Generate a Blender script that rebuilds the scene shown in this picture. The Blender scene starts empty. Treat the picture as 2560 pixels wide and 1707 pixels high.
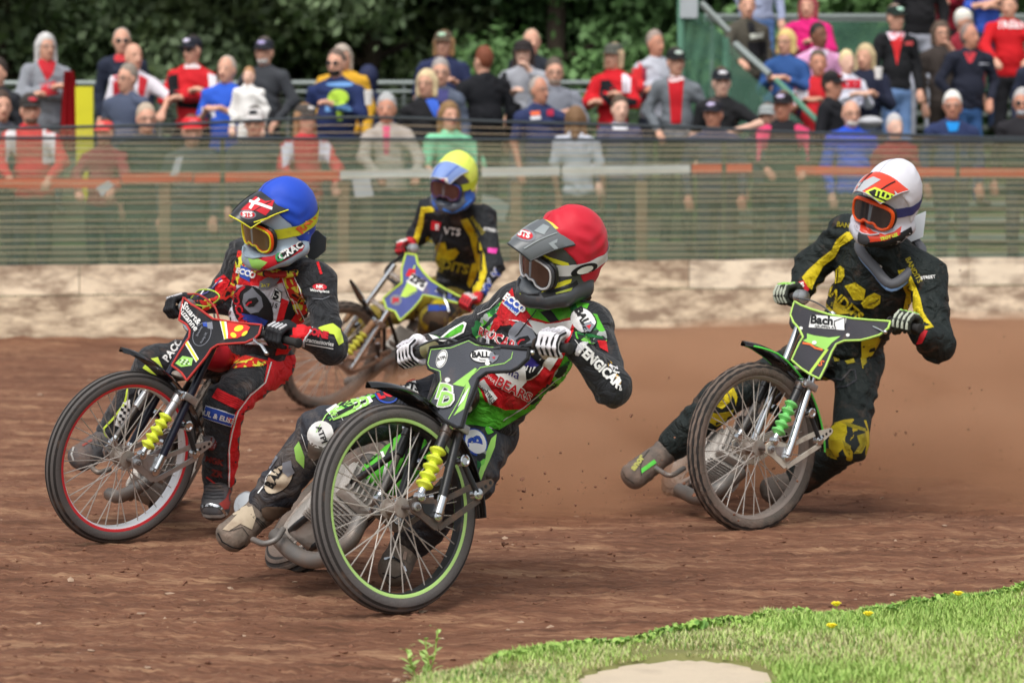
import bpy, bmesh, math, random
import numpy as np
from mathutils import Vector, Matrix, geometry
from mathutils.bvhtree import BVHTree

S = bpy.context.scene
COL = S.collection
# ------------------------------------------------------------------ camera, sky, sun, exposure
CAM_H = 1.475
FPX, CX, HY = 7111.0, 1280.0, 437.6        # focal length in photo pixels, principal column, horizon row
cam_d = bpy.data.cameras.new('camera')
cam = bpy.data.objects.new('camera', cam_d)
COL.objects.link(cam)
cam.location = (0, 0, CAM_H)
cam.rotation_euler = (math.radians(90), 0, 0)
cam_d.sensor_width = 36
cam_d.lens = 100
cam_d.shift_y = -(853.5 - HY) / 2560.0
cam_d.clip_start = 0.5
cam_d.clip_end = 400
cam_d.dof.use_dof = True
cam_d.dof.focus_distance = 10.6
cam_d.dof.aperture_fstop = 3.4
S.camera = cam

W = bpy.data.worlds.new('World')
S.world = W
W.use_nodes = True
nt = W.node_tree
nt.nodes.clear()
wo = nt.nodes.new('ShaderNodeOutputWorld')
bg = nt.nodes.new('ShaderNodeBackground')
sky = nt.nodes.new('ShaderNodeTexSky')
sky.sky_type = 'NISHITA'
sky.sun_disc = False
SUN_EL, SUN_ROT = math.radians(58), math.radians(200)
sky.sun_elevation = SUN_EL
sky.sun_rotation = SUN_ROT
sky.air_density = 1.0
sky.dust_density = 4.0
sky.ozone_density = 1.0
hs = nt.nodes.new('ShaderNodeHueSaturation')
hs.inputs['Saturation'].default_value = 0.22
nt.links.new(sky.outputs[0], hs.inputs['Color'])
nt.links.new(hs.outputs[0], bg.inputs['Color'])
bg.inputs['Strength'].default_value = 0.135
nt.links.new(bg.outputs[0], wo.inputs['Surface'])

sd = bpy.data.lights.new('sun', 'SUN')
sd.energy = 0.95
sd.angle = math.radians(32)
sd.color = (1.0, 0.96, 0.90)
sun = bpy.data.objects.new('sun', sd)
COL.objects.link(sun)
# direction TO the sun: behind the camera, a little to the left, high
sdir = Vector((-0.30 * math.cos(SUN_EL), -0.95 * math.cos(SUN_EL), math.sin(SUN_EL)))
sun.rotation_euler = sdir.to_track_quat('Z', 'Y').to_euler()
sky.sun_rotation = math.atan2(sdir.x, sdir.y)

S.view_settings.view_transform = 'Standard'
S.view_settings.look = 'None'
S.view_settings.gamma = 1
S.view_settings.exposure = 0.50
S.view_settings.use_curve_mapping = False
S.render.engine = 'CYCLES'
S.cycles.use_denoising = True
S.cycles.max_bounces = 6
S.cycles.transparent_max_bounces = 16
S.cycles.volume_bounces = 1
S.cycles.volume_step_rate = 4.0
S.cycles.volume_max_steps = 64
S.cycles.caustics_reflective = False
S.cycles.caustics_refractive = False

rnd = random.Random(7)
npr = np.random.default_rng(5)

# ------------------------------------------------------------------ helpers
def P(px, py, Y):
    """point of the place seen at photo pixel (px, py), Y metres in front of the camera"""
    return Vector(((px - CX) * Y / FPX, Y, CAM_H - (py - HY) * Y / FPX))

def ray(px, py):
    return Vector(((px - CX) / FPX, 1.0, -(py - HY) / FPX))

def hit_plane(px, py, o, n):
    r = ray(px, py)
    c = Vector((0, 0, CAM_H))
    t = (o - c).dot(n) / r.dot(n)
    return c + r * t

def lin(c):
    if isinstance(c, str):
        c = c.lstrip('#')
        v = [int(c[i:i + 2], 16) / 255 for i in (0, 2, 4)]
    else:
        v = c
    return tuple(x / 12.92 if x <= .04045 else ((x + .055) / 1.055) ** 2.4 for x in v)

_M = {}
DIRT = (0.21, 0.125, 0.085)

def M(name, color, rough=.6, metal=0.0, var=0.12, vscale=6.0, bump=0.0, bscale=60.0, dirt=0.0, dscale=9.0,
      spec=.4, coat=0.0, stretch=None, sheen=0.0, dirtcol=DIRT, bdist=.01, bdistort=0.0):
    if name in _M:
        return _M[name]
    m = bpy.data.materials.new(name)
    m.use_nodes = True
    t = m.node_tree
    b = t.nodes['Principled BSDF']
    c = lin(color)
    b.inputs['Roughness'].default_value = rough
    b.inputs['Metallic'].default_value = metal
    b.inputs['Specular IOR Level'].default_value = spec
    b.inputs['Coat Weight'].default_value = coat
    b.inputs['Sheen Weight'].default_value = sheen
    tc = t.nodes.new('ShaderNodeTexCoord')
    src = tc.outputs['Object']
    if stretch:
        mp = t.nodes.new('ShaderNodeMapping')
        mp.inputs['Scale'].default_value = stretch
        t.links.new(src, mp.inputs['Vector'])
        src = mp.outputs[0]
    no = t.nodes.new('ShaderNodeTexNoise')
    no.inputs['Scale'].default_value = vscale
    no.inputs['Detail'].default_value = 5
    t.links.new(src, no.inputs['Vector'])
    mx = t.nodes.new('ShaderNodeMix')
    mx.data_type = 'RGBA'
    mx.inputs[6].default_value = tuple(max(0, x * (1 - var)) for x in c) + (1,)
    mx.inputs[7].default_value = tuple(min(1, x * (1 + var)) for x in c) + (1,)
    t.links.new(no.outputs['Fac'], mx.inputs[0])
    out = mx.outputs[2]
    if dirt > 0:
        n2 = t.nodes.new('ShaderNodeTexNoise')
        n2.inputs['Scale'].default_value = dscale
        n2.inputs['Detail'].default_value = 8
        n2.inputs['Roughness'].default_value = .65
        t.links.new(src, n2.inputs['Vector'])
        rp = t.nodes.new('ShaderNodeMapRange')
        rp.inputs['From Min'].default_value = .62 - dirt * .35
        rp.inputs['From Max'].default_value = .80 - dirt * .30
        rp.inputs['To Max'].default_value = min(1, .45 + dirt * .5)
        t.links.new(n2.outputs['Fac'], rp.inputs['Value'])
        m2 = t.nodes.new('ShaderNodeMix')
        m2.data_type = 'RGBA'
        t.links.new(rp.outputs[0], m2.inputs[0])
        t.links.new(out, m2.inputs[6])
        m2.inputs[7].default_value = tuple(dirtcol) + (1,)
        out = m2.outputs[2]
    t.links.new(out, b.inputs['Base Color'])
    if bump > 0:
        n3 = t.nodes.new('ShaderNodeTexNoise')
        n3.inputs['Scale'].default_value = bscale
        n3.inputs['Detail'].default_value = 6
        t.links.new(src, n3.inputs['Vector'])
        bp = t.nodes.new('ShaderNodeBump')
        bp.inputs['Strength'].default_value = min(1, bump)
        bp.inputs['Distance'].default_value = bdist; n3.inputs['Distortion'].default_value = bdistort
        t.links.new(n3.outputs['Fac'], bp.inputs['Height'])
        t.links.new(bp.outputs[0], b.inputs['Normal'])
    _M[name] = m
    return m

def tag(o, label=None, cat=None, group=None, kind=None):
    if label: o['label'] = label
    if cat: o['category'] = cat
    if group: o['group'] = group
    if kind: o['kind'] = kind
    return o

def empty(name, loc):
    o = bpy.data.objects.new(name, None)
    o.empty_display_size = .1
    COL.objects.link(o)
    o.location = loc
    return o

def root_loc(p):
    v = Vector((0, 0, 0))
    while p is not None:
        v += p.location
        p = p.parent
    return v

def link(name, me, parent=None, loc=None):
    """me holds world coordinates; re-base it on its parent (no rotations anywhere up the chain)"""
    o = bpy.data.objects.new(name, me)
    COL.objects.link(o)
    off = root_loc(parent) if parent else Vector((0, 0, 0))
    if loc is not None:
        o.location = Vector(loc) - off
        off = Vector(loc)
    if parent: o.parent = parent
    if off.length > 0: me.transform(Matrix.Translation(-off))
    return o

class MB:
    """collects shapes; build() links them as one mesh object"""
    def __init__(s):
        s.v, s.f, s.mi = [], [], []
        s.cur = 0
    def add(s, vs, fs):
        b = len(s.v)
        s.v.extend([tuple(v) for v in vs])
        for f in fs:
            s.f.append(tuple(i + b for i in f))
            s.mi.append(s.cur)
        return s
    def box(s, c, size, rot=None, bev=0.0):
        c = Vector(c)
        sx, sy, sz = [x / 2 for x in size]
        R = rot if rot is not None else Matrix.Identity(3)
        if bev <= 0:
            vs = [c + R @ Vector((x * sx, y * sy, z * sz)) for x in (-1, 1) for y in (-1, 1) for z in (-1, 1)]
            return s.add(vs, [(0, 1, 3, 2), (4, 6, 7, 5), (0, 4, 5, 1), (2, 3, 7, 6), (0, 2, 6, 4), (1, 5, 7, 3)])
        bm = bmesh.new()
        bmesh.ops.create_cube(bm, size=1)
        for v in bm.verts: v.co = Vector((v.co.x * size[0], v.co.y * size[1], v.co.z * size[2]))
        bmesh.ops.bevel(bm, geom=bm.edges[:], offset=bev, segments=2, affect='EDGES', profile=.6)
        bm.verts.index_update()
        vs = [c + R @ v.co for v in bm.verts]
        fs = [[v.index for v in f.verts] for f in bm.faces]
        bm.free()
        return s.add(vs, fs)
    def tube(s, pts, r, seg=10, closed=False, cap=True, flat=1.0):
        pts = [Vector(p) for p in pts]
        n = len(pts)
        rs = list(r) if isinstance(r, (list, tuple)) else [r] * n
        prev = None
        rings = []
        for i, p in enumerate(pts):
            if closed: t = pts[(i + 1) % n] - pts[i - 1]
            else: t = pts[min(i + 1, n - 1)] - pts[max(i - 1, 0)]
            if t.length < 1e-9: t = Vector((0, 0, 1))
            t.normalize()
            if prev is None:
                a = Vector((0, 0, 1)) if abs(t.z) < .9 else Vector((1, 0, 0))
                u = t.cross(a).normalized()
            else:
                u = (prev - t * prev.dot(t))
                u = u.normalized() if u.length > 1e-6 else t.orthogonal().normalized()
            prev = u
            w = t.cross(u)
            rings.append([p + (u * math.cos(2 * math.pi * k / seg) + w * math.sin(2 * math.pi * k / seg) * flat) * rs[i] for k in range(seg)])
        vs = [q for rg in rings for q in rg]
        fs = []
        m = n if closed else n - 1
        for i in range(m):
            a, b = i * seg, ((i + 1) % n) * seg
            for k in range(seg):
                fs.append((a + k, a + (k + 1) % seg, b + (k + 1) % seg, b + k))
        if cap and not closed:
            fs.append(tuple(range(seg))[::-1])
            fs.append(tuple(range((n - 1) * seg, n * seg)))
        return s.add(vs, fs)
    def lathe(s, o, ax, prof, seg=24, closed=False):
        """prof: (distance along ax, radius)"""
        o = Vector(o); ax = Vector(ax).normalized()
        u = ax.orthogonal().normalized(); w = ax.cross(u)
        vs, fs = [], []
        n = len(prof)
        for d, r in prof:
            for k in range(seg):
                a = 2 * math.pi * k / seg
                vs.append(o + ax * d + (u * math.cos(a) + w * math.sin(a)) * r)
        for i in range(n if closed else n - 1):
            a, b = i * seg, ((i + 1) % n) * seg
            for k in range(seg):
                fs.append((a + k, a + (k + 1) % seg, b + (k + 1) % seg, b + k))
        if not closed:
            if prof[0][1] > 1e-5: fs.append(tuple(range(seg))[::-1])
            if prof[-1][1] > 1e-5: fs.append(tuple(range((n - 1) * seg, n * seg)))
        return s.add(vs, fs)
    def prism(s, pts, off):
        """closed polygon of world points, pushed along vector off"""
        pts = [Vector(p) for p in pts]; off = Vector(off)
        n = len(pts)
        tris = geometry.tessellate_polygon([pts])
        vs = pts + [p + off for p in pts]
        fs = [t for t in tris] + [tuple(i + n for i in reversed(t)) for t in tris]
        fs += [(i, (i + 1) % n, (i + 1) % n + n, i + n) for i in range(n)]
        return s.add(vs, fs)
    def sphere(s, c, r, seg=10, rings=7, rot=None):
        c = Vector(c)
        if not isinstance(r, (tuple, list)): r = (r, r, r)
        R = rot if rot is not None else Matrix.Identity(3)
        vs = [c + R @ Vector((0, 0, r[2]))]
        for i in range(1, rings):
            a = math.pi * i / rings
            for k in range(seg):
                b = 2 * math.pi * k / seg
                vs.append(c + R @ Vector((r[0] * math.sin(a) * math.cos(b), r[1] * math.sin(a) * math.sin(b), r[2] * math.cos(a))))
        vs.append(c + R @ Vector((0, 0, -r[2])))
        fs = [(0, 1 + k, 1 + (k + 1) % seg) for k in range(seg)]
        for i in range(rings - 2):
            a, b = 1 + i * seg, 1 + (i + 1) * seg
            for k in range(seg): fs.append((a + k, b + k, b + (k + 1) % seg, a + (k + 1) % seg))
        a = 1 + (rings - 2) * seg
        fs += [(a + k, len(vs) - 1, a + (k + 1) % seg) for k in range(seg)]
        return s.add(vs, fs)
    def mesh(s, name, mats, smooth=True):
        me = bpy.data.meshes.new(name)
        me.from_pydata(s.v, [], s.f)
        mats = mats if isinstance(mats, (list, tuple)) else [mats]
        for m in mats: me.materials.append(m)
        if len(mats) > 1: me.polygons.foreach_set('material_index', s.mi)
        bm = bmesh.new(); bm.from_mesh(me)
        bmesh.ops.recalc_face_normals(bm, faces=bm.faces[:])
        bm.to_mesh(me); bm.free()
        if smooth:
            me.polygons.foreach_set('use_smooth', [True] * len(me.polygons))
            try: me.set_sharp_from_angle(angle=math.radians(38))
            except Exception: pass
        me.update()
        return me
    def build(s, name, mats, parent=None, smooth=True, loc=None):
        return link(name, s.mesh(name, mats, smooth), parent, loc)

def arc(pts, n=8):
    """Catmull-Rom through points"""
    pts = [Vector(p) for p in pts]
    q = [pts[0] * 2 - pts[1]] + pts + [pts[-1] * 2 - pts[-2]]
    out = []
    for i in range(1, len(q) - 2):
        for k in range(n):
            t = k / n
            a, b, c, d = q[i - 1], q[i], q[i + 1], q[i + 2]
            out.append(.5 * ((2 * b) + (c - a) * t + (2 * a - 5 * b + 4 * c - d) * t * t + (3 * b - a - 3 * c + d) * t ** 3))
    out.append(pts[-1])
    return out

# ------------------------------------------------------------------ organic surfaces: smooth union of bones on a grid
def cap(a, b, ra, rb): return ('c', np.array(a, float), np.array(b, float), float(ra), float(rb))
def ell(c, r, R=None): return ('e', np.array(c, float), np.array(r, float), np.array(R if R is not None else Matrix.Identity(3), float))

def _d(p, X, Y, Z):
    if p[0] == 'c':
        _, a, b, ra, rb = p
        ba = b - a; L = max(1e-9, ba @ ba)
        x, y, z = X - a[0], Y - a[1], Z - a[2]
        t = np.clip((x * ba[0] + y * ba[1] + z * ba[2]) / L, 0, 1)
        return np.sqrt((x - t * ba[0]) ** 2 + (y - t * ba[1]) ** 2 + (z - t * ba[2]) ** 2) - (ra + (rb - ra) * t)
    _, c, r, R = p
    x, y, z = X - c[0], Y - c[1], Z - c[2]
    u = (x * R[0, 0] + y * R[1, 0] + z * R[2, 0]); v = (x * R[0, 1] + y * R[1, 1] + z * R[2, 1]); w = (x * R[0, 2] + y * R[1, 2] + z * R[2, 2])
    k0 = np.sqrt((u / r[0]) ** 2 + (v / r[1]) ** 2 + (w / r[2]) ** 2)
    k1 = np.sqrt((u / r[0] ** 2) ** 2 + (v / r[1] ** 2) ** 2 + (w / r[2] ** 2) ** 2) + 1e-6
    return k0 * (k0 - 1) / k1

def _bb(p):
    if p[0] == 'c':
        m = max(p[3], p[4])
        return np.minimum(p[1], p[2]) - m, np.maximum(p[1], p[2]) + m
    m = p[2].max()
    return p[1] - m, p[1] + m

def sdf_mesh(name, prims, h=.012, k=.014, grow=0.0, post=None, wrinkle=0.0, wl=.07, cuts=()):
    """surface of the smoothly joined prims; cuts are prims smoothly taken away; post(d,X,Y,Z) edits the field"""
    bbs = [_bb(p) for p in prims]
    pad = 3 * h + grow + k * 1.5
    lo = np.min([b[0] for b in bbs], 0) - pad
    hi = np.max([b[1] for b in bbs], 0) + pad
    n = np.ceil((hi - lo) / h).astype(int) + 1
    ax = [(lo[i] + h * np.arange(n[i])).astype(np.float32) for i in range(3)]
    acc = np.full(n, 1e-12, np.float32)
    ext = 9 * k + grow
    for p, (b0, b1) in zip(prims, bbs):
        i0 = np.maximum(0, np.floor((b0 - ext - lo) / h).astype(int)); i1 = np.minimum(n, np.ceil((b1 + ext - lo) / h).astype(int) + 1)
        sl = tuple(slice(i0[i], i1[i]) for i in range(3))
        X = ax[0][sl[0]][:, None, None]; Y = ax[1][sl[1]][None, :, None]; Z = ax[2][sl[2]][None, None, :]
        acc[sl] += np.exp(np.clip(-_d(p, X, Y, Z) / k, -40, 40))
    D = -k * np.log(acc) - grow
    X, Y, Z = ax[0][:, None, None], ax[1][None, :, None], ax[2][None, None, :]
    if wrinkle > 0:
        f = 2 * math.pi / wl
        wv = np.sin(f * (.8 * X + .3 * Y + .75 * Z) + 1.7 * np.sin(f * .45 * (Z - .6 * X))) * .6 + np.sin(f * 1.7 * (.2 * X - .5 * Y + .9 * Z) + 2.1 * np.sin(f * .6 * X + 2)) * .4
        D = D + wrinkle * wv * (.5 + .5 * np.sin(f * .23 * (X + 1.3 * Z) + 1))
    for p in cuts:
        D = np.maximum(D, -_d(p, X, Y, Z))
    if post is not None: D = post(D, X, Y, Z)
    D = np.clip(D, -1, 1).astype(np.float32)
    s = D < 0
    c = [(i, j, l) for i in (0, 1) for j in (0, 1) for l in (0, 1)]
    m = n - 1
    cnt = sum(s[i:i + m[0], j:j + m[1], l:l + m[2]].astype(np.int8) for i, j, l in c)
    act = (cnt > 0) & (cnt < 8)
    idx = np.full(m, -1, np.int64)
    ii, jj, kk = np.nonzero(act)
    idx[ii, jj, kk] = np.arange(len(ii))
    pos = np.zeros((len(ii), 3)); num = np.zeros(len(ii))
    for a in range(3):
        o1, o2 = [x for x in range(3) if x != a]
        for u in (0, 1):
            for v in (0, 1):
                e = [0, 0, 0]; e[o1] = u; e[o2] = v
                g = list(e); g[a] = 1
                d0 = D[ii + e[0], jj + e[1], kk + e[2]]; d1 = D[ii + g[0], jj + g[1], kk + g[2]]
                mk = (d0 < 0) != (d1 < 0)
                t = np.where(mk, d0 / np.where(mk, d0 - d1, 1), 0)
                q = np.array(e, float)[None].repeat(len(ii), 0); q[:, a] = t
                pos[mk] += q[mk]; num[mk] += 1
    pos = lo + h * (pos / num[:, None] + np.c_[ii, jj, kk])
    faces = []
    for a in range(3):
        o1, o2 = (a + 1) % 3, (a + 2) % 3
        sl0 = [slice(1, -1)] * 3; sl1 = [slice(1, -1)] * 3
        sl0[a] = slice(0, -1); sl1[a] = slice(1, None)
        A, B = s[tuple(sl0)], s[tuple(sl1)]
        ch = np.nonzero(A != B)
        base = [ch[0].copy(), ch[1].copy(), ch[2].copy()]
        for q in range(3):
            if q != a: base[q] = base[q] + 1
        sg = A[ch]
        def cell(du, dv):
            b = [x.copy() for x in base]; b[o1] = b[o1] - du; b[o2] = b[o2] - dv
            return idx[b[0], b[1], b[2]]
        q = np.stack([cell(1, 1), cell(0, 1), cell(0, 0), cell(1, 0)], 1)
        q[~sg] = q[~sg][:, ::-1]
        faces.append(q)
    F = np.concatenate(faces)
    F = F[(F >= 0).all(1)]
    # one pass of gentle relaxation
    nb = np.zeros_like(pos); ct = np.zeros(len(pos))
    for a, b in ((0, 1), (1, 2), (2, 3), (3, 0)):
        np.add.at(nb, F[:, a], pos[F[:, b]]); np.add.at(ct, F[:, a], 1)
        np.add.at(nb, F[:, b], pos[F[:, a]]); np.add.at(ct, F[:, b], 1)
    ok = ct > 0
    pos[ok] = pos[ok] * .5 + .5 * nb[ok] / ct[ok][:, None]
    me = bpy.data.meshes.new(name)
    me.vertices.add(len(pos)); me.vertices.foreach_set('co', pos.astype(np.float32).ravel())
    me.loops.add(len(F) * 4); me.loops.foreach_set('vertex_index', F.astype(np.int32).ravel())
    me.polygons.add(len(F)); me.polygons.foreach_set('loop_start', np.arange(0, len(F) * 4, 4, dtype=np.int32))
    me.update(calc_edges=True)
    me.polygons.foreach_set('use_smooth', [True] * len(F))
    return me

def bvh_of(*meshes):
    vs, ps = [], []
    for me in meshes:
        b = len(vs)
        vs += [v.co.copy() for v in me.vertices]
        ps += [tuple(i + b for i in p.vertices) for p in me.polygons]
    return BVHTree.FromPolygons(vs, ps)

# ------------------------------------------------------------------ cloth patches, stripes, lettering that follow a surface
def _project(bv, px, py, off):
    r = ray(px, py).normalized()
    h, nrm, i, d = bv.ray_cast(Vector((0, 0, CAM_H)), r)
    if h is None: return None
    if nrm.dot(r) > 0: nrm = -nrm
    if nrm.dot(r) > -.25: nrm = (nrm - r * .6).normalized()
    return h + nrm * off

def patch(name, bv, polys, mat, parent, off=.002, res=7.0, seams=True):
    """polys: outlines in photo pixels, laid on the surface bv as a thin patch"""
    bm = bmesh.new()
    for poly in polys:
        vs = [bm.verts.new((x, y, 0)) for x, y in poly]
        tr = geometry.tessellate_polygon([[Vector((x, y, 0)) for x, y in poly]])
        for t in tr:
            try: bm.faces.new([vs[i] for i in t])
            except ValueError: pass
    xs = [v.co.x for v in bm.verts]; ys = [v.co.y for v in bm.verts]
    if not xs: bm.free(); return None
    x = min(xs) + res
    while x < max(xs):
        bmesh.ops.bisect_plane(bm, geom=bm.verts[:] + bm.edges[:] + bm.faces[:], plane_co=(x, 0, 0), plane_no=(1, 0, 0)); x += res
    y = min(ys) + res
    while y < max(ys):
        bmesh.ops.bisect_plane(bm, geom=bm.verts[:] + bm.edges[:] + bm.faces[:], plane_co=(0, y, 0), plane_no=(0, 1, 0)); y += res
    bmesh.ops.triangulate(bm, faces=bm.faces[:])
    return _finish(name, bm, bv, mat, parent, off)

def _finish(name, bm, bv, mat, parent, off):
    bad = []
    hits = [(v, v.co.x, v.co.y, _project(bv, v.co.x, v.co.y, off)) for v in bm.verts]
    dep = [h[3].y for h in hits if h[3] is not None]
    dm = sum(dep) / len(dep) if dep else None
    for v, x, y, q in hits:
        if q is None and dm is not None:
            # just past the outline: fold the patch round the edge
            p = Vector((0, 0, CAM_H)) + ray(x, y) * dm
            loc, nr_, i_, d_ = bv.find_nearest(p)
            if loc is not None and d_ < .022: q = loc + (p - loc).normalized() * off
        if q is None: bad.append(v)
        else: v.co = q
    bmesh.ops.delete(bm, geom=bad, context='VERTS')
    # drop faces that jump across a depth step
    jump = [f for f in bm.faces if max(v.co.y for v in f.verts) - min(v.co.y for v in f.verts) > .15]
    bmesh.ops.delete(bm, geom=jump, context='FACES')
    if not bm.faces: bm.free(); return None
    for f in bm.faces:
        if f.normal.dot(Vector((0, -1, 0))) < 0: f.normal_flip()
        f.smooth = True
    if name != 'lettering':
        # a patch that a fold has cut in two becomes two objects
        bm.faces.ensure_lookup_table(); seen = {}; isl = []
        for f0 in bm.faces:
            if f0 in seen: continue
            st, cur = [f0], []
            seen[f0] = 1
            while st:
                f = st.pop(); cur.append(f)
                for v in f.verts:
                    for g in v.link_faces:
                        if g not in seen: seen[g] = 1; st.append(g)
            isl.append(cur)
        isl.sort(key=len, reverse=True)
        if len(isl) > 1:
            o = None
            for cur in isl[:3]:
                if len(cur) < max(6, .06 * len(isl[0])): continue
                ix = {}; vs = []; fs = []
                for f in cur:
                    t = []
                    for v in f.verts:
                        if v not in ix: ix[v] = len(vs); vs.append(v.co.copy())
                        t.append(ix[v])
                    fs.append(t)
                me = bpy.data.meshes.new(name); me.from_pydata([tuple(v) for v in vs], [], fs); me.materials.append(mat)
                me.polygons.foreach_set('use_smooth', [True] * len(fs))
                q = link(name, me, parent); o = o or q
            bm.free(); return o
    me = bpy.data.meshes.new(name)
    bm.to_mesh(me); bm.free()
    me.materials.append(mat)
    return link(name, me, parent)

def text_bm(s, cx, cy, size, ang=0, bold=.02, wide=1.0, shear=0.0, curve=0.0):
    cu = bpy.data.curves.new('t', 'FONT')
    cu.body = s; cu.size = 1; cu.align_x = 'CENTER'; cu.align_y = 'CENTER'; cu.offset = bold; cu.shear = shear
    cu.resolution_u = 2; cu.fill_mode = 'FRONT'
    o = bpy.data.objects.new('t', cu)
    me = o.to_mesh()
    bm = bmesh.new(); bm.from_mesh(me)
    o.to_mesh_clear(); bpy.data.objects.remove(o); bpy.data.curves.remove(cu)
    ca, sa = math.cos(math.radians(ang)), math.sin(math.radians(ang))
    for v in bm.verts:
        x, y = v.co.x * size * wide, v.co.y * size
        if curve:
            th = x / curve
            x, y = (curve + y) * math.sin(th) , (curve + y) * math.cos(th) - curve
        v.co = Vector((cx + x * ca + y * sa, cy + x * sa - y * ca, 0))
    return bm

def lettering(s, bv, cx, cy, size, mat, parent, ang=0, bold=.02, wide=1.0, shear=0.0, off=.004, curve=0.0, name='lettering'):
    """ang: clockwise on the photo, in degrees; size: letter body in photo pixels"""
    return _finish(name, text_bm(s, cx, cy, size, ang, bold, wide, shear, curve), bv, mat, parent, off)

def oval(cx, cy, rx, ry, ang=0, n=22):
    ca, sa = math.cos(math.radians(ang)), math.sin(math.radians(ang))
    return [(cx + rx * math.cos(t) * ca - ry * math.sin(t) * sa, cy + rx * math.cos(t) * sa + ry * math.sin(t) * ca) for t in [2 * math.pi * i / n for i in range(n)]]

def crop(o, s, pts):
    return [(o[0] + x / s, o[1] + y / s) for x, y in pts]
def ribbon(pts, w):
    """outline of a stroke of width w along a pixel path (list of outlines, one per segment pair)"""
    out = []
    L, R = [], []
    for i, p in enumerate(pts):
        a = pts[max(0, i - 1)]; b = pts[min(len(pts) - 1, i + 1)]
        dx, dy = b[0] - a[0], b[1] - a[1]; l = math.hypot(dx, dy) or 1
        L.append((p[0] - dy / l * w / 2, p[1] + dx / l * w / 2)); R.append((p[0] + dy / l * w / 2, p[1] - dx / l * w / 2))
    return [L + R[::-1]]

# ================================================================== SETTING
def vnoise(x, y, seed=0):
    xi = np.floor(x).astype(np.int64); yi = np.floor(y).astype(np.int64)
    fx = x - xi; fy = y - yi
    fx = fx * fx * (3 - 2 * fx); fy = fy * fy * (3 - 2 * fy)
    def h(a, b):
        v = (a * 374761393 + b * 668265263 + seed * 1442695041) & 0x7fffffff
        v = ((v ^ (v >> 13)) * 1274126177) & 0x7fffffff
        return ((v ^ (v >> 16)) & 0xffff) / 65535.0
    return (h(xi, yi) * (1 - fx) + h(xi + 1, yi) * fx) * (1 - fy) + (h(xi, yi + 1) * (1 - fx) + h(xi + 1, yi + 1) * fx) * fy

def track_z(X, Y):
    """banking of the shale towards the boards, without the small relief"""
    return np.clip(np.asarray(Y, float) - 13.5, 0, None) * .018

def relief(X, Y):
    a = math.radians(17)
    u = X * math.cos(a) + Y * math.sin(a); v = -X * math.sin(a) + Y * math.cos(a)
    v = v + .25 * vnoise(u * .6, v * .6, 9)
    h = .034 * (vnoise(u * .9, v * 3.2, 1) - .5) + .022 * (vnoise(u * 2.2, v * 11, 2) - .5)
    n3 = vnoise(u * 8, v * 26, 3); n4 = vnoise(u * 22, v * 55, 4); n5 = vnoise(u * 55, v * 95, 5)
    h += .013 * (n3 - .5) + .0075 * (n4 - .5) + .004 * (n5 - .5)
    rough = np.clip(vnoise(u * 1.1, v * 2.5, 6) * 1.6 - .3, 0, 1)
    h += .020 * np.clip(n4 - .66, 0, 1) * rough + .016 * np.clip(n5 - .7, 0, 1) * rough
    return h

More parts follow.
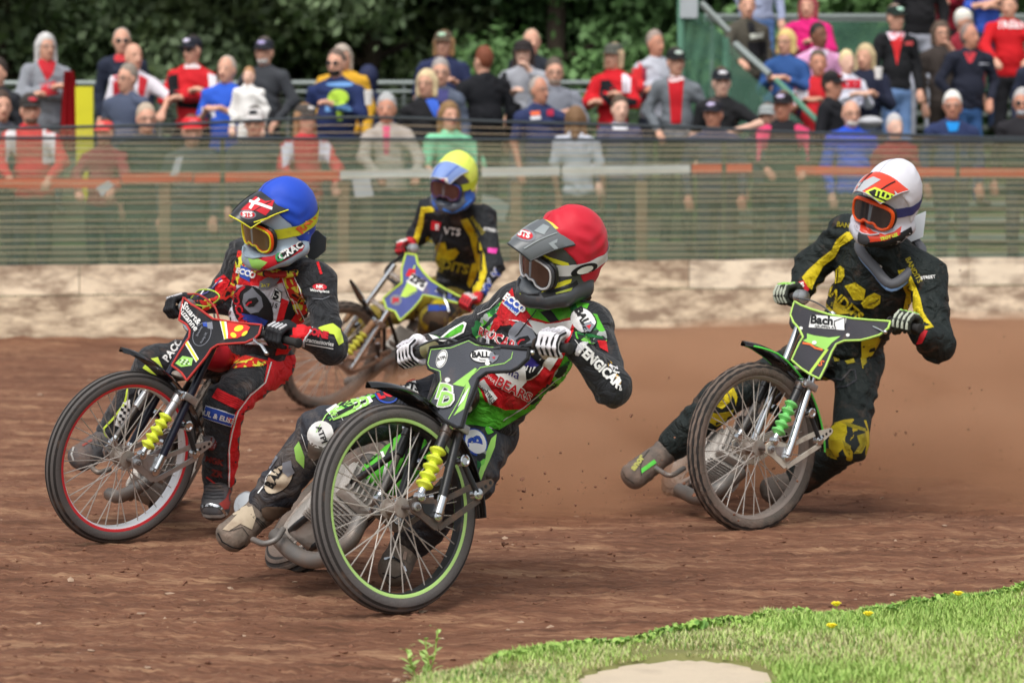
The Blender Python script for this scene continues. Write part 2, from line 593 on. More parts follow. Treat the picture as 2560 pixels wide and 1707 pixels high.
def shale_material():
    m = bpy.data.materials.new('shale')
    m.use_nodes = True
    t = m.node_tree; b = t.nodes['Principled BSDF']
    b.inputs['Roughness'].default_value = .9
    b.inputs['Specular IOR Level'].default_value = .2
    tc = t.nodes.new('ShaderNodeTexCoord')
    mp = t.nodes.new('ShaderNodeMapping'); mp.inputs['Rotation'].default_value = (0, 0, math.radians(-14)); mp.inputs['Scale'].default_value = (1, 6.5, 1)
    t.links.new(tc.outputs['Object'], mp.inputs[0])
    def noise(sc, det, src):
        n = t.nodes.new('ShaderNodeTexNoise'); n.inputs['Scale'].default_value = sc; n.inputs['Detail'].default_value = det
        n.inputs['Roughness'].default_value = .65
        t.links.new(src, n.inputs['Vector']); return n.outputs['Fac']
    cr = t.nodes.new('ShaderNodeValToRGB')
    e = cr.color_ramp.elements
    e[0].position = .37; e[0].color = lin('#573c2d') + (1,)
    e[1].position = .66; e[1].color = lin('#b08c6c') + (1,)
    k = e.new(.51); k.color = lin('#7e5743') + (1,)
    mixf = t.nodes.new('ShaderNodeMath'); mixf.operation = 'ADD'
    m1 = t.nodes.new('ShaderNodeMath'); m1.operation = 'MULTIPLY'; m1.inputs[1].default_value = .55
    m2 = t.nodes.new('ShaderNodeMath'); m2.operation = 'MULTIPLY'; m2.inputs[1].default_value = .45
    t.links.new(noise(1.1, 6, mp.outputs[0]), m1.inputs[0]); t.links.new(noise(9, 9, mp.outputs[0]), m2.inputs[0])
    t.links.new(m1.outputs[0], mixf.inputs[0]); t.links.new(m2.outputs[0], mixf.inputs[1])
    t.links.new(mixf.outputs[0], cr.inputs[0])
    # scattered pale grit
    vo = t.nodes.new('ShaderNodeTexVoronoi'); vo.inputs['Scale'].default_value = 38
    t.links.new(tc.outputs['Object'], vo.inputs['Vector'])
    gr = t.nodes.new('ShaderNodeMapRange'); gr.inputs['From Min'].default_value = .16; gr.inputs['From Max'].default_value = .10
    gr.inputs['To Max'].default_value = .5
    t.links.new(vo.outputs['Distance'], gr.inputs[0])
    mm = t.nodes.new('ShaderNodeMath'); mm.operation = 'MULTIPLY'
    n5 = t.nodes.new('ShaderNodeMapRange'); n5.inputs['From Min'].default_value = .5; n5.inputs['From Max'].default_value = .62
    t.links.new(noise(14, 3, tc.outputs['Object']), n5.inputs[0])
    t.links.new(gr.outputs[0], mm.inputs[0]); t.links.new(n5.outputs[0], mm.inputs[1])
    mx = t.nodes.new('ShaderNodeMix'); mx.data_type = 'RGBA'
    t.links.new(mm.outputs[0], mx.inputs[0]); t.links.new(cr.outputs[0], mx.inputs[6]); mx.inputs[7].default_value = lin('#c4a888') + (1,)
    t.links.new(mx.outputs[2], b.inputs['Base Color'])
    bp = t.nodes.new('ShaderNodeBump'); bp.inputs['Strength'].default_value = .75; bp.inputs['Distance'].default_value = .012
    t.links.new(noise(30, 10, mp.outputs[0]), bp.inputs['Height'])
    t.links.new(bp.outputs[0], b.inputs['Normal'])
    return m
SHALE = shale_material()

def grid_mesh(name, X, Y, Z, mat, parent=None):
    ny, nx = X.shape
    me = bpy.data.meshes.new(name)
    co = np.stack([X, Y, Z], -1).reshape(-1, 3)
    i = np.arange((ny - 1) * (nx - 1)); r = i // (nx - 1); c = i % (nx - 1)
    a = r * nx + c
    F = np.stack([a, a + 1, a + nx + 1, a + nx], 1)
    me.vertices.add(len(co)); me.vertices.foreach_set('co', co.astype(np.float32).ravel())
    me.loops.add(F.size); me.loops.foreach_set('vertex_index', F.astype(np.int32).ravel())
    me.polygons.add(len(F)); me.polygons.foreach_set('loop_start', np.arange(0, F.size, 4, dtype=np.int32))
    me.update(calc_edges=True)
    me.polygons.foreach_set('use_smooth', [True] * len(F))
    me.materials.append(mat)
    return link(name, me, parent)

ys = 7.2 * np.exp(np.linspace(0, math.log(25.2 / 7.2), 640))
us = np.linspace(-.235, .255, 560)
GY, GU = np.meshgrid(ys, us, indexing='ij')
GX = GU * GY
GZ = track_z(GX, GY) + relief(GX, GY)
tag(grid_mesh('dirt_track', GX, GY, GZ, SHALE), kind='structure')
AX, AY = np.meshgrid(np.linspace(-30, 32, 160), np.linspace(-6, 34, 120))
AZ = track_z(AX, np.minimum(AY, 22)) + .6 * relief(AX, AY) - .06
tag(grid_mesh('dirt_surround', AX, AY, AZ, SHALE), kind='structure')
m = MB(); m.add([(-90, -30, -.19), (90, -30, -.19), (90, 160, -.19), (-90, 160, -.19)], [(0, 1, 2, 3)])
tag(m.build('ground', M('far_ground', '#6f5a45', .95, vscale=.4), None), kind='structure')

def gpt(px, py):
    Y = CAM_H * FPX / (py - HY)
    return ((px - CX) * Y / FPX, Y)

# loose stones and clods on the shale
bm_v, bm_f = [], []
ico = bmesh.new(); bmesh.ops.create_icosphere(ico, subdivisions=1, radius=1)
iv = np.array([v.co[:] for v in ico.verts]); ifc = [[v.index for v in f.verts] for f in ico.faces]; ico.free()
stone_mesh = []
def clods(name, n, r0, r1, mat, seed):
    r_ = np.random.default_rng(seed)
    V, Fc = [], []
    Yc = 7.8 * np.exp(r_.uniform(0, 1, n) * math.log(20 / 7.8)); Xc = r_.uniform(-.21, .22, n) * Yc
    Zc = track_z(Xc, Yc) + relief(Xc, Yc)
    R = r_.uniform(0, 1, n) ** 3 * (r1 - r0) + r0
    for i in range(n):
        q = iv * (1 + .3 * r_.normal(size=(len(iv), 1)))
        q = q * R[i] * np.array([r_.uniform(.9, 1.9), r_.uniform(.8, 1.2), r_.uniform(.45, .8)]) + [Xc[i], Yc[i], Zc[i] + R[i] * .2]
        b = len(V) * len(iv)
        V.append(q); Fc += [[a + b for a in f] for f in ifc]
    me = bpy.data.meshes.new(name); me.from_pydata(np.concatenate(V).tolist(), [], Fc); me.materials.append(mat)
    tag(link(name, me), 'small crumbs of shale and grit lying loose all over the track', 'gravel', kind='stuff')
clods('loose_shale', 7000, .0025, .009, M('clod', '#77523f', .95, var=.3, vscale=3), 11)
clods('pale_grit', 260, .004, .014, M('grit', '#a58c76', .9, var=.3, vscale=3), 12)

# ---------------- infield grass with the bare patch
ED = crop((960, 1360), 1.47, [(-60, 640), (70, 512), (150, 465), (300, 442), (480, 402), (650, 377), (850, 347), (1050, 312), (1250, 278), (1400, 248), (1600, 248), (1800, 222), (2000, 192), (2200, 162), (2352, 137), (2700, 80)])
edge = [gpt(p[0], p[1] + 14) for p in ED]
ex = np.array([e[0] for e in edge]); ey = np.array([e[1] for e in edge])
def edge_y(x): return np.interp(x, ex, ey)
slab_px = crop((960, 1360), 1.47, [(690, 545), (740, 505), (880, 472), (1040, 450), (1160, 452), (1300, 466), (1420, 500), (1450, 545), (1300, 640), (800, 640)])
slab = [gpt(*p) for p in slab_px]
def in_poly(x, y, poly):
    c = np.zeros(np.shape(x), bool); n = len(poly)
    for i in range(n):
        x0, y0 = poly[i]; x1, y1 = poly[(i + 1) % n]
        c ^= ((y0 > y) != (y1 > y)) & (x < (x1 - x0) * (y - y0) / (y1 - y0 + 1e-12) + x0)
    return c
gx = np.linspace(-1.2, 4.2, 260); gf = np.linspace(0, 1, 90)
TX, TF = np.meshgrid(gx, gf)
eyy = edge_y(TX)
TY = eyy - .06 - TF * np.maximum(.3, eyy - 5.5)
fall = np.clip((eyy - TY) / .18, 0, 1)
TZ = -.02 + (.045 + .012 * vnoise(TX * 4, TY * 4, 21)) * fall + .006 * vnoise(TX * 25, TY * 25, 22)
inslab = in_poly(TX, TY, slab)
TZ = np.where(inslab, .012 + .004 * vnoise(TX * 9, TY * 9, 5), TZ)
tag(grid_mesh('infield_verge', TX, TY, TZ, M('turf_soil', '#7a7a48', .95, var=.35, vscale=9, bump=.5, bscale=40)), kind='structure')
bs = MB()
zz = .021
bs.prism([(x, y, zz) for x, y in slab], (0, 0, -.03))
tag(bs.build('bare_ground', M('sand', '#c9b9a2', .95, var=.12, vscale=7, bump=.5, bscale=60, dirt=.25, dscale=6, dirtcol=(.40, .32, .24)), None, smooth=False), kind='structure')

def blades(name, n, hmin, hmax, wd, cols, seed, near_edge=False, label='', leafy=False):
    r_ = np.random.default_rng(seed)
    x = r_.uniform(-.75, 2.9, n * 3); e = edge_y(x) + .16 * (vnoise(x * 5.5, x * 0, 71) - .55) + .07 * (vnoise(x * 19, x * 0, 72) - .5)
    d = (r_.uniform(0, 1, n * 3) ** 1.7 * .28 - .035) if near_edge else r_.uniform(0, 1, n * 3) ** 1.25 * 2.3 - .02
    y = e - d
    nn = vnoise(x * 5, y * 5, seed) * .6 + .4 * vnoise(x * 1.7, y * 1.7, seed + 1)
    ok = ~in_poly(x, y, slab) & (y > 7.2) & (nn > .28 if leafy else (nn + .25 * r_.uniform(0, 1, n * 3) > .42)) & (np.abs(x) < .22 * y)
    x, y, d, nn = x[ok][:n], y[ok][:n], d[ok][:n], nn[ok][:n]; n = len(x)
    z = -.02 + .05 * np.clip(d / .18, 0, 1)
    hh = (hmin + (hmax - hmin) * r_.uniform(0, 1, n) ** 1.5) * (.55 + .9 * nn)
    a = r_.uniform(0, 2 * math.pi, n); ln = r_.uniform(.2, .9, n) * hh
    dx, dy = np.cos(a), np.sin(a)
    wx, wy = -dy * wd * .5, dx * wd * .5
    w2 = 1.6 if leafy else .8
    p = np.stack([np.stack([x - wx, y - wy, z], 1), np.stack([x + wx, y + wy, z], 1),
                  np.stack([x + dx * ln * .35 + wx * w2, y + dy * ln * .35 + wy * w2, z + hh * .62], 1), np.stack([x + dx * ln * .35 - wx * w2, y + dy * ln * .35 - wy * w2, z + hh * .62], 1),
                  np.stack([x + dx * ln, y + dy * ln, z + hh * (.75 if leafy else 1)], 1)], 1).reshape(-1, 3)
    me = bpy.data.meshes.new(name)
    b = np.arange(n) * 5
    q = np.stack([b, b + 1, b + 2, b + 3], 1); t = np.stack([b + 3, b + 2, b + 4], 1)
    li = np.concatenate([q.ravel(), t.ravel()]).astype(np.int32)
    me.vertices.add(n * 5); me.vertices.foreach_set('co', p.astype(np.float32).ravel())
    me.loops.add(len(li)); me.loops.foreach_set('vertex_index', li)
    me.polygons.add(2 * n); me.polygons.foreach_set('loop_start', np.concatenate([np.arange(n) * 4, n * 4 + np.arange(n) * 3]).astype(np.int32))
    me.update(calc_edges=True)
    for c in cols: me.materials.append(c)
    mi = (np.clip(vnoise(x * 2.2, y * 2.2, seed + 3) * .55 + .45 * r_.uniform(0, 1, n), 0, .999) * len(cols)).astype(np.int32)
    me.polygons.foreach_set('material_index', np.concatenate([mi, mi]))
    return tag(link(name, me), label, 'grass', kind='stuff')
def leafmat(n, c, r=.55): return M(n, c, r, var=.25, vscale=4, spec=.3)
GR = [leafmat('grass_a', '#80a54a'), leafmat('grass_b', '#96b758'), leafmat('grass_c', '#b0c670'), leafmat('grass_d', '#c4bf8e'), leafmat('grass_e', '#66903e')]
blades('grass', 110000, .010, .030, .0040, GR, 31, label='short green grass covering the infield verge')
blades('verge_weeds', 12000, .012, .038, .010, [GR[0], GR[1], GR[4]], 35, near_edge=True, leafy=True, label='leafy weeds crowding the ragged edge where grass meets shale')
for i, (x, y, lab) in enumerate([(1645, 362, 'yellow dandelion flower lowest in the verge, nearest the bare sandy patch'), (1662, 278, 'yellow dandelion flower close under the edge of the shale'),
                                 (1780, 316, 'yellow dandelion flower in the middle of the grass, right of two others'), (2110, 238, 'yellow dandelion flower standing alone farthest right on the verge')]):
    q = crop((960, 1360), 1.47, [(x, y)])[0]
    gx_, gy_ = gpt(q[0], q[1] + 12)
    r0 = empty('dandelion', (gx_, gy_, .02)); tag(r0, lab, 'flower', 'dandelions in the verge')
    m = MB(); m.tube([(gx_, gy_, .0), (gx_ + .004, gy_, .04), (gx_, gy_, .066)], .0018, 6); m.build('stem', GR[1], r0)
    m = MB()
    for k in range(26):
        a = k * 2.4; rr = .010 + .009 * (k / 26); hh = .076 - .006 * (k / 26)
        c = Vector((gx_ + .003 * math.cos(a), gy_ + .003 * math.sin(a), .066)); e = Vector((gx_ + rr * math.cos(a), gy_ + rr * math.sin(a), hh))
        s_ = Vector((-math.sin(a), math.cos(a), 0)) * .0035
        m.add([c, e - s_, e + s_ , e + Vector((0, 0, .002))], [(0, 1, 2), (0, 2, 3), (0, 3, 1)])
    m.sphere((gx_, gy_, .068), (.012, .012, .007), 8, 5)
    m.build('petals', M('dandelion', '#fbe83a', .6), r0)
# the tall weed at the left end of the verge
q = gpt(1052, 1700)
wr = empty('weed_plant', (q[0], q[1], 0)); tag(wr, 'pale green leafy weed standing alone at the left tip of the grass', 'plant')
ms, ml = MB(), MB()
def leaf(mb, p, d, L, w):
    d = Vector(d).normalized(); s_ = d.cross(Vector((0, 0, 1))).normalized() * w
    p = Vector(p); u = Vector((0, 0, .25 * L))
    mb.add([p, p + d * L * .4 + s_ + u * .6, p + d * L * .4 - s_ + u * .6, p + d * L * .75 + s_ * .7 + u * .7, p + d * L * .75 - s_ * .7 + u * .7, p + d * L + u * .3], [(0, 1, 2), (1, 3, 4, 2), (3, 5, 4)])
for b in range(5):
    a = b * 1.3; base = Vector((q[0] + .02 * math.cos(a), q[1] + .02 * math.sin(a), 0))
    hgt = [.15, .11, .09, .07, .08][b]
    top = base + Vector((.03 * math.cos(a), .02 * math.sin(a), hgt))
    ms.tube([base, (base + top) / 2 + Vector((.006, 0, 0)), top], .0022, 6)
    for k in range(8):
        t = .15 + .85 * k / 7
        leaf(ml, base.lerp(top, t), (math.cos(a + k * 2.3), math.sin(a + k * 2.3), .35), .05 - .02 * t, .010 - .003 * t)
ms.build('stem', GR[1], wr); ml.build('leaf', M('weed_leaf', '#a3bf6c', .6, var=.2), wr, smooth=False)['kind'] = 'stuff'

# ---------------- boards, catch fence
def fy(x): return 22.25 + (x + 4) * .272
FD = Vector((1, .272, 0)).normalized(); FN = Vector((FD.y, -FD.x, 0))       # along the fence, towards the track
def fp(x, z, out=0.0): return Vector((x, fy(x), z)) + FN * out
kb = empty('kickboard_wall', fp(-7, 0)); tag(kb, 'low wall of dirty whitewashed boards running along the foot of the catch fence', 'wall')
boardm = []
for i, (c1, d) in enumerate([('#f4e6cc', .50), ('#eedcc0', .60), ('#f8ecd6', .44), ('#ecdabc', .66)]):
    boardm.append(M('board_%d' % i, c1, .9, var=.10, vscale=3, bump=.6, bscale=22, dirt=d, dscale=4.2, stretch=(.9, .9, 2.4), dirtcol=(.17, .095, .06)))
rr = random.Random(3)
def plank(x0, x1, z0, z1, out, mat):
    a, b = fp(x0 + .004, z0, out), fp(x1 - .004, z0, out)
    n = 26; vs, fs = [], []
    for i in range(n + 1):
        for j in range(5):
            for side in (0, 1):
                p = a.lerp(b, i / n); z = z0 + (z1 - z0) * j / 4
                w = (vnoise(np.array([p.x * 3.1]), np.array([z * 9.]), 8)[0] - .5) * .022
                if j in (0, 4): z += (vnoise(np.array([p.x * 5.]), np.array([z * 3.]), 4)[0] - .5) * .012
                q = Vector((p.x, p.y, z)) + (FN * (w + .016) if side else FN * -.012)
                vs.append(q)
    def ix(i, j, s_): return (i * 5 + j) * 2 + s_
    for i in range(n):
        for j in range(4):
            fs.append((ix(i, j, 1), ix(i + 1, j, 1), ix(i + 1, j + 1, 1), ix(i, j + 1, 1)))
            fs.append((ix(i, j, 0), ix(i, j + 1, 0), ix(i + 1, j + 1, 0), ix(i + 1, j, 0)))
        fs.append((ix(i, 4, 0), ix(i, 4, 1), ix(i + 1, 4, 1), ix(i + 1, 4, 0))); fs.append((ix(i, 0, 0), ix(i + 1, 0, 0), ix(i + 1, 0, 1), ix(i, 0, 1)))
    for i in (0, n):
        for j in range(4): fs.append((ix(i, j, 0), ix(i, j, 1), ix(i, j + 1, 1), ix(i, j + 1, 0)))
    mb = MB(); mb.add(vs, fs); mb.build('plank', mat, kb)
zt = .765
for row, (z0, z1) in enumerate([(.02, .522), (.530, zt)]):
    x = -7.0 + row * 1.15
    while x < 8.5:
        L = 2.44
        plank(x, x + L, z0, z1, rr.uniform(-.006, .006), boardm[rr.randrange(4)])
        x += L
m = MB()
for i in range(12): p = fp(-6.9 + i * 1.35, .36, -.06); m.box(p, (.07, .07, .8))
m.build('rail_backing', M('old_wood', '#7a6350', .9), kb)
# earth thrown up along the foot of the boards
xs_ = np.linspace(-7, 8.5, 240); vv = np.linspace(0, 1, 14)
BX, BV = np.meshgrid(xs_, vv)
hb = .035 + .05 * vnoise(BX * 1.1, BX * 0, 77) + .02 * vnoise(BX * 6, BV * 3, 78)
BY = (22.25 + (BX + 4) * .272) - .02 - (1 - BV) * .9
BZ = track_z(BX, BY) - .03 + hb * BV ** 1.6 + .02 * (vnoise(BX * 7, BV * 9, 3) - .5)
tag(grid_mesh('dirt_bank', BX, BY, BZ, SHALE), kind='structure')

cf = empty('catch_fence', fp(-7, zt)); tag(cf, 'tall see-through safety fence of green netting strung with many taut wires', 'fence')
wire_m = M('wire_beige', '#b8a88c', .7, var=.15); cable_m = M('cable_dark', '#3a4246', .5, var=.1); net_post = M('fence_post', '#55604f', .7)
zf0, zf1 = zt + .01, 1.765
nw = 18
for i in range(nw):
    z = zf0 + (zf1 - zf0) * (i + .5) / nw + rr.uniform(-.013, .013)
    ph = rr.uniform(0, 6)
    pts = [fp(x, z + .006 * math.sin(x * 1.3 + ph) + .003 * math.sin(x * 4.1 + ph), .012) for x in np.linspace(-7, 8.5, 40)]
    m = MB(); m.tube(pts, .0038, 6); m.build('wire', wire_m, cf)
m = MB(); m.tube([fp(x, zf1 + .002 * math.sin(2 * x), .012) for x in np.linspace(-7, 8.5, 40)], .013, 8); m.build('top_cable', cable_m, cf)
wav = [(-500, 325), (0, 322), (420, 312), (560, 306), (900, 294), (1300, 306), (1700, 318), (1950, 330), (2200, 336), (2560, 346), (3300, 350)]
pts = []
for x, y in wav:
    r0 = ray(x, y); t = 22.6
    for _ in range(20):
        t = fy(r0.x * t) + .0
    pts.append(Vector((r0.x * t, t, CAM_H + r0.z * t)))
m = MB(); m.tube(arc(pts, 6), .013, 8); m.build('slack_cable', cable_m, cf)
for dz in (.045, .022):
    m = MB(); m.tube([p.lerp(Vector((p.x, p.y, zf1)), .35 if dz > .03 else .7) for p in arc(pts, 6)], .0035, 6); m.build('wire', wire_m, cf)
# the net: two-sided film of fine green mesh
nm = bpy.data.materials.new('green_net'); nm.use_nodes = True
t = nm.node_tree; b = t.nodes['Principled BSDF']
b.inputs['Base Color'].default_value = lin('#5c8a6c') + (1,); b.inputs['Roughness'].default_value = .8
tc = t.nodes.new('ShaderNodeTexCoord'); mp = t.nodes.new('ShaderNodeMapping'); mp.inputs['Scale'].default_value = (1.0, 1.0, 2.2)
no = t.nodes.new('ShaderNodeTexNoise'); no.inputs['Scale'].default_value = 3; no.inputs['Detail'].default_value = 6
rp = t.nodes.new('ShaderNodeMapRange'); rp.inputs['From Min'].default_value = .3; rp.inputs['From Max'].default_value = .7; rp.inputs['To Min'].default_value = .42; rp.inputs['To Max'].default_value = .60
t.links.new(tc.outputs['Object'], mp.inputs[0]); t.links.new(mp.outputs[0], no.inputs['Vector']); t.links.new(no.outputs['Fac'], rp.inputs[0]); t.links.new(rp.outputs[0], b.inputs['Alpha'])
n2 = t.nodes.new('ShaderNodeTexNoise'); n2.inputs['Scale'].default_value = 1.2; t.links.new(mp.outputs[0], n2.inputs['Vector'])
mx = t.nodes.new('ShaderNodeMix'); mx.data_type = 'RGBA'; t.links.new(n2.outputs['Fac'], mx.inputs[0])
mx.inputs[6].default_value = lin('#5f8569') + (1,); mx.inputs[7].default_value = lin('#8c8f76') + (1,); t.links.new(mx.outputs[2], b.inputs['Base Color'])
X_, Z_ = np.meshgrid(np.linspace(-7, 8.5, 120), np.linspace(zf0, zf1, 14))
Y_ = 22.25 + (X_ + 4) * .272 + .012 * np.sin(X_ * 2.1 + Z_ * 4)
grid_mesh('net', X_, Y_, Z_, nm, cf)
m = MB()
for i in range(8):
    x = -6.4 + i * 2.05; m = MB(); m.tube([fp(x, .3, -.07), fp(x, zf1 + .01, -.07)], .02, 8); m.build('post', net_post, cf)

# ---------------- spectator rail: orange and white boards on wooden posts
def PB(px, py, d):
    """point seen at a photo pixel, d metres behind the catch fence"""
    r0 = ray(px, py); t = (23.338 + d) / (1 - .272 * r0.x)
    return Vector((r0.x * t, t, CAM_H + r0.z * t))
def at_rail(px, py): return PB(px, py, 1.0)
rail = empty('spectator_rail', (-5, 23.0, .4)); tag(rail, 'low spectator rail of orange and white boards on brown wooden posts behind the netting', 'railing')
org, wht = M('rail_orange', '#f5613a', .6, dirt=.08), M('rail_white', '#f6f6f2', .6, dirt=.05)
pwood = M('post_wood', '#8c6f58', .85, var=.25)
segs = [(-500, 470, 300, 470, org), (305, 458, 480, 455, org), (485, 457, 845, 450, org), (850, 449, 1080, 444, wht), (1085, 444, 1400, 438, wht), (1405, 438, 1725, 434, wht), (1730, 433, 1880, 432, org), (1990, 436, 2250, 440, org), (2255, 440, 2800, 444, org)]
for x0, y0, x1, y1, mt in segs:
    a, b = at_rail(x0, y0), at_rail(x1, y1); d = (b - a)
    m = MB(); m.prism([a, b, b + Vector((0, 0, .075)), a + Vector((0, 0, .075))], Vector((0, .03, 0))); m.build('board', mt, rail, smooth=False)
for px in (-150, 410, 858, 1102, 1290, 1605, 2010, 2240, 2600):
    a = at_rail(px, 452); m = MB(); m.box((a.x, a.y + .055, (a.z + .4) / 2), (.095, .05, a.z - .4), bev=.006); m.build('post', pwood, rail)

# ---------------- bank and terraces behind
def floor_d(d, x=0.0): return .45 + max(0, d - 1.4) * (.27 + .05 * min(1, max(0, (x - 1.6))))
def bp_(x, d, z): return Vector((x, 23.338 + .272 * x + d, z))
RB = Matrix.Rotation(math.atan(.272), 3, 'Z')
conc = M('terrace_concrete', '#6f6f66', .9, var=.3, vscale=2, dirt=.3, dscale=2)
X_, D_ = np.meshgrid(np.linspace(-14, 16, 60), np.concatenate([[.35, 1.0], np.linspace(1.4, 6.0, 20)]))
Z_ = np.vectorize(floor_d)(D_, X_) - .06
BG = M('bank_grass', '#4d5f34', .95, var=.4, vscale=2)
tag(grid_mesh('grass_bank', X_, 23.338 + .272 * X_ + D_, Z_, BG), kind='structure')
m = MB(); m.add([bp_(-40, 6.0, .4), bp_(50, 6.0, .4), (90, 110, 1.4), (-90, 110, 1.4)], [(0, 1, 2, 3)])
tag(m.build('field', BG, None), kind='structure')
ter = empty('terrace_steps', bp_(-3.6, 2, .4)); tag(ter, 'plain concrete terrace steps that the crowd on the left stands on', 'steps')
for i in range(6):
    d0 = 1.7 + i * .75
    m = MB(); m.box(bp_(-4.4, d0 + .37, floor_d(d0 + .4) - .12), (12.6, .74, .24), RB); m.build('step', conc, ter, smooth=False)
st = empty('grandstand_steps', bp_(5.2, 2, .4)); tag(st, 'open stand of grey plank steps rising under the crowd on the right', 'grandstand')
plk = M('stand_plank', '#8b958c', .8, var=.2, dirt=.2)
for i in range(12):
    d0 = 1.6 + i * .5
    m = MB(); m.box(bp_(5.6, d0 + .22, floor_d(d0 + .2, 5) - .03), (6.6, .40, .05), RB, bev=.008); m.build('plank', plk, st, smooth=False)
galv = M('galv', '#9aa39f', .45, metal=.6)
for k, x in enumerate((2.5, 4.0, 5.6, 7.2, 8.7)):
    m = MB(); m.tube([bp_(x, 1.6, floor_d(1.6, 5) - .12), bp_(x, 7.6, floor_d(7.6, 5) - .12)], .03, 8); m.build('stringer', galv, st)
galvd = M('galv_dark', '#5b625f', .5, metal=.4)
DB = 5.6
br = empty('back_railing', bp_(-6, DB, 1.6)); tag(br, 'grey tubular railing behind the left crowd with thin horizontal bars below', 'railing')
for py, r0 in ((209, .026), (231, .018), (250, .007), (262, .007), (274, .007), (286, .007), (298, .007), (310, .007), (322, .007), (334, .007)):
    m = MB(); m.tube([PB(-300, py, DB), PB(1705, py - 2, DB)], r0, 8); m.build('rail' if r0 > .01 else 'bar', galv if r0 > .01 else galvd, br)
for px in (-200, 60, 400, 720, 1010, 1330, 1560):
    a = PB(px, 212, DB + .03); m = MB(); m.tube([a, (a.x, a.y, floor_d(DB) - .03)], .02, 8); m.build('post', galv, br)
DR = 6.6
b2 = empty('stand_railing', bp_(5, DR, 2.0)); tag(b2, 'grey handrail across the top of the right hand stand, with green netting hung under it', 'railing')
for py, r0 in ((42, .03), (52, .016)):
    m = MB(); m.tube([PB(1760, py, DR), PB(2900, py, DR)], r0, 8); m.build('rail', galv, b2)
for px in (1780, 1960, 2235, 2480, 2700):
    a = PB(px, 42, DR + .04); m = MB(); m.tube([a, (a.x, a.y, floor_d(DR, 5) - .05)], .022, 8); m.build('post', galv, b2)
gnt = bpy.data.materials.new('scaffold_netting'); gnt.use_nodes = True
bb = gnt.node_tree.nodes['Principled BSDF']; bb.inputs['Base Color'].default_value = lin('#547f69') + (1,); bb.inputs['Alpha'].default_value = .6; bb.inputs['Roughness'].default_value = .9
def sheet(name, pts, mat, par):
    a, b, c, d = [Vector(p) for p in pts]; n = 16
    vs = []
    for j in range(n + 1):
        for i in range(n + 1):
            p = a.lerp(b, i / n).lerp(d.lerp(c, i / n), j / n); p.y += .02 * math.sin(i * 1.3 + j * .7); vs.append(p)
    fs = [(j * (n + 1) + i, j * (n + 1) + i + 1, (j + 1) * (n + 1) + i + 1, (j + 1) * (n + 1) + i) for i in range(n) for j in range(n)]
    m = MB(); m.add(vs, fs); return m.build(name, mat, par)
sheet('net_sheet', [PB(1940, 56, DR - .03), PB(2800, 56, DR - .03), PB(2800, 230, DR - .03), PB(1940, 230, DR - .03)], gnt, b2)
DS = 3.6
sc = empty('stair_enclosure', bp_(2.2, DS, 1.0)); tag(sc, 'stair up the stand wrapped in green netting, with sloping grey handrail', 'staircase')
gp = M('green_pole', '#5f8f78', .7, var=.15)
for (x, y0, y1) in ((1702, -30, 400), (1815, 95, 400), (1740, -30, 30)):
    m = MB(); m.tube([PB(x, y0, DS), PB(x, y1 + 30, DS)], .034, 8); m.build('post', gp, sc)
sheet('net_sheet', [PB(1705, 30, DS + .03), PB(1815, 90, DS + .03), PB(1815, 420, DS + .03), PB(1705, 420, DS + .03)], gnt, sc)
sheet('net_sheet', [PB(1700, 32, DS + .3), PB(1760, 34, DS + .3), PB(1860, 150, DS + .3), PB(1700, 150, DS + .3)], gnt, sc)
sheet('net_sheet', [PB(1815, 130, DS - .2), PB(2030, 330, DS - 1.2), PB(2030, 430, DS - 1.2), PB(1815, 430, DS - .2)], gnt, sc)
for a, b, r0 in (((1752, 8, DS - .1), (1822, 80, DS - .2), .035), ((1838, 110, DS - .3), (1925, 188, DS - .7), .035), ((1940, 200, DS - .8), (2050, 310, DS - 1.3), .028)):
    m = MB(); m.tube([PB(*a), PB(*b)], r0, 8); m.build('handrail', galv if r0 > .03 else gp, sc)
m = MB(); m.box(PB(1722, 12, DS - .06), (.17, .03, .26)); m.build('post_cap', M('grey_box', '#a9b1b5', .6), sc)
for i in range(7):
    d0 = 1.8 + i * .3; p = bp_(2.35, d0, floor_d(d0, 2) + .02)
    m = MB(); m.box(p, (.7, .26, .04), RB); m.build('tread', plk, sc, smooth=False)
yb = empty('yellow_board', PB(210, 345, 2.6)); tag(yb, 'upright yellow board standing beside a red cloth behind the fence', 'board')
m = MB(); m.prism([PB(188, 217, 2.6), PB(232, 217, 2.6), PB(234, 500, 2.6), PB(192, 500, 2.6)], (0, .04, 0)); m.build('panel', M('yellow_board', '#e3dc2f', .5), yb, smooth=False)
rc = empty('red_cloth', PB(180, 330, 3.4)); tag(rc, 'long red cloth hanging down behind the grey haired woman', 'cloth')
vs = []; n = 14
for j in range(n + 1):
    for i in range(n + 1):
        l = 160 - 14 * j / n; r_ = 184 + 26 * (j / n) ** .7
        p = PB(l + (r_ - l) * i / n, 178 + 200 * j / n, 3.4); p.y += .03 * math.sin(i * 1.6); vs.append(p)
m = MB(); m.add(vs, [(j * (n + 1) + i, j * (n + 1) + i + 1, (j + 1) * (n + 1) + i + 1, (j + 1) * (n + 1) + i) for i in range(n) for j in range(n)])
m.build('cloth', M('red_cloth', '#a8101c', .8), rc)

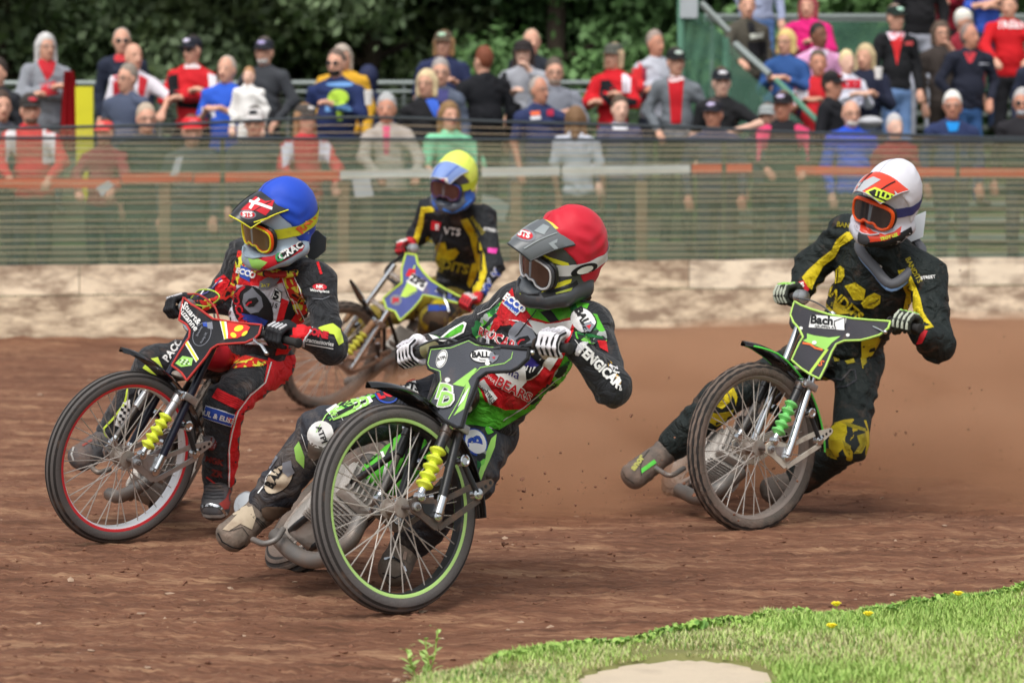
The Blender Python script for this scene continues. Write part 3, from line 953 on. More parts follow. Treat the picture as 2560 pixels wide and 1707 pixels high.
# ---------------- trees
def tree(cx, cy, h, rad, cols, label, seed, n=9000, leaf=.11, conifer=False):
    r_ = np.random.default_rng(seed)
    root = empty('pine_tree' if conifer else 'broadleaf_tree', (cx, cy, .5)); tag(root, label, 'tree', 'trees close behind the crowd')
    m = MB()
    m.tube([(cx, cy, .4), (cx + .1, cy, 2.5 + h * .35), (cx - .05, cy + .1, 2.5 + h * .7), (cx, cy, 2.5 + h * .95)], [.14, .10, .07, .03], 9)
    m.build('trunk', M('bark', '#3c332a', .95, var=.3), root)
    lm = MB()
    lob = []
    for i in range(22):
        a = r_.uniform(0, 2 * math.pi); z = .9 + h * r_.uniform(.02, .98)
        rr_ = rad * (1 - .75 * (z - 1.7) / h) if conifer else rad * math.sin(math.pi * min(.93, max(.25, (z - 1.2) / h)))
        rr_ *= r_.uniform(.45, 1.0)
        c = np.array([cx + rr_ * math.cos(a), cy + rr_ * math.sin(a), z]); lob.append(c)
        lm.tube([(cx, cy, z - .5), tuple(c)], [.06, .015], 5)
    lm.build('limb', _M['bark'], root)['kind'] = 'stuff'
    lob = np.array(lob); k = r_.integers(0, len(lob), n)
    sp = rad * .42
    d = r_.normal(size=(n, 3)); d /= np.linalg.norm(d, axis=1)[:, None]
    pos = lob[k] + d * (sp * (r_.uniform(.45, 1.05, n)))[:, None] * np.array([1, 1, .62])
    if not conifer: pos += .12 * r_.normal(size=(n, 3))
    nrm = d + .7 * r_.normal(size=(n, 3)); nrm /= np.linalg.norm(nrm, axis=1)[:, None]
    u = np.cross(nrm, r_.normal(size=(n, 3))); u /= np.linalg.norm(u, axis=1)[:, None]
    v = np.cross(nrm, u)
    s1 = leaf * r_.uniform(.5, 1.2, n); s2 = s1 * (.28 if conifer else .6)
    p = np.stack([pos - u * s1[:, None], pos + v * s2[:, None], pos + u * s1[:, None], pos - v * s2[:, None]], 1).reshape(-1, 3)
    me = bpy.data.meshes.new('crown')
    me.vertices.add(4 * n); me.vertices.foreach_set('co', p.astype(np.float32).ravel())
    me.loops.add(4 * n); me.loops.foreach_set('vertex_index', np.arange(4 * n, dtype=np.int32))
    me.polygons.add(n); me.polygons.foreach_set('loop_start', np.arange(0, 4 * n, 4, dtype=np.int32))
    me.update(calc_edges=True)
    for c in cols: me.materials.append(c)
    mi = ((k * 7 + seed) % len(cols)); fl = r_.uniform(0, 1, n) < .25; mi[fl] = r_.integers(0, len(cols), fl.sum())
    me.polygons.foreach_set('material_index', mi.astype(np.int32))
    link('crown', me, root)
LA = [leafmat('leaf_a', '#4a6839'), leafmat('leaf_b', '#587a46'), leafmat('leaf_c', '#688c55'), leafmat('leaf_d', '#415c37')]
LP = [leafmat('pine_a', '#4b5c40'), leafmat('pine_b', '#5f7251'), leafmat('pine_c', '#6e805d'), leafmat('pine_d', '#55653f')]
names = ['dusky pine at the far left behind the grey haired woman', 'dusky pine behind the man with the navy jacket and glasses', 'dense dark pine above the red capped spectators', 'olive green pine behind the bearded man in the charcoal sweatshirt',
         'dark bushy pine behind the man with the black beard', 'broad leafy tree left of the woman with the green cap', 'broad leafy tree behind the person with their back turned', 'broad leafy tree behind the man with glasses and grey hoodie',
         'dark broad leafy tree beside the green netted stair', 'leafy tree glimpsed above the pink hoodie', 'leafy tree behind the top of the stand', 'leafy tree at the far right behind the stand']
for i in range(12):
    x = -6.3 + i * 1.13
    con = i < 5
    tree(x, 35 + (i % 2) * 1.2, 6.5, 1.9, LP if con else LA, names[i], 100 + i, n=23000, leaf=.085, conifer=False)
# the wood behind them that reads as one mass
r_ = np.random.default_rng(9); n = 26000
pos = np.stack([r_.uniform(-14, 14, n), r_.uniform(39, 41.5, n), r_.uniform(1.2, 9, n)], 1)
u = r_.normal(size=(n, 3)); u /= np.linalg.norm(u, axis=1)[:, None]; v = np.cross(u, r_.normal(size=(n, 3))); v /= np.linalg.norm(v, axis=1)[:, None]
s1 = .28
p = np.stack([pos - u * s1, pos + v * s1 * .7, pos + u * s1, pos - v * s1 * .7], 1).reshape(-1, 3)
me = bpy.data.meshes.new('wood'); me.vertices.add(4 * n); me.vertices.foreach_set('co', p.astype(np.float32).ravel())
me.loops.add(4 * n); me.loops.foreach_set('vertex_index', np.arange(4 * n, dtype=np.int32)); me.polygons.add(n); me.polygons.foreach_set('loop_start', np.arange(0, 4 * n, 4, dtype=np.int32)); me.update(calc_edges=True)
me.materials.append(LA[3]); me.materials.append(LA[0]); me.polygons.foreach_set('material_index', r_.integers(0, 2, n).astype(np.int32))
tag(link('far_wood', me), 'dark mass of woodland filling everything beyond the nearer trees', 'woodland', kind='stuff')

# ================================================================== THE CROWD
SKIN = [M('skin_a', '#d9a58c', .55, var=.08, vscale=12), M('skin_b', '#c98f76', .55, var=.08, vscale=12), M('skin_c', '#e3b8a2', .55, var=.08, vscale=12), M('skin_d', '#7c523d', .55, var=.08)]
EYE = M('eye_dark', '#4a3a34', .4); LIP = M('lip', '#a3605a', .5)
def cloth(c): return M('cloth_' + c, c, .88, var=.10, vscale=5, sheen=.0, bump=.25, bscale=18)
def hairm(c): return M('hair_' + c, c, .7, var=.3, vscale=30, bump=.5, bscale=90)
crnd = random.Random(21)
def find_d(px, py, h):
    best = None
    for i in range(60):
        d = 1.3 + i * .09
        q = PB(px, py, d); e = abs(q.z - h - floor_d(d, q.x))
        if best is None or e < best[0]: best = (e, d)
    return best[1]

def spectator(label, px, py, top='#333333', h=1.70, d=None, arms='down', leg='#2b3340', hair='#5a4636', style='short', hat=None, skin=0, sleeve='long', yaw=0, extra=(), glasses=None, beard=None, s=1.0, wide=1.0, name='person', back=False, sit=False, tilt=0.0, legs=True):
    if d is None: d = find_d(px, py, h)
    T = PB(px, py, d)
    fz = floor_d(d, T.x)
    if legs == 'float': fz = T.z - h
    if not yaw: yaw = crnd.uniform(-26, 26)
    ln_, pt_ = crnd.uniform(-.07, .07), crnd.uniform(-.05, .10)
    if s < .75: ln_ = pt_ = 0
    hyaw = crnd.uniform(-30, 25)
    R = Matrix.Rotation(math.radians(yaw + (180 if back else 0)), 3, 'Z')
    def L(x, y, z):
        """x to the viewer's right, y towards the viewer, z below the crown"""
        k_ = min(0, z + .27)
        if z > -.262:
            a_ = math.radians(hyaw); x, y = x * math.cos(a_) - y * math.sin(a_), x * math.sin(a_) + y * math.cos(a_)
        return T + R @ Vector(((x + ln_ * k_) * s, -(y + pt_ * k_) * s, 0)) + Vector((0, 0, z * s))
    root = empty(name, (T.x, T.y, fz)); tag(root, label, 'person' if s > .75 else 'child')
    hx = .175 * wide
    J = {}
    for sg in (-1, 1):
        J['sh', sg] = L(sg * hx * .95, 0, -.362 + sg * crnd.uniform(-.018, .018))
        a = arms if isinstance(arms, str) else arms[0 if sg < 0 else 1]
        if a == 'down': e, w = (sg * (hx + .06), -.02, -.60), (sg * (hx + .045), .08, -.83)
        elif a == 'crossed': e, w = (sg * (hx + .07), .06, -.57), (-sg * .03, .20, -.53 - .03 * sg)
        elif a == 'rail': e, w = (sg * (hx + .07), .14, -.55), (sg * .17, .36, -.68)
        elif a == 'hold': e, w = (sg * (hx + .06), .05, -.58), (sg * .10, .24, -.50)
        elif a == 'hips': e, w = (sg * (hx + .10), -.02, -.57), (sg * (hx + .0), .10, -.75)
        elif a == 'face': e, w = (sg * (hx + .05), .14, -.52), (sg * .08, .19, -.31)
        elif a == 'out': e, w = (sg * (hx + .13), .10, -.50), (sg * (hx + .02), .30, -.62)
        elif a == 'lean': e, w = (sg * (hx + .16), .12, -.50), (-sg * .02, .32, -.60)
        J['el', sg] = L(*e); J['wr', sg] = L(*w)
        hd = (Vector(J['wr', sg]) - Vector(J['el', sg])).normalized()
        J['ha', sg] = J['wr', sg] + hd * .075 * s
        J['hip', sg] = L(sg * .085, 0, -.88)
        if sit: J['kn', sg] = L(sg * .12, .36, -.92); J['an', sg] = Vector((J['kn', sg].x, J['kn', sg].y, fz + .09))
        else:
            J['an', sg] = Vector((T.x, T.y, fz + .09)) + R @ Vector((sg * .10 * s, .02, 0))
            J['kn', sg] = (J['hip', sg] + J['an', sg]) / 2 + R @ Vector((0, -.03, 0))
        J['toe', sg] = J['an', sg] + R @ Vector((sg * .03, -.15, -.05)) * s
    hc = L(0, 0, -.115) ; RM = R; RH = R @ Matrix.Rotation(math.radians(-hyaw), 3, 'Z')
    neck, chest, belly, pel = L(0, -.01, -.27), L(0, -.01, -.43), L(0, 0, -.64), L(0, 0, -.84)
    # ---- the body: one continuous surface
    pr = [ell(L(0, -.012, -.10), (.077 * s, .094 * s, .10 * s), RM), ell(L(0, .022, -.165), (.058 * s, .066 * s, .078 * s), RM), cap(L(0, .06, -.215), L(0, .05, -.218), .022 * s, .022 * s),
          cap(L(0, .092, -.13), L(0, .104, -.158), .009 * s, .014 * s), cap(L(0, -.01, -.18), L(0, -.015, -.30), .053 * s, .056 * s)]
    for sg in (-1, 1): pr.append(ell(L(sg * .078, -.008, -.135), (.010 * s, .018 * s, .030 * s), RM))
    pr += [ell(chest, (.145 * s * wide, .10 * s, .17 * s), RM), ell(belly, (.13 * s * wide, .10 * s, .17 * s), RM), ell(pel, (.14 * s, .10 * s, .11 * s), RM)]
    for sg in (-1, 1):
        pr += [cap(J['sh', sg], J['el', sg], .047 * s, .037 * s), cap(J['el', sg], J['wr', sg], .037 * s, .026 * s)]
        v = (J['ha', sg] - J['wr', sg]).normalized(); sd_ = v.cross(Vector((0, 0, 1)));
        sd_ = sd_.normalized() if sd_.length > .1 else Vector((1, 0, 0))
        up = sd_.cross(v)
        pr.append(cap(J['wr', sg] + v * .02 * s, J['ha', sg], .026 * s, .030 * s))
        for k in range(4):
            b = J['ha', sg] + sd_ * (k - 1.5) * .019 * s + v * .01 * s; m_ = b + v * (.042 - .004 * abs(k - 1.3)) * s - up * .012 * s; e_ = m_ + v * .018 * s - up * .022 * s
            pr += [cap(b, m_, .0095 * s, .009 * s), cap(m_, e_, .009 * s, .0075 * s)]
        pr.append(cap(J['wr', sg] + v * .03 * s + sd_ * .025 * s, J['wr', sg] + v * .075 * s + sd_ * .052 * s, .011 * s, .009 * s))
        if legs: pr += [cap(J['hip', sg], J['kn', sg], .072 * s, .05 * s), cap(J['kn', sg], J['an', sg], .05 * s, .035 * s)]
    key_h = .0135 if s > .7 else .011
    me = sdf_mesh('body', pr, h=key_h, k=.009)
    me.materials.append(SKIN[skin]); link('body', me, root)
    # ---- clothes
    g = .016 * s
    tp = [ell(chest, (.142 * s * wide, .105 * s, .17 * s), RM), ell(belly, (.14 * s * wide, .115 * s * wide, .18 * s), RM), ell(L(0, 0, -.80), (.148 * s * wide, .11 * s, .10 * s), RM), cap(L(0, -.02, -.285), J['sh', -1], .056 * s, .05 * s), cap(L(0, -.02, -.285), J['sh', 1], .056 * s, .05 * s)]
    for sg in (-1, 1):
        tp.append(cap(J['sh', sg], J['el', sg] if sleeve != 'short' else J['sh', sg].lerp(J['el', sg], .75), .052 * s, .046 * s))
        if sleeve == 'long': tp.append(cap(J['el', sg], J['el', sg].lerp(J['wr', sg], .93), .044 * s, .036 * s))
    mt = sdf_mesh('top', tp, h=.0165 * max(s, .7), k=.014, grow=g * .5, wrinkle=.011, wl=.13)
    mt.materials.append(cloth(top)); bv = bvh_of(mt); link('top', mt, root)
    if legs:
        lp = [ell(L(0, 0, -.86), (.145 * s * (wide * .5 + .5), .11 * s, .10 * s), RM)]
        for sg in (-1, 1): lp += [cap(J['hip', sg], J['kn', sg], .083 * s, .062 * s), cap(J['kn', sg], J['an', sg], .062 * s, .052 * s)]
        ml_ = sdf_mesh('trousers', lp, h=.02, k=.014, wrinkle=.006, wl=.15); ml_.materials.append(cloth(leg)); link('trousers', ml_, root)
        for sg in (-1, 1):
            m = MB(); a_, t_ = J['an', sg], J['toe', sg]
            m.tube([a_ + (a_ - t_) * .25 + Vector((0, 0, -.045)), a_ + Vector((0, 0, -.02)), a_.lerp(t_, .5) + Vector((0, 0, -.005)), t_, t_ + (t_ - a_) * .2], [.03, .045, .045, .038, .015], 8)
            m.build('shoe', M('shoe_dark', '#2c2a2a', .6), root)
    # ---- hair, beard, hat, glasses, eyes
    if style != 'bald':
        hm_ = []
        if style in ('short', 'fringe', 'crop', 'receding'):
            off = .018 if style != 'crop' else .011
            hm_ = [ell(L(0, -.022, -.088 if style != 'receding' else -.11), (.080 * s + off * .3, .092 * s, (.100 if style != 'receding' else .10) * s + off), RM)]
            zc, yc = (.045, -.075) if style != 'receding' else (.0, -.09)
        elif style == 'long':
            hm_ = [ell(L(0, -.018, -.09), (.088 * s, .098 * s, .108 * s), RM)]
            for sg in (-1, 1): hm_.append(cap(L(sg * .07, -.02, -.10), L(sg * .085, -.02, -.31), .036 * s, .026 * s))
            hm_.append(cap(L(0, -.06, -.12), L(0, -.07, -.33), .06 * s, .04 * s)); yc = .04
        elif style == 'bob':
            hm_ = [ell(L(0, -.018, -.095), (.092 * s, .10 * s, .11 * s), RM)]
            for sg in (-1, 1): hm_.append(cap(L(sg * .072, -.02, -.10), L(sg * .078, -.01, -.225), .034 * s, .028 * s))
            hm_.append(cap(L(0, -.06, -.12), L(0, -.05, -.22), .055 * s, .045 * s)); yc = .04
        def post(D, X, Y, Z):
            # open the hair over the face
            fx, fy_ = (RH @ Vector((0, -1, 0))).x, (RH @ Vector((0, -1, 0))).y
            c0 = L(0, 0, -.1)
            yy = (X - c0.x) * fx + (Y - c0.y) * fy_; zz_ = (Z - c0.z)
            lim = .050 * s if style in ('long', 'bob') else .030 * s
            hl = (.040 if style != 'receding' else .070) * s
            face = np.minimum(yy - lim * np.where(zz_ > 0, 1.0, .6), (hl - zz_) + 0 * yy)
            return np.maximum(D, face)
        mh = sdf_mesh('hair', hm_, h=.011, k=.010, post=post, wrinkle=.005, wl=.03)
        mh.materials.append(hairm(hair)); link('hair', mh, root)
    else:
        pass
    if beard:
        mb_ = sdf_mesh('beard', [ell(L(0, .035, -.20), (.055 * s, .055 * s, .045 * s), RM), cap(L(-.055, .01, -.16), L(.055, .01, -.16), .018 * s, .018 * s)], h=.009, k=.008, wrinkle=.003, wl=.02)
        mb_.materials.append(hairm(beard)); link('beard', mb_, root)
    if hat:
        kind, c1, c2 = hat
        m = MB()
        prof = [(.0, .089 * s), (.03 * s, .090 * s), (.055 * s, .080 * s), (.075 * s, .055 * s), (.083 * s, .02 * s), (.084 * s, .0001)]
        if kind == 'beanie': prof = [(-.03 * s, .088 * s), (0, .093 * s), (.03 * s, .092 * s), (.06 * s, .078 * s), (.085 * s, .05 * s), (.093 * s, .0001)]
        m.lathe(L(0, -.010, -.075), (0, 0, 1), prof, 18); m.build('cap' if kind != 'beanie' else 'beanie', cloth(c1), root)
        if kind == 'cap':
            m = MB(); rows = []
            for i in range(5):
                for j in range(9):
                    a = math.radians(-62 + 124 * j / 8); r0 = .084 + .062 * i / 4 * (math.cos(a) ** .8)
                    rows.append(L(math.sin(a) * r0 * .95, math.cos(a) * r0, -.072 - .02 * i / 4 - .012 * abs(math.sin(a))))
            up_ = [q + Vector((0, 0, .006)) for q in rows]
            f1 = [(i * 9 + j, i * 9 + j + 1, (i + 1) * 9 + j + 1, (i + 1) * 9 + j) for i in range(4) for j in range(8)]
            m.add(rows + up_, f1 + [tuple(45 + q for q in f[::-1]) for f in f1] + [(36 + j, 36 + j + 1, 81 + j + 1, 81 + j) for j in range(8)])
            m.build('peak', cloth(c1), root)
            if c2:
                m = MB(); m.sphere(L(0, .070, -.035), (.042 * s, .016 * s, .022 * s), 10, 6); m.build('badge', cloth(c2), root)
    if not back:
        for sg in (-1, 1):
            m = MB(); m.sphere(L(sg * .030, .076, -.122), (.0085 * s, .006 * s, .0042 * s), 8, 5); m.build('eye', EYE, root)
        if not beard:
            m = MB(); m.tube([L(-.022, .083, -.188), L(0, .090, -.186), L(.022, .083, -.188)], .0045 * s, 6); m.build('mouth', LIP, root)
        m = MB()
        for sg in (-1, 1):
            m = MB(); m.tube([L(sg * .016, .086, -.103), L(sg * .03, .088, -.099), L(sg * .05, .074, -.104)], .0035 * s, 5); m.build('eyebrow', hairm(hair), root)
        if glasses:
            m = MB()
            for sg in (-1, 1):
                m.tube([L(sg * (.032 + .024 * math.cos(a)), .098 - abs(.3 * .024 * math.cos(a)), -.122 + .017 * math.sin(a)) for a in [k * math.pi / 5 for k in range(10)]], .003, 5, closed=True)
                m.tube([L(sg * .056, .09, -.118), L(sg * .082, .0, -.118)], .0025, 5)
            m.tube([L(-.01, .1, -.118), L(.01, .1, -.118)], .003, 5)
            m.build('glasses', M('glasses_frame', '#4a4644', .3), root)
            if glasses == 'dark' and crnd.random() < .6:
                m = MB()
                for sg in (-1, 1): m.sphere(L(sg * .032, .092, -.122), (.024 * s, .006, .017 * s), 10, 6)
                m.build('lenses', M('dark_lens', '#15161a', .12), root)
    for nm_, polys, c in extra:
        if nm_ == 'words':
            for w_, x_, y_, sz_ in polys: lettering(w_, bv, px + x_, py + y_, sz_, cloth(c), root, bold=.03, off=.006)
        else:
            patch(nm_, bv, [[(px + x_, py + y_) for x_, y_ in pl] for pl in polys], cloth(c), root, off=.005, res=9)
    return root, L, J

# jacket front opening showing the shirt under it; widths in photo pixels below the crown
def vee(c, w=18, y0=68, y1=190): return ('shirt', [[(-w, y0), (w, y0), (w * .75, y0 + 60), (w * .6, y1), (-w * .6, y1), (-w * .75, y0 + 60)]], c)
def collar(c): return ('collar', [[(-24, 66), (24, 66), (16, 84), (-16, 84)]], c)
def bib(c, x0, x1, y0, y1): return ('panel', [[(x0, y0), (x1, y0), (x1, y1), (x0, y1)]], c)

SP = spectator
SP('person at the far left edge in a dark jacket, cut by the frame', -8, 150, '#23252b', h=1.68, hair='#3b3029')
SP('woman with long grey hair and red scarf standing with arms crossed over a grey cardigan', 116, 85, '#8c9097', h=1.66, arms='crossed', leg='#34465c', hair='#c9c8c6', style='long', glasses='clear', extra=[('scarf', [[(-26, 64), (26, 64), (16, 100), (0, 118), (-10, 96)]], '#c02832'), ('bag', [[(-16, 128), (22, 118), (30, 150), (-8, 156)]], '#c3313a')])
SP('man in a dark cap and red and white anorak leaning at the far left rail', 76, 240, '#cf2a34', h=1.62, d=1.45, arms='rail', hat=('cap', '#33302e', '#c7404a'), beard='#6b5548', hair='#3b302a', wide=1.1, extra=[bib('#e8e6ea', 30, 62, 76, 170), bib('#e8e6ea', -62, -36, 76, 170)])
SP('grey clad person low at the left edge beside the man in the red anorak', 4, 232, '#4a4c55', h=1.5, d=1.9, hair='#4a3a30')
SP('tall balding man with glasses and dark navy jacket behind the red and white jersey', 305, 71, '#232a3c', h=1.78, d=4.3, hair='#a59a90', style='receding', glasses='dark', skin=0, extra=[collar('#cc3a40')])
SP('bald man in a white and red racing jersey', 335, 109, '#e6e2ea', h=1.74, d=3.6, style='bald', arms=('down', 'out'), sleeve='half', leg='#23252b', extra=[bib('#cf2f3a', -52, -30, 76, 150), ('panel', [[(12, 78), (34, 90), (22, 140), (10, 120)]], '#cf2f3a')])
SP('man in a slate blue sweatshirt in front of the white and red jersey', 317, 163, '#4d566c', h=1.68, d=2.6, hair='#8f8478', style='crop', glasses='clear', leg='#2c3340')
SP('older man with cropped grey hair, only head and dark collar above the cable', 366, 262, '#30343a', h=1.62, d=1.5, hair='#b9a894', style='crop', glasses='clear')
SP('child in a red cap at the rail, between the slate sweatshirt and the red anorak', 261, 303, '#8f3a40', h=1.3, d=1.35, s=.85, hat=('cap', '#e04a48', '#f0a090'), arms='rail', hair='#5a4030')
SP('youth in a black cap with arms crossed over a red bodywarmer with black sleeves', 480, 94, '#cc1f28', h=1.70, arms='crossed', leg='#18181c', hat=('cap', '#1d1f2a', '#d7d3e6'), glasses='dark', hair='#2c2420', extra=[('sleeve', [[(-62, 96), (-36, 92), (-30, 150), (52, 158), (56, 182), (-30, 176), (-56, 150)]], '#16161a'), ('sleeve', [[(40, 90), (60, 96), (62, 140), (44, 136)]], '#e9e6ea'), ('collar', [[(-24, 66), (24, 66), (18, 78), (-18, 78)]], '#e6dada')])
SP('person in a bright red cap, only cap and face above the top cable', 480, 294, '#444a50', h=1.45, d=1.4, hat=('cap', '#d9232f', '#e76a70'), hair='#6a5040')
b_, L_, J_ = SP('balding man in a royal blue shirt holding the baby', 566, 141, '#2f5fd0', h=1.74, d=2.9, arms='hold', sleeve='short', leg='#2a3550', hair='#b4a69a', style='receding', extra=[('sleeve', [[(-62, 128), (-30, 124), (-26, 152), (-60, 158)]], '#e8eaf0')])
SP('baby in a white top and hood held by the man in royal blue', 622, 171, '#eceae6', h=.78, d=2.55, s=.62, arms='down', leg='#e4e2dc', hair='#b0845e', style='crop', skin=2, name='baby', legs='float')
SP('bearded man in a dark cap and charcoal sweatshirt behind the baby', 660, 99, '#3c3f44', h=1.78, d=3.7, arms='hips', leg='#3a4658', hat=('cap', '#22242c', '#b9b0dc'), beard='#c9c2bc', hair='#5a504a', wide=1.15)
SP('person in a black cap with white peak at the rail below the charcoal sweatshirt', 636, 272, '#3f444c', h=1.55, d=1.45, hat=('cap', '#d5d2cf', '#22242a'), hair='#3a302a', glasses='clear')
SP('long haired woman in a dark cap and red and white anorak at the rail', 765, 262, '#c83a40', h=1.6, d=1.5, arms='rail', hair='#a07a58', style='long', hat=('cap', '#4b4540', '#c9c4c0'), extra=[('sleeve', [[(-62, 90), (-34, 76), (-30, 140), (-58, 158)]], '#dcdcea'), ('sleeve', [[(62, 90), (34, 76), (30, 140), (58, 158)]], '#dcdcea')])
SP('big black bearded man in a navy shirt with lime green print, holding a cup', 840, 126, '#202f5c', h=1.78, d=2.7, arms=('down', 'hold'), hair='#6a5a50', beard='#1c1816', glasses='dark', wide=1.3, style='crop', extra=[('print', [oval(6, 118, 26, 20)], '#b5d84a'), ('print', [oval(10, 86, 34, 6)], '#6f9fd8'), ('print', [[(-26, 140), (38, 138), (38, 152), (-26, 154)]], '#6b9cd0'), ('print', [[(0, 154), (18, 154), (16, 176), (3, 176)]], '#a8cf3f')])
m = MB(); q = PB(921, 246, 2.15); cupr = empty('paper_cup', q - Vector((0, 0, .06))); tag(cupr, 'white paper cup held up by the man with the black beard', 'cup')
m.lathe(q - Vector((0, 0, .06)), (0, 0, 1), [(0, .03), (.11, .04), (.115, .041)], 14); m.build('cup', M('paper', '#e8e6e2', .6), cupr); m = MB(); m.lathe(q + Vector((0, 0, .056)), (0, 0, 1), [(0, .042), (.01, .042), (.014, .036)], 14); m.build('lid', M('lid_white', '#f0efec', .4), cupr)
SP('person with pale hair in a mustard yellow fleece behind the man with the black beard', 856, 113, '#d6a32c', h=1.70, d=3.9, hair='#b5a89a', style='bob', wide=1.15, extra=[('stripe', [[(52, 110), (58, 108), (60, 170), (54, 170)]], '#2a3048')])
SP('person in a dark navy coat mostly hidden behind the mustard fleece', 918, 165, '#222b4c', h=1.55, d=4.6, hair='#20284a', style='bob', back=True)
SP('older man with grey hair and a beige jacket leaning at the rail', 966, 238, '#aaa198', h=1.64, d=1.5, arms='rail', hair='#aeb0b0', style='short', skin=1, extra=[vee('#d05a78', 9, 78, 150)])
SP('woman in a navy shirt with a pale green visor on her head', 1109, 79, '#262f52', h=1.70, d=4.3, arms=('down', 'hold'), sleeve='half', hair='#a88058', style='bob', hat=('cap', '#5e5142', '#bfe6c8'), wide=1.15)
SP('blonde woman with glasses in a black cardigan over a blue top', 1066, 175, '#17171b', h=1.62, d=2.3, hair='#d9c49a', style='bob', glasses='clear', extra=[('shirt', [[(-2, 76), (26, 70), (40, 120), (18, 116)]], '#3a62c8')])
SP('grey haired man in a blue grey jacket between the blonde woman and the navy shirt', 1101, 150, '#5c6577', h=1.74, d=2.95, hair='#a09a96', glasses='clear', extra=[vee('#4a4a80', 20, 74, 200)])
SP('person with auburn hair in a black coat standing with their back turned', 1207, 121, '#14161c', h=1.76, d=3.3, hair='#7c452e', style='short', back=True, wide=1.25, leg='#14161c')
SP('woman in a grey striped top with black sleeves, hands raised to her mouth', 1308, 102, '#a5a8b0', h=1.70, d=3.5, arms=('hold', 'face'), hair='#3a2c28', style='long', skin=2, leg='#8a8e96', extra=[('sleeve', [[(-62, 84), (-42, 78), (-34, 150), (-4, 160), (-8, 176), (-50, 176)]], '#15161a')], hat=('cap', '#2c2626', None))
SP('man with receding fair hair in a dark fleece behind the woman with sunglasses', 1330, 74, '#20242e', h=1.78, d=4.3, hair='#c0a48c', style='receding')
SP('man with dark glasses and stubble in a light grey hoodie with arms crossed', 1386, 150, '#80848e', h=1.74, d=3.0, arms='crossed', hair='#5f544a', glasses='clear', beard='#9d8a7c', wide=1.12)
SP('tanned older man in a navy polo shirt with small red and white badges', 1349, 192, '#2b355c', h=1.68, d=2.0, sleeve='short', hair='#a89e96', style='receding', glasses='clear', skin=1, wide=1.1, extra=[('badge', [[(-24, 88), (0, 86), (2, 96), (-22, 98)]], '#e86a40'), ('badge', [[(-24, 100), (2, 98), (4, 106), (-22, 108)]], '#e8e8ee'), ('badge', [[(18, 84), (34, 82), (34, 98), (18, 98)]], '#b82a48')])
SP('girl with long brown hair in a mint green t-shirt right behind the fence', 1124, 256, '#7fd0a4', h=1.55, d=1.45, arms='rail', sleeve='half', hair='#8a6c48', style='long')
SP('girl with brown hair seen from behind in a white vest', 1440, 268, '#c9cfdc', h=1.5, d=1.5, hair='#7c5e42', style='long', back=True, sleeve='short', s=.92)
SP('woman in a grey cap with a ponytail, red bodywarmer and crossed black sleeves', 1533, 110, '#d01a26', h=1.68, arms='crossed', hair='#c4a888', style='bob', hat=('cap', '#55574f', None), leg='#c43038', extra=[('sleeve', [[(-30, 92), (-10, 90), (20, 130), (60, 140), (56, 172), (0, 166), (-34, 130)]], '#14141a'), bib('#e9e2ec', 22, 44, 76, 122)])
SP('grey haired man in a red and grey racing jacket over a light t-shirt', 1640, 79, '#b9bcc6', h=1.76, d=3.7, hair='#9c8c82', style='crop', skin=1, arms='crossed', extra=[('sleeve', [[(-62, 84), (-36, 74), (-30, 130), (-46, 190), (-58, 150)]], '#d02c30'), bib('#8a3048', -34, -24, 90, 180)])
SP('man in a black cap with a grey blazer open over a red shirt', 1690, 124, '#70767c', h=1.76, d=2.6, arms='hips', hat=('cap', '#181c1c', '#cfe0d6'), hair='#3a322c', leg='#20242a', extra=[vee('#c41824', 20, 72, 185), collar('#eadada')])
SP('boy with a brown fringe in a grey and white hoodie at the rail', 1550, 243, '#4a4c66', h=1.4, d=1.5, s=.9, hair='#57483a', style='fringe', skin=2, hat=None, extra=[collar('#d8dae2')])
SP('young man in a black cap and black t-shirt leaning across with one bare forearm', 1804, 174, '#18191c', h=1.72, d=2.0, arms=('down', 'lean'), sleeve='short', hat=('cap', '#181c24', '#e6e6ea'), hair='#5a4a3c', skin=2, wide=1.05)
SP('dark capped man in dull navy low at the rail, left of the pink sleeves', 1783, 253, '#3a3e54', h=1.6, d=1.45, hat=('cap', '#1c1c24', '#c8bfe0'), hair='#4a3a34', skin=1, wide=1.1)
SP('person in a small grey cap squeezed between the dark cap and the pink sleeves', 1918, 262, '#4a5468', h=1.5, d=1.9, hat=('cap', '#9aa0a0', None), hair='#5a4a40', s=.9)
SP('man in a black cap with pink sleeves on a black t-shirt at the rail', 1957, 233, '#1f1f24', h=1.68, d=1.45, sleeve='long', arms='rail', hat=('cap', '#1a181c', '#cfc4e2'), hair='#6a5448', skin=1, wide=1.15, extra=[('sleeve', [[(-66, 92), (-38, 78), (-28, 84), (-44, 160), (-64, 170)]], '#d6406c'), ('sleeve', [[(66, 92), (38, 78), (28, 84), (44, 160), (64, 170)]], '#d6406c')])
SP('man in an olive brown jacket with a camera bag, holding the sloping handrail', 1868, -14, '#4e4a40', h=1.74, d=4.6, arms=('rail', 'down'), hair='#5a4a40', leg='#23242a', extra=[('bag', [[(0, 120), (48, 116), (52, 176), (6, 178)]], '#141418'), ('shirt', [[(-2, 70), (16, 70), (22, 96), (4, 98)]], '#191a1e'), ('print', [[(6, 100), (40, 96), (40, 108), (8, 112)]], '#c8ccc0')])
SP('person in pale jeans standing higher up behind the olive brown jacket', 1900, -150, '#9fa8c4', h=1.78, d=6.0, leg='#5c7cb0', hair='#4a3c30')
SP('woman in a bright pink hoodie on the upper steps', 2020, -12, '#d41c74', h=1.70, d=5.0, arms='crossed', hair='#a04a50', style='bob', wide=1.15)
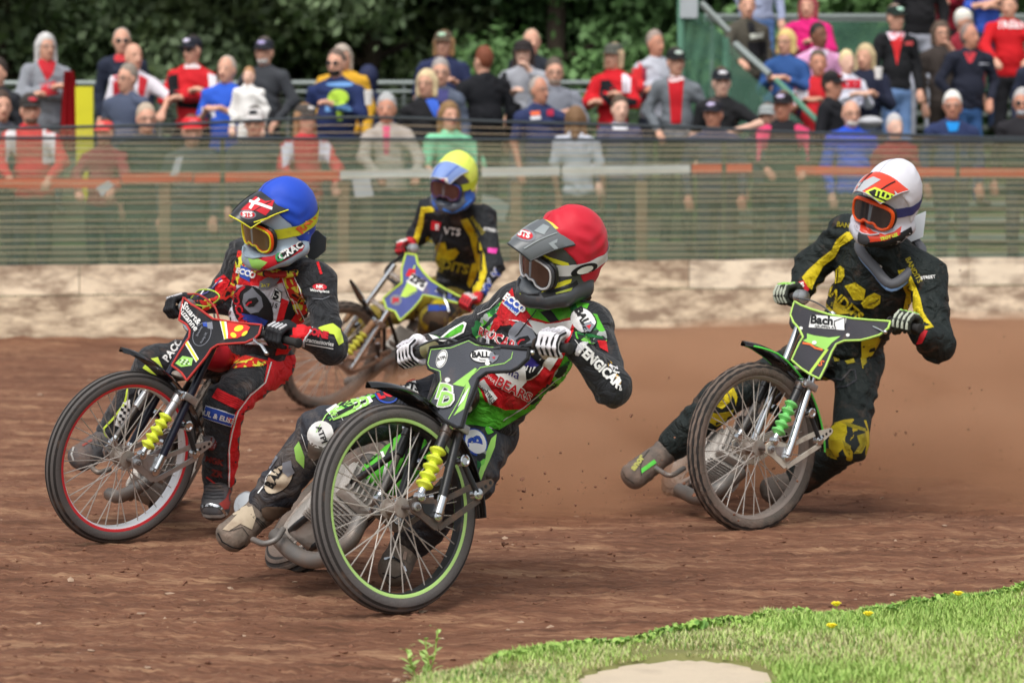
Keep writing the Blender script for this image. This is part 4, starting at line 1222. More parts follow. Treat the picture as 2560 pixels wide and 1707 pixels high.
SP('blonde woman with glasses in a denim jacket seated on the stand', 1964, 74, '#2f5590', h=1.50, d=3.4, hair='#dcc07c', style='bob', glasses='clear', arms='hold', sit=True, leg='#22242a')
SP('man in a pale pink shirt on the stand in front of the pink hoodie', 2048, 60, '#dca0c8', h=1.60, d=4.1, hair='#2c2622', style='crop', skin=3, wide=1.15, sit=True, extra=[collar('#eadcec')])
SP('man in a red t-shirt with white sleeves below the pale pink shirt', 2046, 128, '#c8222c', h=1.5, d=3.2, sleeve='half', hair='#5e5448', style='crop', arms='hold', sit=True, skin=1, extra=[('sleeve', [[(-62, 84), (-26, 78), (-24, 130), (-62, 138)]], '#e8e8f0')])
SP('man in profile with a black cap and black jacket in front of the blond child', 2082, 182, '#15161c', h=1.60, d=2.3, yaw=55, hat=('cap', '#181618', '#8a2a30'), hair='#3a2e28', skin=1)
SP('blond child in a white and red top on the stand', 2118, 130, '#d9dae6', h=1.2, d=3.0, s=.86, hair='#e4cfa0', style='short', skin=2, arms='hold', sit=True, extra=[bib('#cc2436', -30, 34, 70, 92)])
SP('woman with long blonde hair in a dark navy coat, cup in hand', 2162, 112, '#1d2238', h=1.5, d=3.3, hair='#c9b48c', style='long', arms=('down', 'hold'), sit=True)
SP('man in a black jacket over a red shirt with green topped cap and jeans', 2240, 16, '#15161a', h=1.80, d=4.0, arms='down', hat=('cap', '#1c2a24', '#bfe8d4'), hair='#8a766a', leg='#6f8fbe', wide=1.05, extra=[('shirt', [[(-20, 66), (20, 66), (10, 110), (2, 150), (-6, 110)]], '#d42a2e'), collar('#e8dce8'), ('badge', [[(22, 90), (42, 88), (42, 98), (22, 98)]], '#d05050')])
SP('bald man with white beard and glasses in a cobalt blue hoodie at the rail', 2128, 252, '#2450c8', h=1.60, d=1.5, style='bald', beard='#d5cfc9', glasses='clear', wide=1.1)
SP('small grey haired person in a red top with only the head above the cable', 2238, 290, '#a02c36', h=1.45, d=1.4, hair='#c4c2c2', style='short', skin=2, s=.9)
SP('woman with dark glasses and a brown coat, one hand at her chin', 2353, 54, '#3f3733', h=1.66, d=4.2, arms=('down', 'face'), hair='#5c4c40', style='bob', glasses='dark', leg='#2c2420')
SP('person in a white knitted hat and maroon top behind the brown coat', 2410, 26, '#8c2230', h=1.66, d=5.0, hat=('beanie', '#e6e4da', None), hair='#c8c4bc', glasses='clear')
SP('big balding man in a zipped dark navy jacket', 2425, 60, '#1c2030', h=1.80, d=3.6, arms='hips', hair='#8a7a74', style='receding', skin=1, wide=1.2, leg='#34588a', extra=[('shirt', [[(-16, 72), (16, 72), (4, 98), (-4, 98)]], '#c83a44'), ('badge', [[(22, 98), (48, 98), (48, 102), (22, 102)]], '#b8bcc8')])
SP('white haired man in a navy jacket over bright blue, low at the rail', 2381, 232, '#28345a', h=1.62, d=1.6, hair='#e4e2dc', style='short', glasses='clear', skin=1, wide=1.15, extra=[('shirt', [[(-16, 74), (18, 74), (12, 96), (-8, 98)]], '#1a8ad8')])
SP('person in a red hoodie with white letters across the chest, top right', 2522, -12, '#c8141e', h=1.76, d=4.6, arms='rail', hair='#5a4a42', wide=1.1, leg='#1a1a20', extra=[('words', [('TREES', 4, 75, 26)], '#f0e8e8')])
SP('person in a dark coat with white hair at the right edge of the frame', 2556, 226, '#26252a', h=1.66, d=1.6, yaw=-30, hair='#b8b4b2', style='short', glasses='dark', beard='#b8bcc4', skin=1, wide=1.15)
SP('person in a long black coat cut off by the top of the frame', 2302, -112, '#121216', h=1.80, d=5.6, hair='#4a3c34', leg='#a8acb8', wide=1.15)
SP('person in a maroon jacket cut off by the top of the frame', 2372, -120, '#8c1a2c', h=1.80, d=6.2, arms='crossed', hair='#4a3c34', leg='#1c1c24')
SP('person in blue cut off by the frame top, left of the red hoodie', 2462, -110, '#3858b8', h=1.78, d=6.0, arms='crossed', sleeve='half', hair='#3a302a', leg='#22304a')
SP('person in a dark blue jacket at the far right of the upper steps', 2600, 90, '#262c40', h=1.72, d=3.6, hair='#4a3c34')
# things in hands and laps
q = PB(2196, 198, 2.95); cp = empty('paper_cup', q); tag(cp, 'white paper cup held by the woman with long blonde hair', 'cup')
m = MB(); m.lathe(q, (0, 0, 1), [(0, .03), (.10, .04)], 14); m.build('cup', _M['paper'], cp); m = MB(); m.lathe(q + Vector((0, 0, .10)), (0, 0, 1), [(0, .042), (.012, .038)], 14); m.build('lid', _M['lid_white'], cp)
hb_ = empty('seat_cushion', PB(2176, 300, 2.2)); tag(hb_, 'pale grey rounded seat cushion beside the bearded man in cobalt blue', 'cushion')
m = MB(); m.sphere(PB(2176, 305, 2.2), (.12, .12, .055), 16, 8); m.build('cushion', M('cushion', '#b7b8bc', .8), hb_)
pp = empty('programme', PB(905, 468, .85)); tag(pp, 'white folded race programme held over the rail by the man in beige', 'booklet')
m = MB(); m.prism([PB(880, 450, .85), PB(925, 446, .85), PB(935, 490, .85), PB(888, 494, .85)], (0, .01, 0)); m.build('pages', M('paper2', '#d9dce4', .7), pp, smooth=False)
pp = empty('programme', PB(440, 430, .85)); tag(pp, 'white race programme held at a slant left of the blue helmet', 'booklet')
m = MB(); m.prism([PB(425, 440, .85), PB(440, 395, .85), PB(458, 392, .85), PB(446, 436, .85)], (0, .01, 0)); m.build('pages', M('paper2', ''), pp, smooth=False) if False else m.build('pages', _M['paper2'], pp, smooth=False)
pp = empty('programme', PB(260, 470, .85)); tag(pp, 'white race programme below the child in the red cap', 'booklet')
m = MB(); m.prism([PB(240, 470, .85), PB(270, 452, .85), PB(285, 462, .85), PB(255, 492, .85)], (0, .01, 0)); m.build('pages', _M['paper2'], pp, smooth=False)
pp = empty('white_bag', PB(1230, 520, .6)); tag(pp, 'pale plastic sack hanging behind the netting right of the yellow helmet', 'bag')
m = MB(); vs = []
m.prism([PB(1190, 485, .6), PB(1235, 492, .6), PB(1272, 510, .6), PB(1262, 556, .6), PB(1195, 540, .6)], (0, .08, 0)); m.build('sack', M('sack', '#a9b4b4', .6), pp)

# ================================================================== MOTORCYCLES
ALU = M('aluminium', '#b9bbbc', .35, metal=.85, var=.1, vscale=20, dirt=.25, dscale=25)
ALUD = M('aluminium_dusty', '#a59c93', .6, metal=.35, var=.15, vscale=15, dirt=.45, dscale=18)
CHR = M('chrome', '#d3d6d8', .16, metal=1.0, var=.04, dirt=.12, dscale=30)
STEEL = M('steel_dull', '#6f6b68', .45, metal=.6, var=.2, vscale=12, dirt=.4, dscale=14)
BLK = M('black_plastic', '#1b1c1e', .38, var=.15, dirt=.22, dscale=14, spec=.5)
GLOSS = M('black_gloss', '#0f1011', .14, var=.1, dirt=.10, dscale=20, spec=.6, coat=.4)
RUB = M('tyre_rubber', '#5a5654', .72, var=.25, vscale=6, bump=.3, bscale=120, dirt=.22, dscale=5, dirtcol=(.17, .135, .115))
RUBD = M('tyre_muddy', '#575049', .85, var=.3, vscale=8, bump=.5, bscale=90, dirt=.62, dscale=6, dirtcol=(.20, .14, .11))
TGR = M('tyre_groove', '#2b2826', .8, dirt=.25)
SPK = M('spoke_steel', '#b9b2aa', .45, metal=.3, var=.1, dirt=.2)
ENG = M('engine_grey', '#b5afa8', .55, metal=.35, var=.2, vscale=14, bump=.4, bscale=60, dirt=.22, dscale=9, dirtcol=(.30, .24, .19))
PIPE = M('exhaust_pipe', '#77736f', .5, metal=.5, var=.25, vscale=8, dirt=.45, dscale=10, dirtcol=(.24, .18, .14))
GRIP = M('rubber_grip', '#2b2a29', .8, var=.2, dirt=.25)
CABLE = M('grey_cable', '#4d5052', .45, var=.1)
BOLT = M('bolt', '#a9aaab', .3, metal=.8)

def torus_tyre(c, U, V, N, R, rt, wa, knob, name, mat, parent, nseg=216):
    """tyre round centre c; U, V span the wheel plane, N its axle"""
    prof = []
    npf = 60
    for k in range(npf):
        a = 2 * math.pi * k / npf
        co, si = math.cos(a), math.sin(a)
        prof.append((co, si, a))
    vs = []
    for i in range(nseg):
        t = 2 * math.pi * i / nseg
        d = U * math.cos(t) + V * math.sin(t)
        for k, (co, si, a) in enumerate(prof):
            rr_ = rt * co
            if co > .15:
                g = 1 if (k % 6 in (0, 1, 2, 3)) else 0
                rr_ += .0060 * (g - .8)
                if knob: rr_ += knob * (1 if (i // 3 + (k // 5) * 1) % 2 else -1)
            elif co > -.25 and knob: rr_ += 0
            vs.append(c + d * (R + rr_) + N * (wa * si))
    fs = [(i * npf + k, i * npf + (k + 1) % npf, ((i + 1) % nseg) * npf + (k + 1) % npf, ((i + 1) % nseg) * npf + k) for i in range(nseg) for k in range(npf)]
    m = MB(); m.v = [tuple(v) for v in vs]; m.f = fs; m.mi = [1 if (math.cos(2 * math.pi * ((j % npf) + .5) / npf) > .15 and (j % npf) % 6 in (3, 4, 5)) else 0 for j in range(len(fs))]
    return m.build(name, [mat, TGR], parent)

def wheel(root, c, U, V, N, stripe, rimmat, tyremat, knob=0.0, spoke_n=36):
    ty = torus_tyre(c, U, V, N, .3195, .0325, .035, knob, 'tyre', tyremat, root)
    m = MB(); m.lathe(c, N, [(-.025, .307), (-.027, .296), (-.019, .284), (.019, .284), (.027, .296), (.025, .307), (.02, .300), (.013, .293), (-.013, .293), (-.02, .300)], 96, closed=True)
    rim = m.build('rim', rimmat, root)
    if stripe:
        for sg in (-1, 1):
            m = MB(); m.lathe(c, N, [(sg * .0262, .3085), (sg * .0285, .3075), (sg * .0290, .2940), (sg * .0262, .2895)], 96, closed=True); m.build('rim_stripe', stripe, rim)
    m = MB(); m.lathe(c, N, [(-.042, .012), (-.040, .034), (-.033, .034), (-.030, .020), (.030, .020), (.033, .034), (.040, .034), (.042, .012)], 24); m.build('hub', ALUD, root)
    m = MB(); m.tube([c - N * .125, c + N * .125], .0085, 10); m.build('axle', STEEL, root)
    for i in range(spoke_n):
        sg = 1 if i % 2 else -1
        a = 2 * math.pi * i / spoke_n; b = a + (.62 if (i // 2) % 2 else -.62)
        p0 = c + (U * math.cos(b) + V * math.sin(b)) * .031 + N * (.036 * sg)
        p1 = c + (U * math.cos(a) + V * math.sin(a)) * .286 + N * (.006 * sg)
        m = MB(); m.tube([p0, p1], .0023, 5); m.build('spoke', SPK, rim)
    return ty

def engine(root, base, head, side, sc=1.0, mat=ENG):
    """base: crankcase centre, head: top of the cylinder head, side: across the bike"""
    base, head = Vector(base), Vector(head)
    z = (head - base); H = z.length; z.normalize()
    x = (side - z * side.dot(z)).normalized(); y = z.cross(x)
    R = Matrix((x, y, z)).transposed()
    def q(a, b, c): return base + x * a * sc + y * b * sc + z * c
    e = MB()
    e.lathe(q(-.06, 0, 0), x, [(0, .04 * sc), (.004, .066 * sc), (.02, .075 * sc), (.10 * sc, .075 * sc), (.116 * sc, .066 * sc), (.12 * sc, .05 * sc)], 22)
    eo = e.build('crankcase', mat, root)
    m = MB(); m.lathe(q(.07, .01, .01), x, [(0, .062 * sc), (.012, .062 * sc), (.02, .05 * sc), (.021, .001)], 20); m.build('side_cover', mat, eo)
    for k in range(6):
        a = k * math.pi / 3; m = MB(); m.lathe(q(.07, .01 + .055 * math.cos(a), .01 + .055 * math.sin(a)), x, [(0, .006), (.022, .006), (.024, .003)], 8); m.build('bolt', BOLT, eo)
    m = MB(); m.box(q(0, 0, H * .36), (.085 * sc, .09 * sc, H * .5), R, bev=.01); cy = m.build('cylinder', mat, root)
    nf = 11
    for k in range(nf):
        t = .28 + .50 * k / (nf - 1); w = (.155 + .012 * math.sin(k * .4)) * sc
        m = MB(); m.box(q(0, 0, H * t), (w, w * 1.08, .0042), R, bev=.0018); m.build('fin', mat, cy)
    m = MB(); m.box(q(0, 0, H * .89), (.125 * sc, .135 * sc, H * .17), R, bev=.014); hd = m.build('cylinder_head', mat, root)
    for k in range(7):
        m = MB(); m.box(q((-.045 + .015 * k) * sc, 0, H * .98 + .006), (.0035, .11 * sc, .022), R, bev=.0015); m.build('fin', mat, hd)
    m = MB(); m.box(q(.058 * sc, -.02, H * .88), (.012, .07, .045), R, bev=.005); m.build('rocker_cover', ALUD, hd)
    m = MB(); m.lathe(q(0, .065 * sc, H * .8), y, [(0, .024), (.03, .024), (.035, .03), (.085, .03), (.09, .036), (.10, .036)], 14); m.build('carburettor', STEEL, root)
    return q, H

def motorcycle(label, fit, c):
    cx, cy, D, yaw, el = fit
    a, b = math.radians(yaw), math.radians(el)
    C0 = P(cx, cy, D)
    N = Vector((math.sin(a) * math.cos(b), -math.cos(a) * math.cos(b), math.sin(b)))
    F_ = -Vector((0, 0, 1)).cross(N); F_.normalize()
    if F_.x > 0: F_ = -F_
    U_ = N.cross(F_)
    if U_.z < 0: U_ = -U_
    def L(f, w, n=0.0): return C0 + F_ * f + U_ * w + N * n
    root = empty('motorcycle', (C0.x, C0.y, 0)); tag(root, label, 'motorcycle', 'speedway motorcycles sliding round the bend')
    wheel(root, C0, F_, U_, N, c.get('stripe'), c['rim'], c['tyre'], c.get('knob', 0))
    PL = c.get('plate', ALUD)
    rk = (-F_ * .45 + U_ * .893).normalized()
    for sg in (1, -1):
        n0 = .098 * sg
        # leading link plate: solid nose, two arms and a drilled tail
        m = MB(); m.prism([L(.022, .018, n0), L(.0, .030, n0), L(-.03, .034, n0), L(-.12, .010, n0), L(-.128, -.03, n0), L(-.098, -.082, n0), L(-.078, -.085, n0), L(-.02, -.040, n0), L(.016, -.018, n0)], N * .008 * sg)
        pl = m.build('link_plate', PL, root, smooth=False)
        m = MB(); m.prism([L(-.025, .008, n0 + .0085 * sg), L(-.085, .004, n0 + .0085 * sg), L(-.080, -.05, n0 + .0085 * sg), L(-.035, -.022, n0 + .0085 * sg)], N * .002 * sg); m.build('recess', BLK if c.get('darkplate') else ALU, pl, smooth=False)
        for (p, q) in (((-.115, .008), (-.275, .052)), ((-.095, -.080), (-.29, .0))):
            d = Vector((q[0] - p[0], q[1] - p[1])); d.normalize(); t = .0095
            m = MB(); m.prism([L(p[0] - d.y * t, p[1] + d.x * t, n0 + .001 * sg), L(q[0] - d.y * t, q[1] + d.x * t, n0 + .001 * sg), L(q[0] + d.y * t, q[1] - d.x * t, n0 + .001 * sg), L(p[0] + d.y * t, p[1] - d.x * t, n0 + .001 * sg)], N * .009 * sg); m.build('arm', PL, pl, smooth=False)
        m = MB(); m.prism([L(-.262, .056, n0 + .002 * sg), L(-.352, .068, n0 + .002 * sg), L(-.362, .056, n0 + .002 * sg), L(-.355, .044, n0 + .002 * sg), L(-.275, -.004, n0 + .002 * sg)], N * .009 * sg); tl = m.build('tail', PL, pl, smooth=False)
        for f_, w_ in ((-.302, .036), (-.322, .044), (-.344, .055)):
            m = MB(); m.lathe(L(f_, w_, n0 + .0105 * sg), N * sg, [(0, .0065), (.0015, .0065)], 12); m.build('hole', BLK, pl)
        for f_, w_, r_ in ((0, 0, .016), (-.022, .032, .017), (-.088, -.040, .017), (-.278, .020, .020)):
            m = MB(); m.lathe(L(f_, w_, n0), N * sg, [(-.004, r_), (.020, r_), (.022, r_ * .8), (.022, r_ * .45), (.026, r_ * .45), (.027, r_ * .2)], 18); m.build('pivot', CHR if r_ > .016 else BOLT, pl)
        s0, s1 = L(-.022, .034, .108 * sg), L(-.185, .265, .100 * sg)
        ax = (s1 - s0); Ls = ax.length; ax.normalize()
        prof = [(.028, .015)]
        nb = 5
        for k in range(nb * 6 + 1):
            t = k / (nb * 6); prof.append((.030 + t * Ls * .58, .0235 + .0085 * math.sin(2 * math.pi * t * nb - 1.2) - .002 * t))
        prof.append((.034 + Ls * .58, .015))
        if sg > 0:
            m = MB(); m.lathe(s0, ax, prof, 18); m.build('spring_boot', c['boot'], root)
        m = MB(); m.lathe(s0, ax, [(.0, .013), (.03, .013)], 14); m.build('shock_foot', CHR, root)
        m = MB(); m.lathe(s0, ax, [(.03, .012), (Ls * .62, .012)], 12); m.build('shock_rod', STEEL, root)
        m = MB(); m.lathe(s0, ax, [(Ls * .60, .014), (Ls * .60 + .004, .019), (Ls * .86, .019), (Ls * .87, .022), (Ls * .97, .022), (Ls, .015)], 16); m.build('shock_sleeve', c['sleeve'], root)
        # main leg and its top link
        a0, a1 = L(-.088, -.040, .112 * sg), L(-.088 - .45 * .66, -.040 + .893 * .66, .085 * sg)
        m = MB(); m.tube([a0 + rk * .01, a0 + rk * .07], .0175, 14); m.build('leg_foot', CHR, root)
        m = MB(); m.tube([a0 + rk * .055, a0.lerp(a1, .5), a1], [.0165, .0165, .0165], 16); m.build('fork_leg', c['leg'], root)
        m = MB(); m.tube([s1 + N * .0 - ax * .01, L(-.205, .258, .108 * sg), L(-.232, .248, .11 * sg)], .014, 12); lk = m.build('top_link', ALU, root)
        m = MB(); m.lathe(s1, N * sg, [(-.018, .019), (.022, .019), (.024, .014), (.020, .010)], 16); m.build('pivot', CHR, lk)
        m = MB(); m.box(L(-.222, .252, .122 * sg), (.07, .012, .03), Matrix((-F_, N, U_)).transposed() @ Matrix.Rotation(.5, 3, 'Y'), bev=.004); m.build('clamp_plate', ALU, lk)
        # rear stay
        u0, u1 = L(-.228, .138, .105 * sg), L(-.278, .020, .112 * sg)
        m = MB(); m.tube([u0, u1], .0105, 10); sy = m.build('stay', BLK, root)
        m = MB(); m.lathe(u0, N * sg, [(-.008, .021), (.016, .021), (.018, .016), (.014, .011)], 18); m.build('eye', CHR, sy)
        m = MB(); m.tube([u0, L(-.165, .135, .105 * sg)], .010, 8); m.build('bracket', BLK, sy)
    # yokes, steering head, bars
    top = L(-.088 - .45 * .62, -.040 + .893 * .62)
    for t in (.40, .60):
        m = MB(); p = L(-.088 - .45 * t - .015, -.040 + .893 * t - .005); m.tube([p - N * .095, p + N * .095], .021, 12, flat=.6); m.build('yoke', ALUD, root)
    m = MB(); sh0, sh1 = L(-.088 - .45 * .40 - .05, -.040 + .893 * .40 - .02), L(-.088 - .45 * .62 - .05, -.040 + .893 * .62 - .02); m.tube([sh0, sh1], .026, 14); m.build('steering_head', BLK, root)
    Bc = top + rk * .05 - F_ * .01
    g = [hit_plane(p[0], p[1], Bc - F_ * (.05 if i in (0, 3) else .03), F_) for i, p in enumerate(c['grips'])]       # right outer, right inner, left inner, left outer
    m = MB(); m.tube(arc([g[0], g[1], Bc - N * .13 - rk * .085, Bc + N * .13 - rk * .085, g[2], g[3]], 6), .0112, 10); hb = m.build('handlebar', CHR if c.get('chromebar') else BLK, root)
    m = MB(); m.tube([g[2], g[3]], .017, 14); m.build('grip', GRIP, root)
    ax = (g[3] - g[2]).normalized(); m = MB(); m.lathe(g[3] - ax * .004, ax, [(0, .017), (.002, .0205), (.012, .0205), (.015, .014)], 16); m.build('grip_end', GRIP, root)
    m = MB(); m.lathe(g[2], ax, [(-.008, .017), (-.006, .025), (.0, .025), (.002, .018)], 16); m.build('grip_flange', GRIP, root)
    ax2 = (g[0] - g[1]).normalized(); m = MB(); m.tube([g[1], g[0]], .018, 14); m.build('throttle_grip', GRIP, root)
    m = MB(); m.lathe(g[1], ax2, [(-.05, .016), (-.045, .030), (-.005, .032), (.0, .026)], 18); m.build('throttle_housing', c.get('housing', ALU), root)
    # clutch perch and lever on the left bar
    pch = [hit_plane(x, y, Bc + F_ * .030, F_) for x, y in c['lever']]
    m = MB(); m.tube([pch[0], pch[1]], .0135, 12); pc_ = m.build('lever_perch', BLK, root)
    m = MB(); m.tube([pch[1] + F_ * .01] + [q + F_ * .035 for q in pch[2:]], [.007] * (len(pch) - 1), 8, flat=.7); m.sphere(pch[-1] + F_ * .035, .0095, 10, 7); m.build('clutch_lever', CHR, root)
    for cb in c.get('cables', ()):
        pts = [hit_plane(x, y, Bc + F_ * cb[2], F_) for x, y in cb[0]]
        m = MB(); m.tube(arc(pts, 8), cb[1], 8); m.build('cable', cb[3] if len(cb) > 3 else CABLE, root)
    # front number shroud
    pn = N.cross(rk).normalized()
    if pn.y > 0: pn = -pn
    po = L(-.215, .38, 0)
    pts = [hit_plane(x, y, po, pn) for x, y in c['panel']]
    def dome(p):
        v = p - po; x = v.dot(N); return p - pn * (.35 * x * x)
    nrm_pts = [dome(p) for p in pts]
    # dense front so that it can bend
    bm = bmesh.new(); vs = [bm.verts.new((x, y, 0)) for x, y in c['panel']]
    for t in geometry.tessellate_polygon([[Vector((x, y, 0)) for x, y in c['panel']]]):
        try: bm.faces.new([vs[i] for i in t])
        except ValueError: pass
    for axs in (0, 1):
        v0 = min(v.co[axs] for v in bm.verts); v1 = max(v.co[axs] for v in bm.verts); v0 += 12
        while v0 < v1:
            pc = [0, 0, 0]; pc[axs] = v0; no_ = [0, 0, 0]; no_[axs] = 1
            bmesh.ops.bisect_plane(bm, geom=bm.verts[:] + bm.edges[:] + bm.faces[:], plane_co=pc, plane_no=no_); v0 += 12
    bmesh.ops.triangulate(bm, faces=bm.faces[:])
    for v in bm.verts:
        q = dome(hit_plane(v.co.x, v.co.y, po, pn)); v.co = q + pn * (.0025 * math.sin(q.x * 40) * math.sin(q.z * 33))
    for f in bm.faces:
        if f.normal.dot(pn) < 0: f.normal_flip()
    ex_ = bmesh.ops.extrude_face_region(bm, geom=bm.faces[:])
    bmesh.ops.translate(bm, verts=[v for v in ex_['geom'] if isinstance(v, bmesh.types.BMVert)], vec=-pn * .012)
    bmesh.ops.recalc_face_normals(bm, faces=bm.faces[:])
    me = bpy.data.meshes.new('shroud'); bm.to_mesh(me); bm.free(); me.materials.append(c['panelmat'])
    bv = bvh_of(me); sh = link('number_shroud', me, root)
    eg = []
    npn = len(nrm_pts)
    for i in range(npn):
        for k in range(6): eg.append(dome(pts[i].lerp(pts[(i + 1) % npn], k / 6)))
    m = MB(); m.tube(eg, c.get('edger', .0048), 8, closed=True); m.build('piping', c['edge'], sh)
    for it in c.get('art', ()):
        if it[0] == 'p': patch(it[1], bv, it[2], it[3], sh, off=it[4] if len(it) > 4 else .0015, res=14)
        else: lettering(it[1], bv, it[2], it[3], it[4], it[5], sh, **it[6])
    # mudguard
    g0, g1, = c.get('guard', (66, 168)); n_ = 22
    rows = []
    for i in range(n_ + 1):
        th = math.radians(g0 + (g1 - g0) * i / n_)
        R_ = .378 + c.get('flare', .06) * max(0, 1 - i / 9) ** 1.5 + .010 * math.sin(i * .3)
        wd = .060 * min(1, .25 + i / 5)
        for j in range(9):
            v = -1 + 2 * j / 8
            rows.append(L(math.cos(th) * (R_ - .018 * v * v), math.sin(th) * (R_ - .018 * v * v), v * wd))
    f1 = [(i * 9 + j, i * 9 + j + 1, (i + 1) * 9 + j + 1, (i + 1) * 9 + j) for i in range(n_) for j in range(8)]
    back = []
    for i in range(n_ + 1):
        th = math.radians(g0 + (g1 - g0) * i / n_)
        for j in range(9): back.append(rows[i * 9 + j] - (F_ * math.cos(th) + U_ * math.sin(th)) * .004)
    nb_ = len(rows); m = MB()
    m.add(rows + back, f1 + [tuple(nb_ + q for q in f[::-1]) for f in f1] + [(i * 9, (i + 1) * 9, nb_ + (i + 1) * 9, nb_ + i * 9) for i in range(n_)] + [(i * 9 + 8, nb_ + i * 9 + 8, nb_ + (i + 1) * 9 + 8, (i + 1) * 9 + 8) for i in range(n_)] + [(j, nb_ + j, nb_ + j + 1, j + 1) for j in range(8)] + [(n_ * 9 + j, n_ * 9 + j + 1, nb_ + n_ * 9 + j + 1, nb_ + n_ * 9 + j) for j in range(8)])
    mg = m.build('mudguard', GLOSS, root)
    if c.get('guardedge'):
        for e in (0, 8):
            m = MB(); m.tube([rows[i * 9 + e] for i in range(1, n_ + 1)], .0042, 6); m.build('edge_stripe', c['guardedge'], mg)
    # rear end
    rc_, hdg, lean = c['rear']; gpt_ = None
    h = Vector((math.cos(math.radians(hdg)), math.sin(math.radians(hdg)), 0))
    left = Vector((-h.y, h.x, 0)); ln = math.radians(lean)
    up = Vector((0, 0, 1)) * math.cos(ln) + left * math.sin(ln); nr = left * math.cos(ln) - Vector((0, 0, 1)) * math.sin(ln)
    Yr = CAM_H * FPX / (rc_[1] - HY)
    cr_ = P(rc_[0], rc_[1], Yr) + up * .335 + nr * .02
    torus_tyre(cr_, h, up, nr, .29, .046, .048, c.get('rknob', .004), 'rear_tyre', RUBD, root, 180)
    m = MB(); m.lathe(cr_, nr, [(-.035, .262), (-.04, .245), (-.02, .235), (.02, .235), (.04, .245), (.035, .262), (.02, .25), (-.02, .25)], 64, closed=True); rr_ = m.build('rear_rim', ALUD, root)
    m = MB(); m.lathe(cr_, nr, [(-.06, .03), (-.05, .045), (.05, .045), (.06, .03)], 20); m.build('rear_hub', ALUD, root)
    for i in range(28):
        a_ = 2 * math.pi * i / 28; b_ = a_ + (.5 if i % 4 < 2 else -.5); sg = 1 if i % 2 else -1
        m = MB(); m.tube([cr_ + (h * math.cos(b_) + up * math.sin(b_)) * .044 + nr * .045 * sg, cr_ + (h * math.cos(a_) + up * math.sin(a_)) * .236], .002, 5); m.build('spoke', SPK, rr_)
    m = MB(); m.lathe(cr_ + nr * .062, nr, [(0, .001), (0, .105), (.004, .105), (.004, .001)], 40); m.build('sprocket', STEEL, root)
    # frame tubes, tank, seat
    eb, eh = P(*c['eng'][0]), P(*c['eng'][1])
    q, H = engine(root, eb, eh, left * math.cos(ln) - Vector((0, 0, 1)) * math.sin(ln), c.get('engs', 1.15))
    mid = (sh0 + sh1) / 2
    dn = mid.lerp(eb, .75) + h * .10
    st_ = cr_ + up * .36 + h * .16
    for k_, pth in enumerate(([sh0, dn, eb - up * .08, cr_ - h * -.12], [sh1, mid.lerp(st_, .45) + up * .02, st_ - up * .05], [st_ - up * .05, cr_ - up * .0])):
        for sg in ((-1, 1) if k_ != 1 else (0,)):
            m = MB(); m.tube(arc([p + nr * (.05 * sg if i else .01 * sg) for i, p in enumerate(pth)], 5), .0125, 10); m.build('frame_tube', c.get('frame', BLK), root)
    t0, t1 = mid.lerp(st_, .22) + up * .03, mid.lerp(st_, .62) + up * .03
    me = sdf_mesh('tank', [cap(t0, t1, .062, .055), cap(t0 - nr * .03, t1 - nr * .03, .05, .045), cap(t0 + nr * .03, t1 + nr * .03, .05, .045)], h=.012, k=.012)
    me.materials.append(c['tank']); link('fuel_tank', me, root)
    me = sdf_mesh('seat', [cap(mid.lerp(st_, .72) + up * .03, st_ + up * .02, .045, .06), cap(st_ + up * .02, st_ - h * .22 + up * .05, .06, .035)], h=.012, k=.012)
    me.materials.append(BLK); link('seat', me, root)
    # rear guard
    m = MB(); rows = []
    for i in range(15):
        th = math.radians(60 + 100 * i / 14)
        for j in range(7):
            v = -1 + 2 * j / 6; R_ = .37 - .02 * v * v; rows.append(cr_ + h * math.cos(th) * R_ + up * math.sin(th) * R_ + nr * v * .075)
    f1 = [(i * 7 + j, i * 7 + j + 1, (i + 1) * 7 + j + 1, (i + 1) * 7 + j) for i in range(14) for j in range(6)]
    m.add(rows, f1); m.add([r_ + up * .004 for r_ in rows], f1); m.build('rear_mudguard', GLOSS, root)
    for pth, r_ in c.get('pipes', ()):
        m = MB(); m.tube(arc([P(*p) for p in pth], 6), r_, 14); m.build('exhaust' if r_ > .012 else 'footrest', PIPE, root)
    for p, r_, mt, nm_ in c.get('blobs', ()):
        m = MB(); m.sphere(P(*p), r_, 16, 10); m.build(nm_, mt, root)
    return dict(root=root, L=L, N=N, F=F_, U=U_, g=g, Bc=Bc, nr=nr, up=up, h=h)

c3 = lambda pts: crop((960, 480), 2.703, pts)
c1 = lambda pts: crop((80, 420), 2.704, pts)
c5 = lambda pts: crop((1880, 380), 2.704, pts)
c7 = lambda pts: crop((680, 360), 2.306, pts)
z2 = lambda pts: crop((1000, 820), 4.357, pts)
WHITE = M('print_white', '#e9e9e6', .7, dirt=.08); LIME = M('lime', '#9fd868', .55, dirt=.12); CHARC = M('charcoal', '#4a4d54', .75, bump=.2, bscale=200, dirt=.1)
BLKP = M('print_black', '#17181a', .7); REDP = M('print_red', '#c91c2b', .65, dirt=.06); YELP = M('print_yellow', '#e6e23a', .6, dirt=.08); BLUP = M('print_blue', '#2b4fae', .65, dirt=.06); NAVY = M('print_navy', '#2c2474', .65)
YB = M('boot_yellow', '#d6e244', .5, var=.1, dirt=.18, dscale=30); GBT = M('boot_green', '#79cc72', .5, var=.1, dirt=.22, dscale=30); YBD = M('boot_yellow_dusty', '#b9b640', .6, var=.15, dirt=.35, dscale=25)
ORG = M('print_orange', '#e87038', .6); GREYP = M('print_grey', '#7d8088', .7); PURP = M('shroud_blue', '#4a5590', .7, dirt=.25)

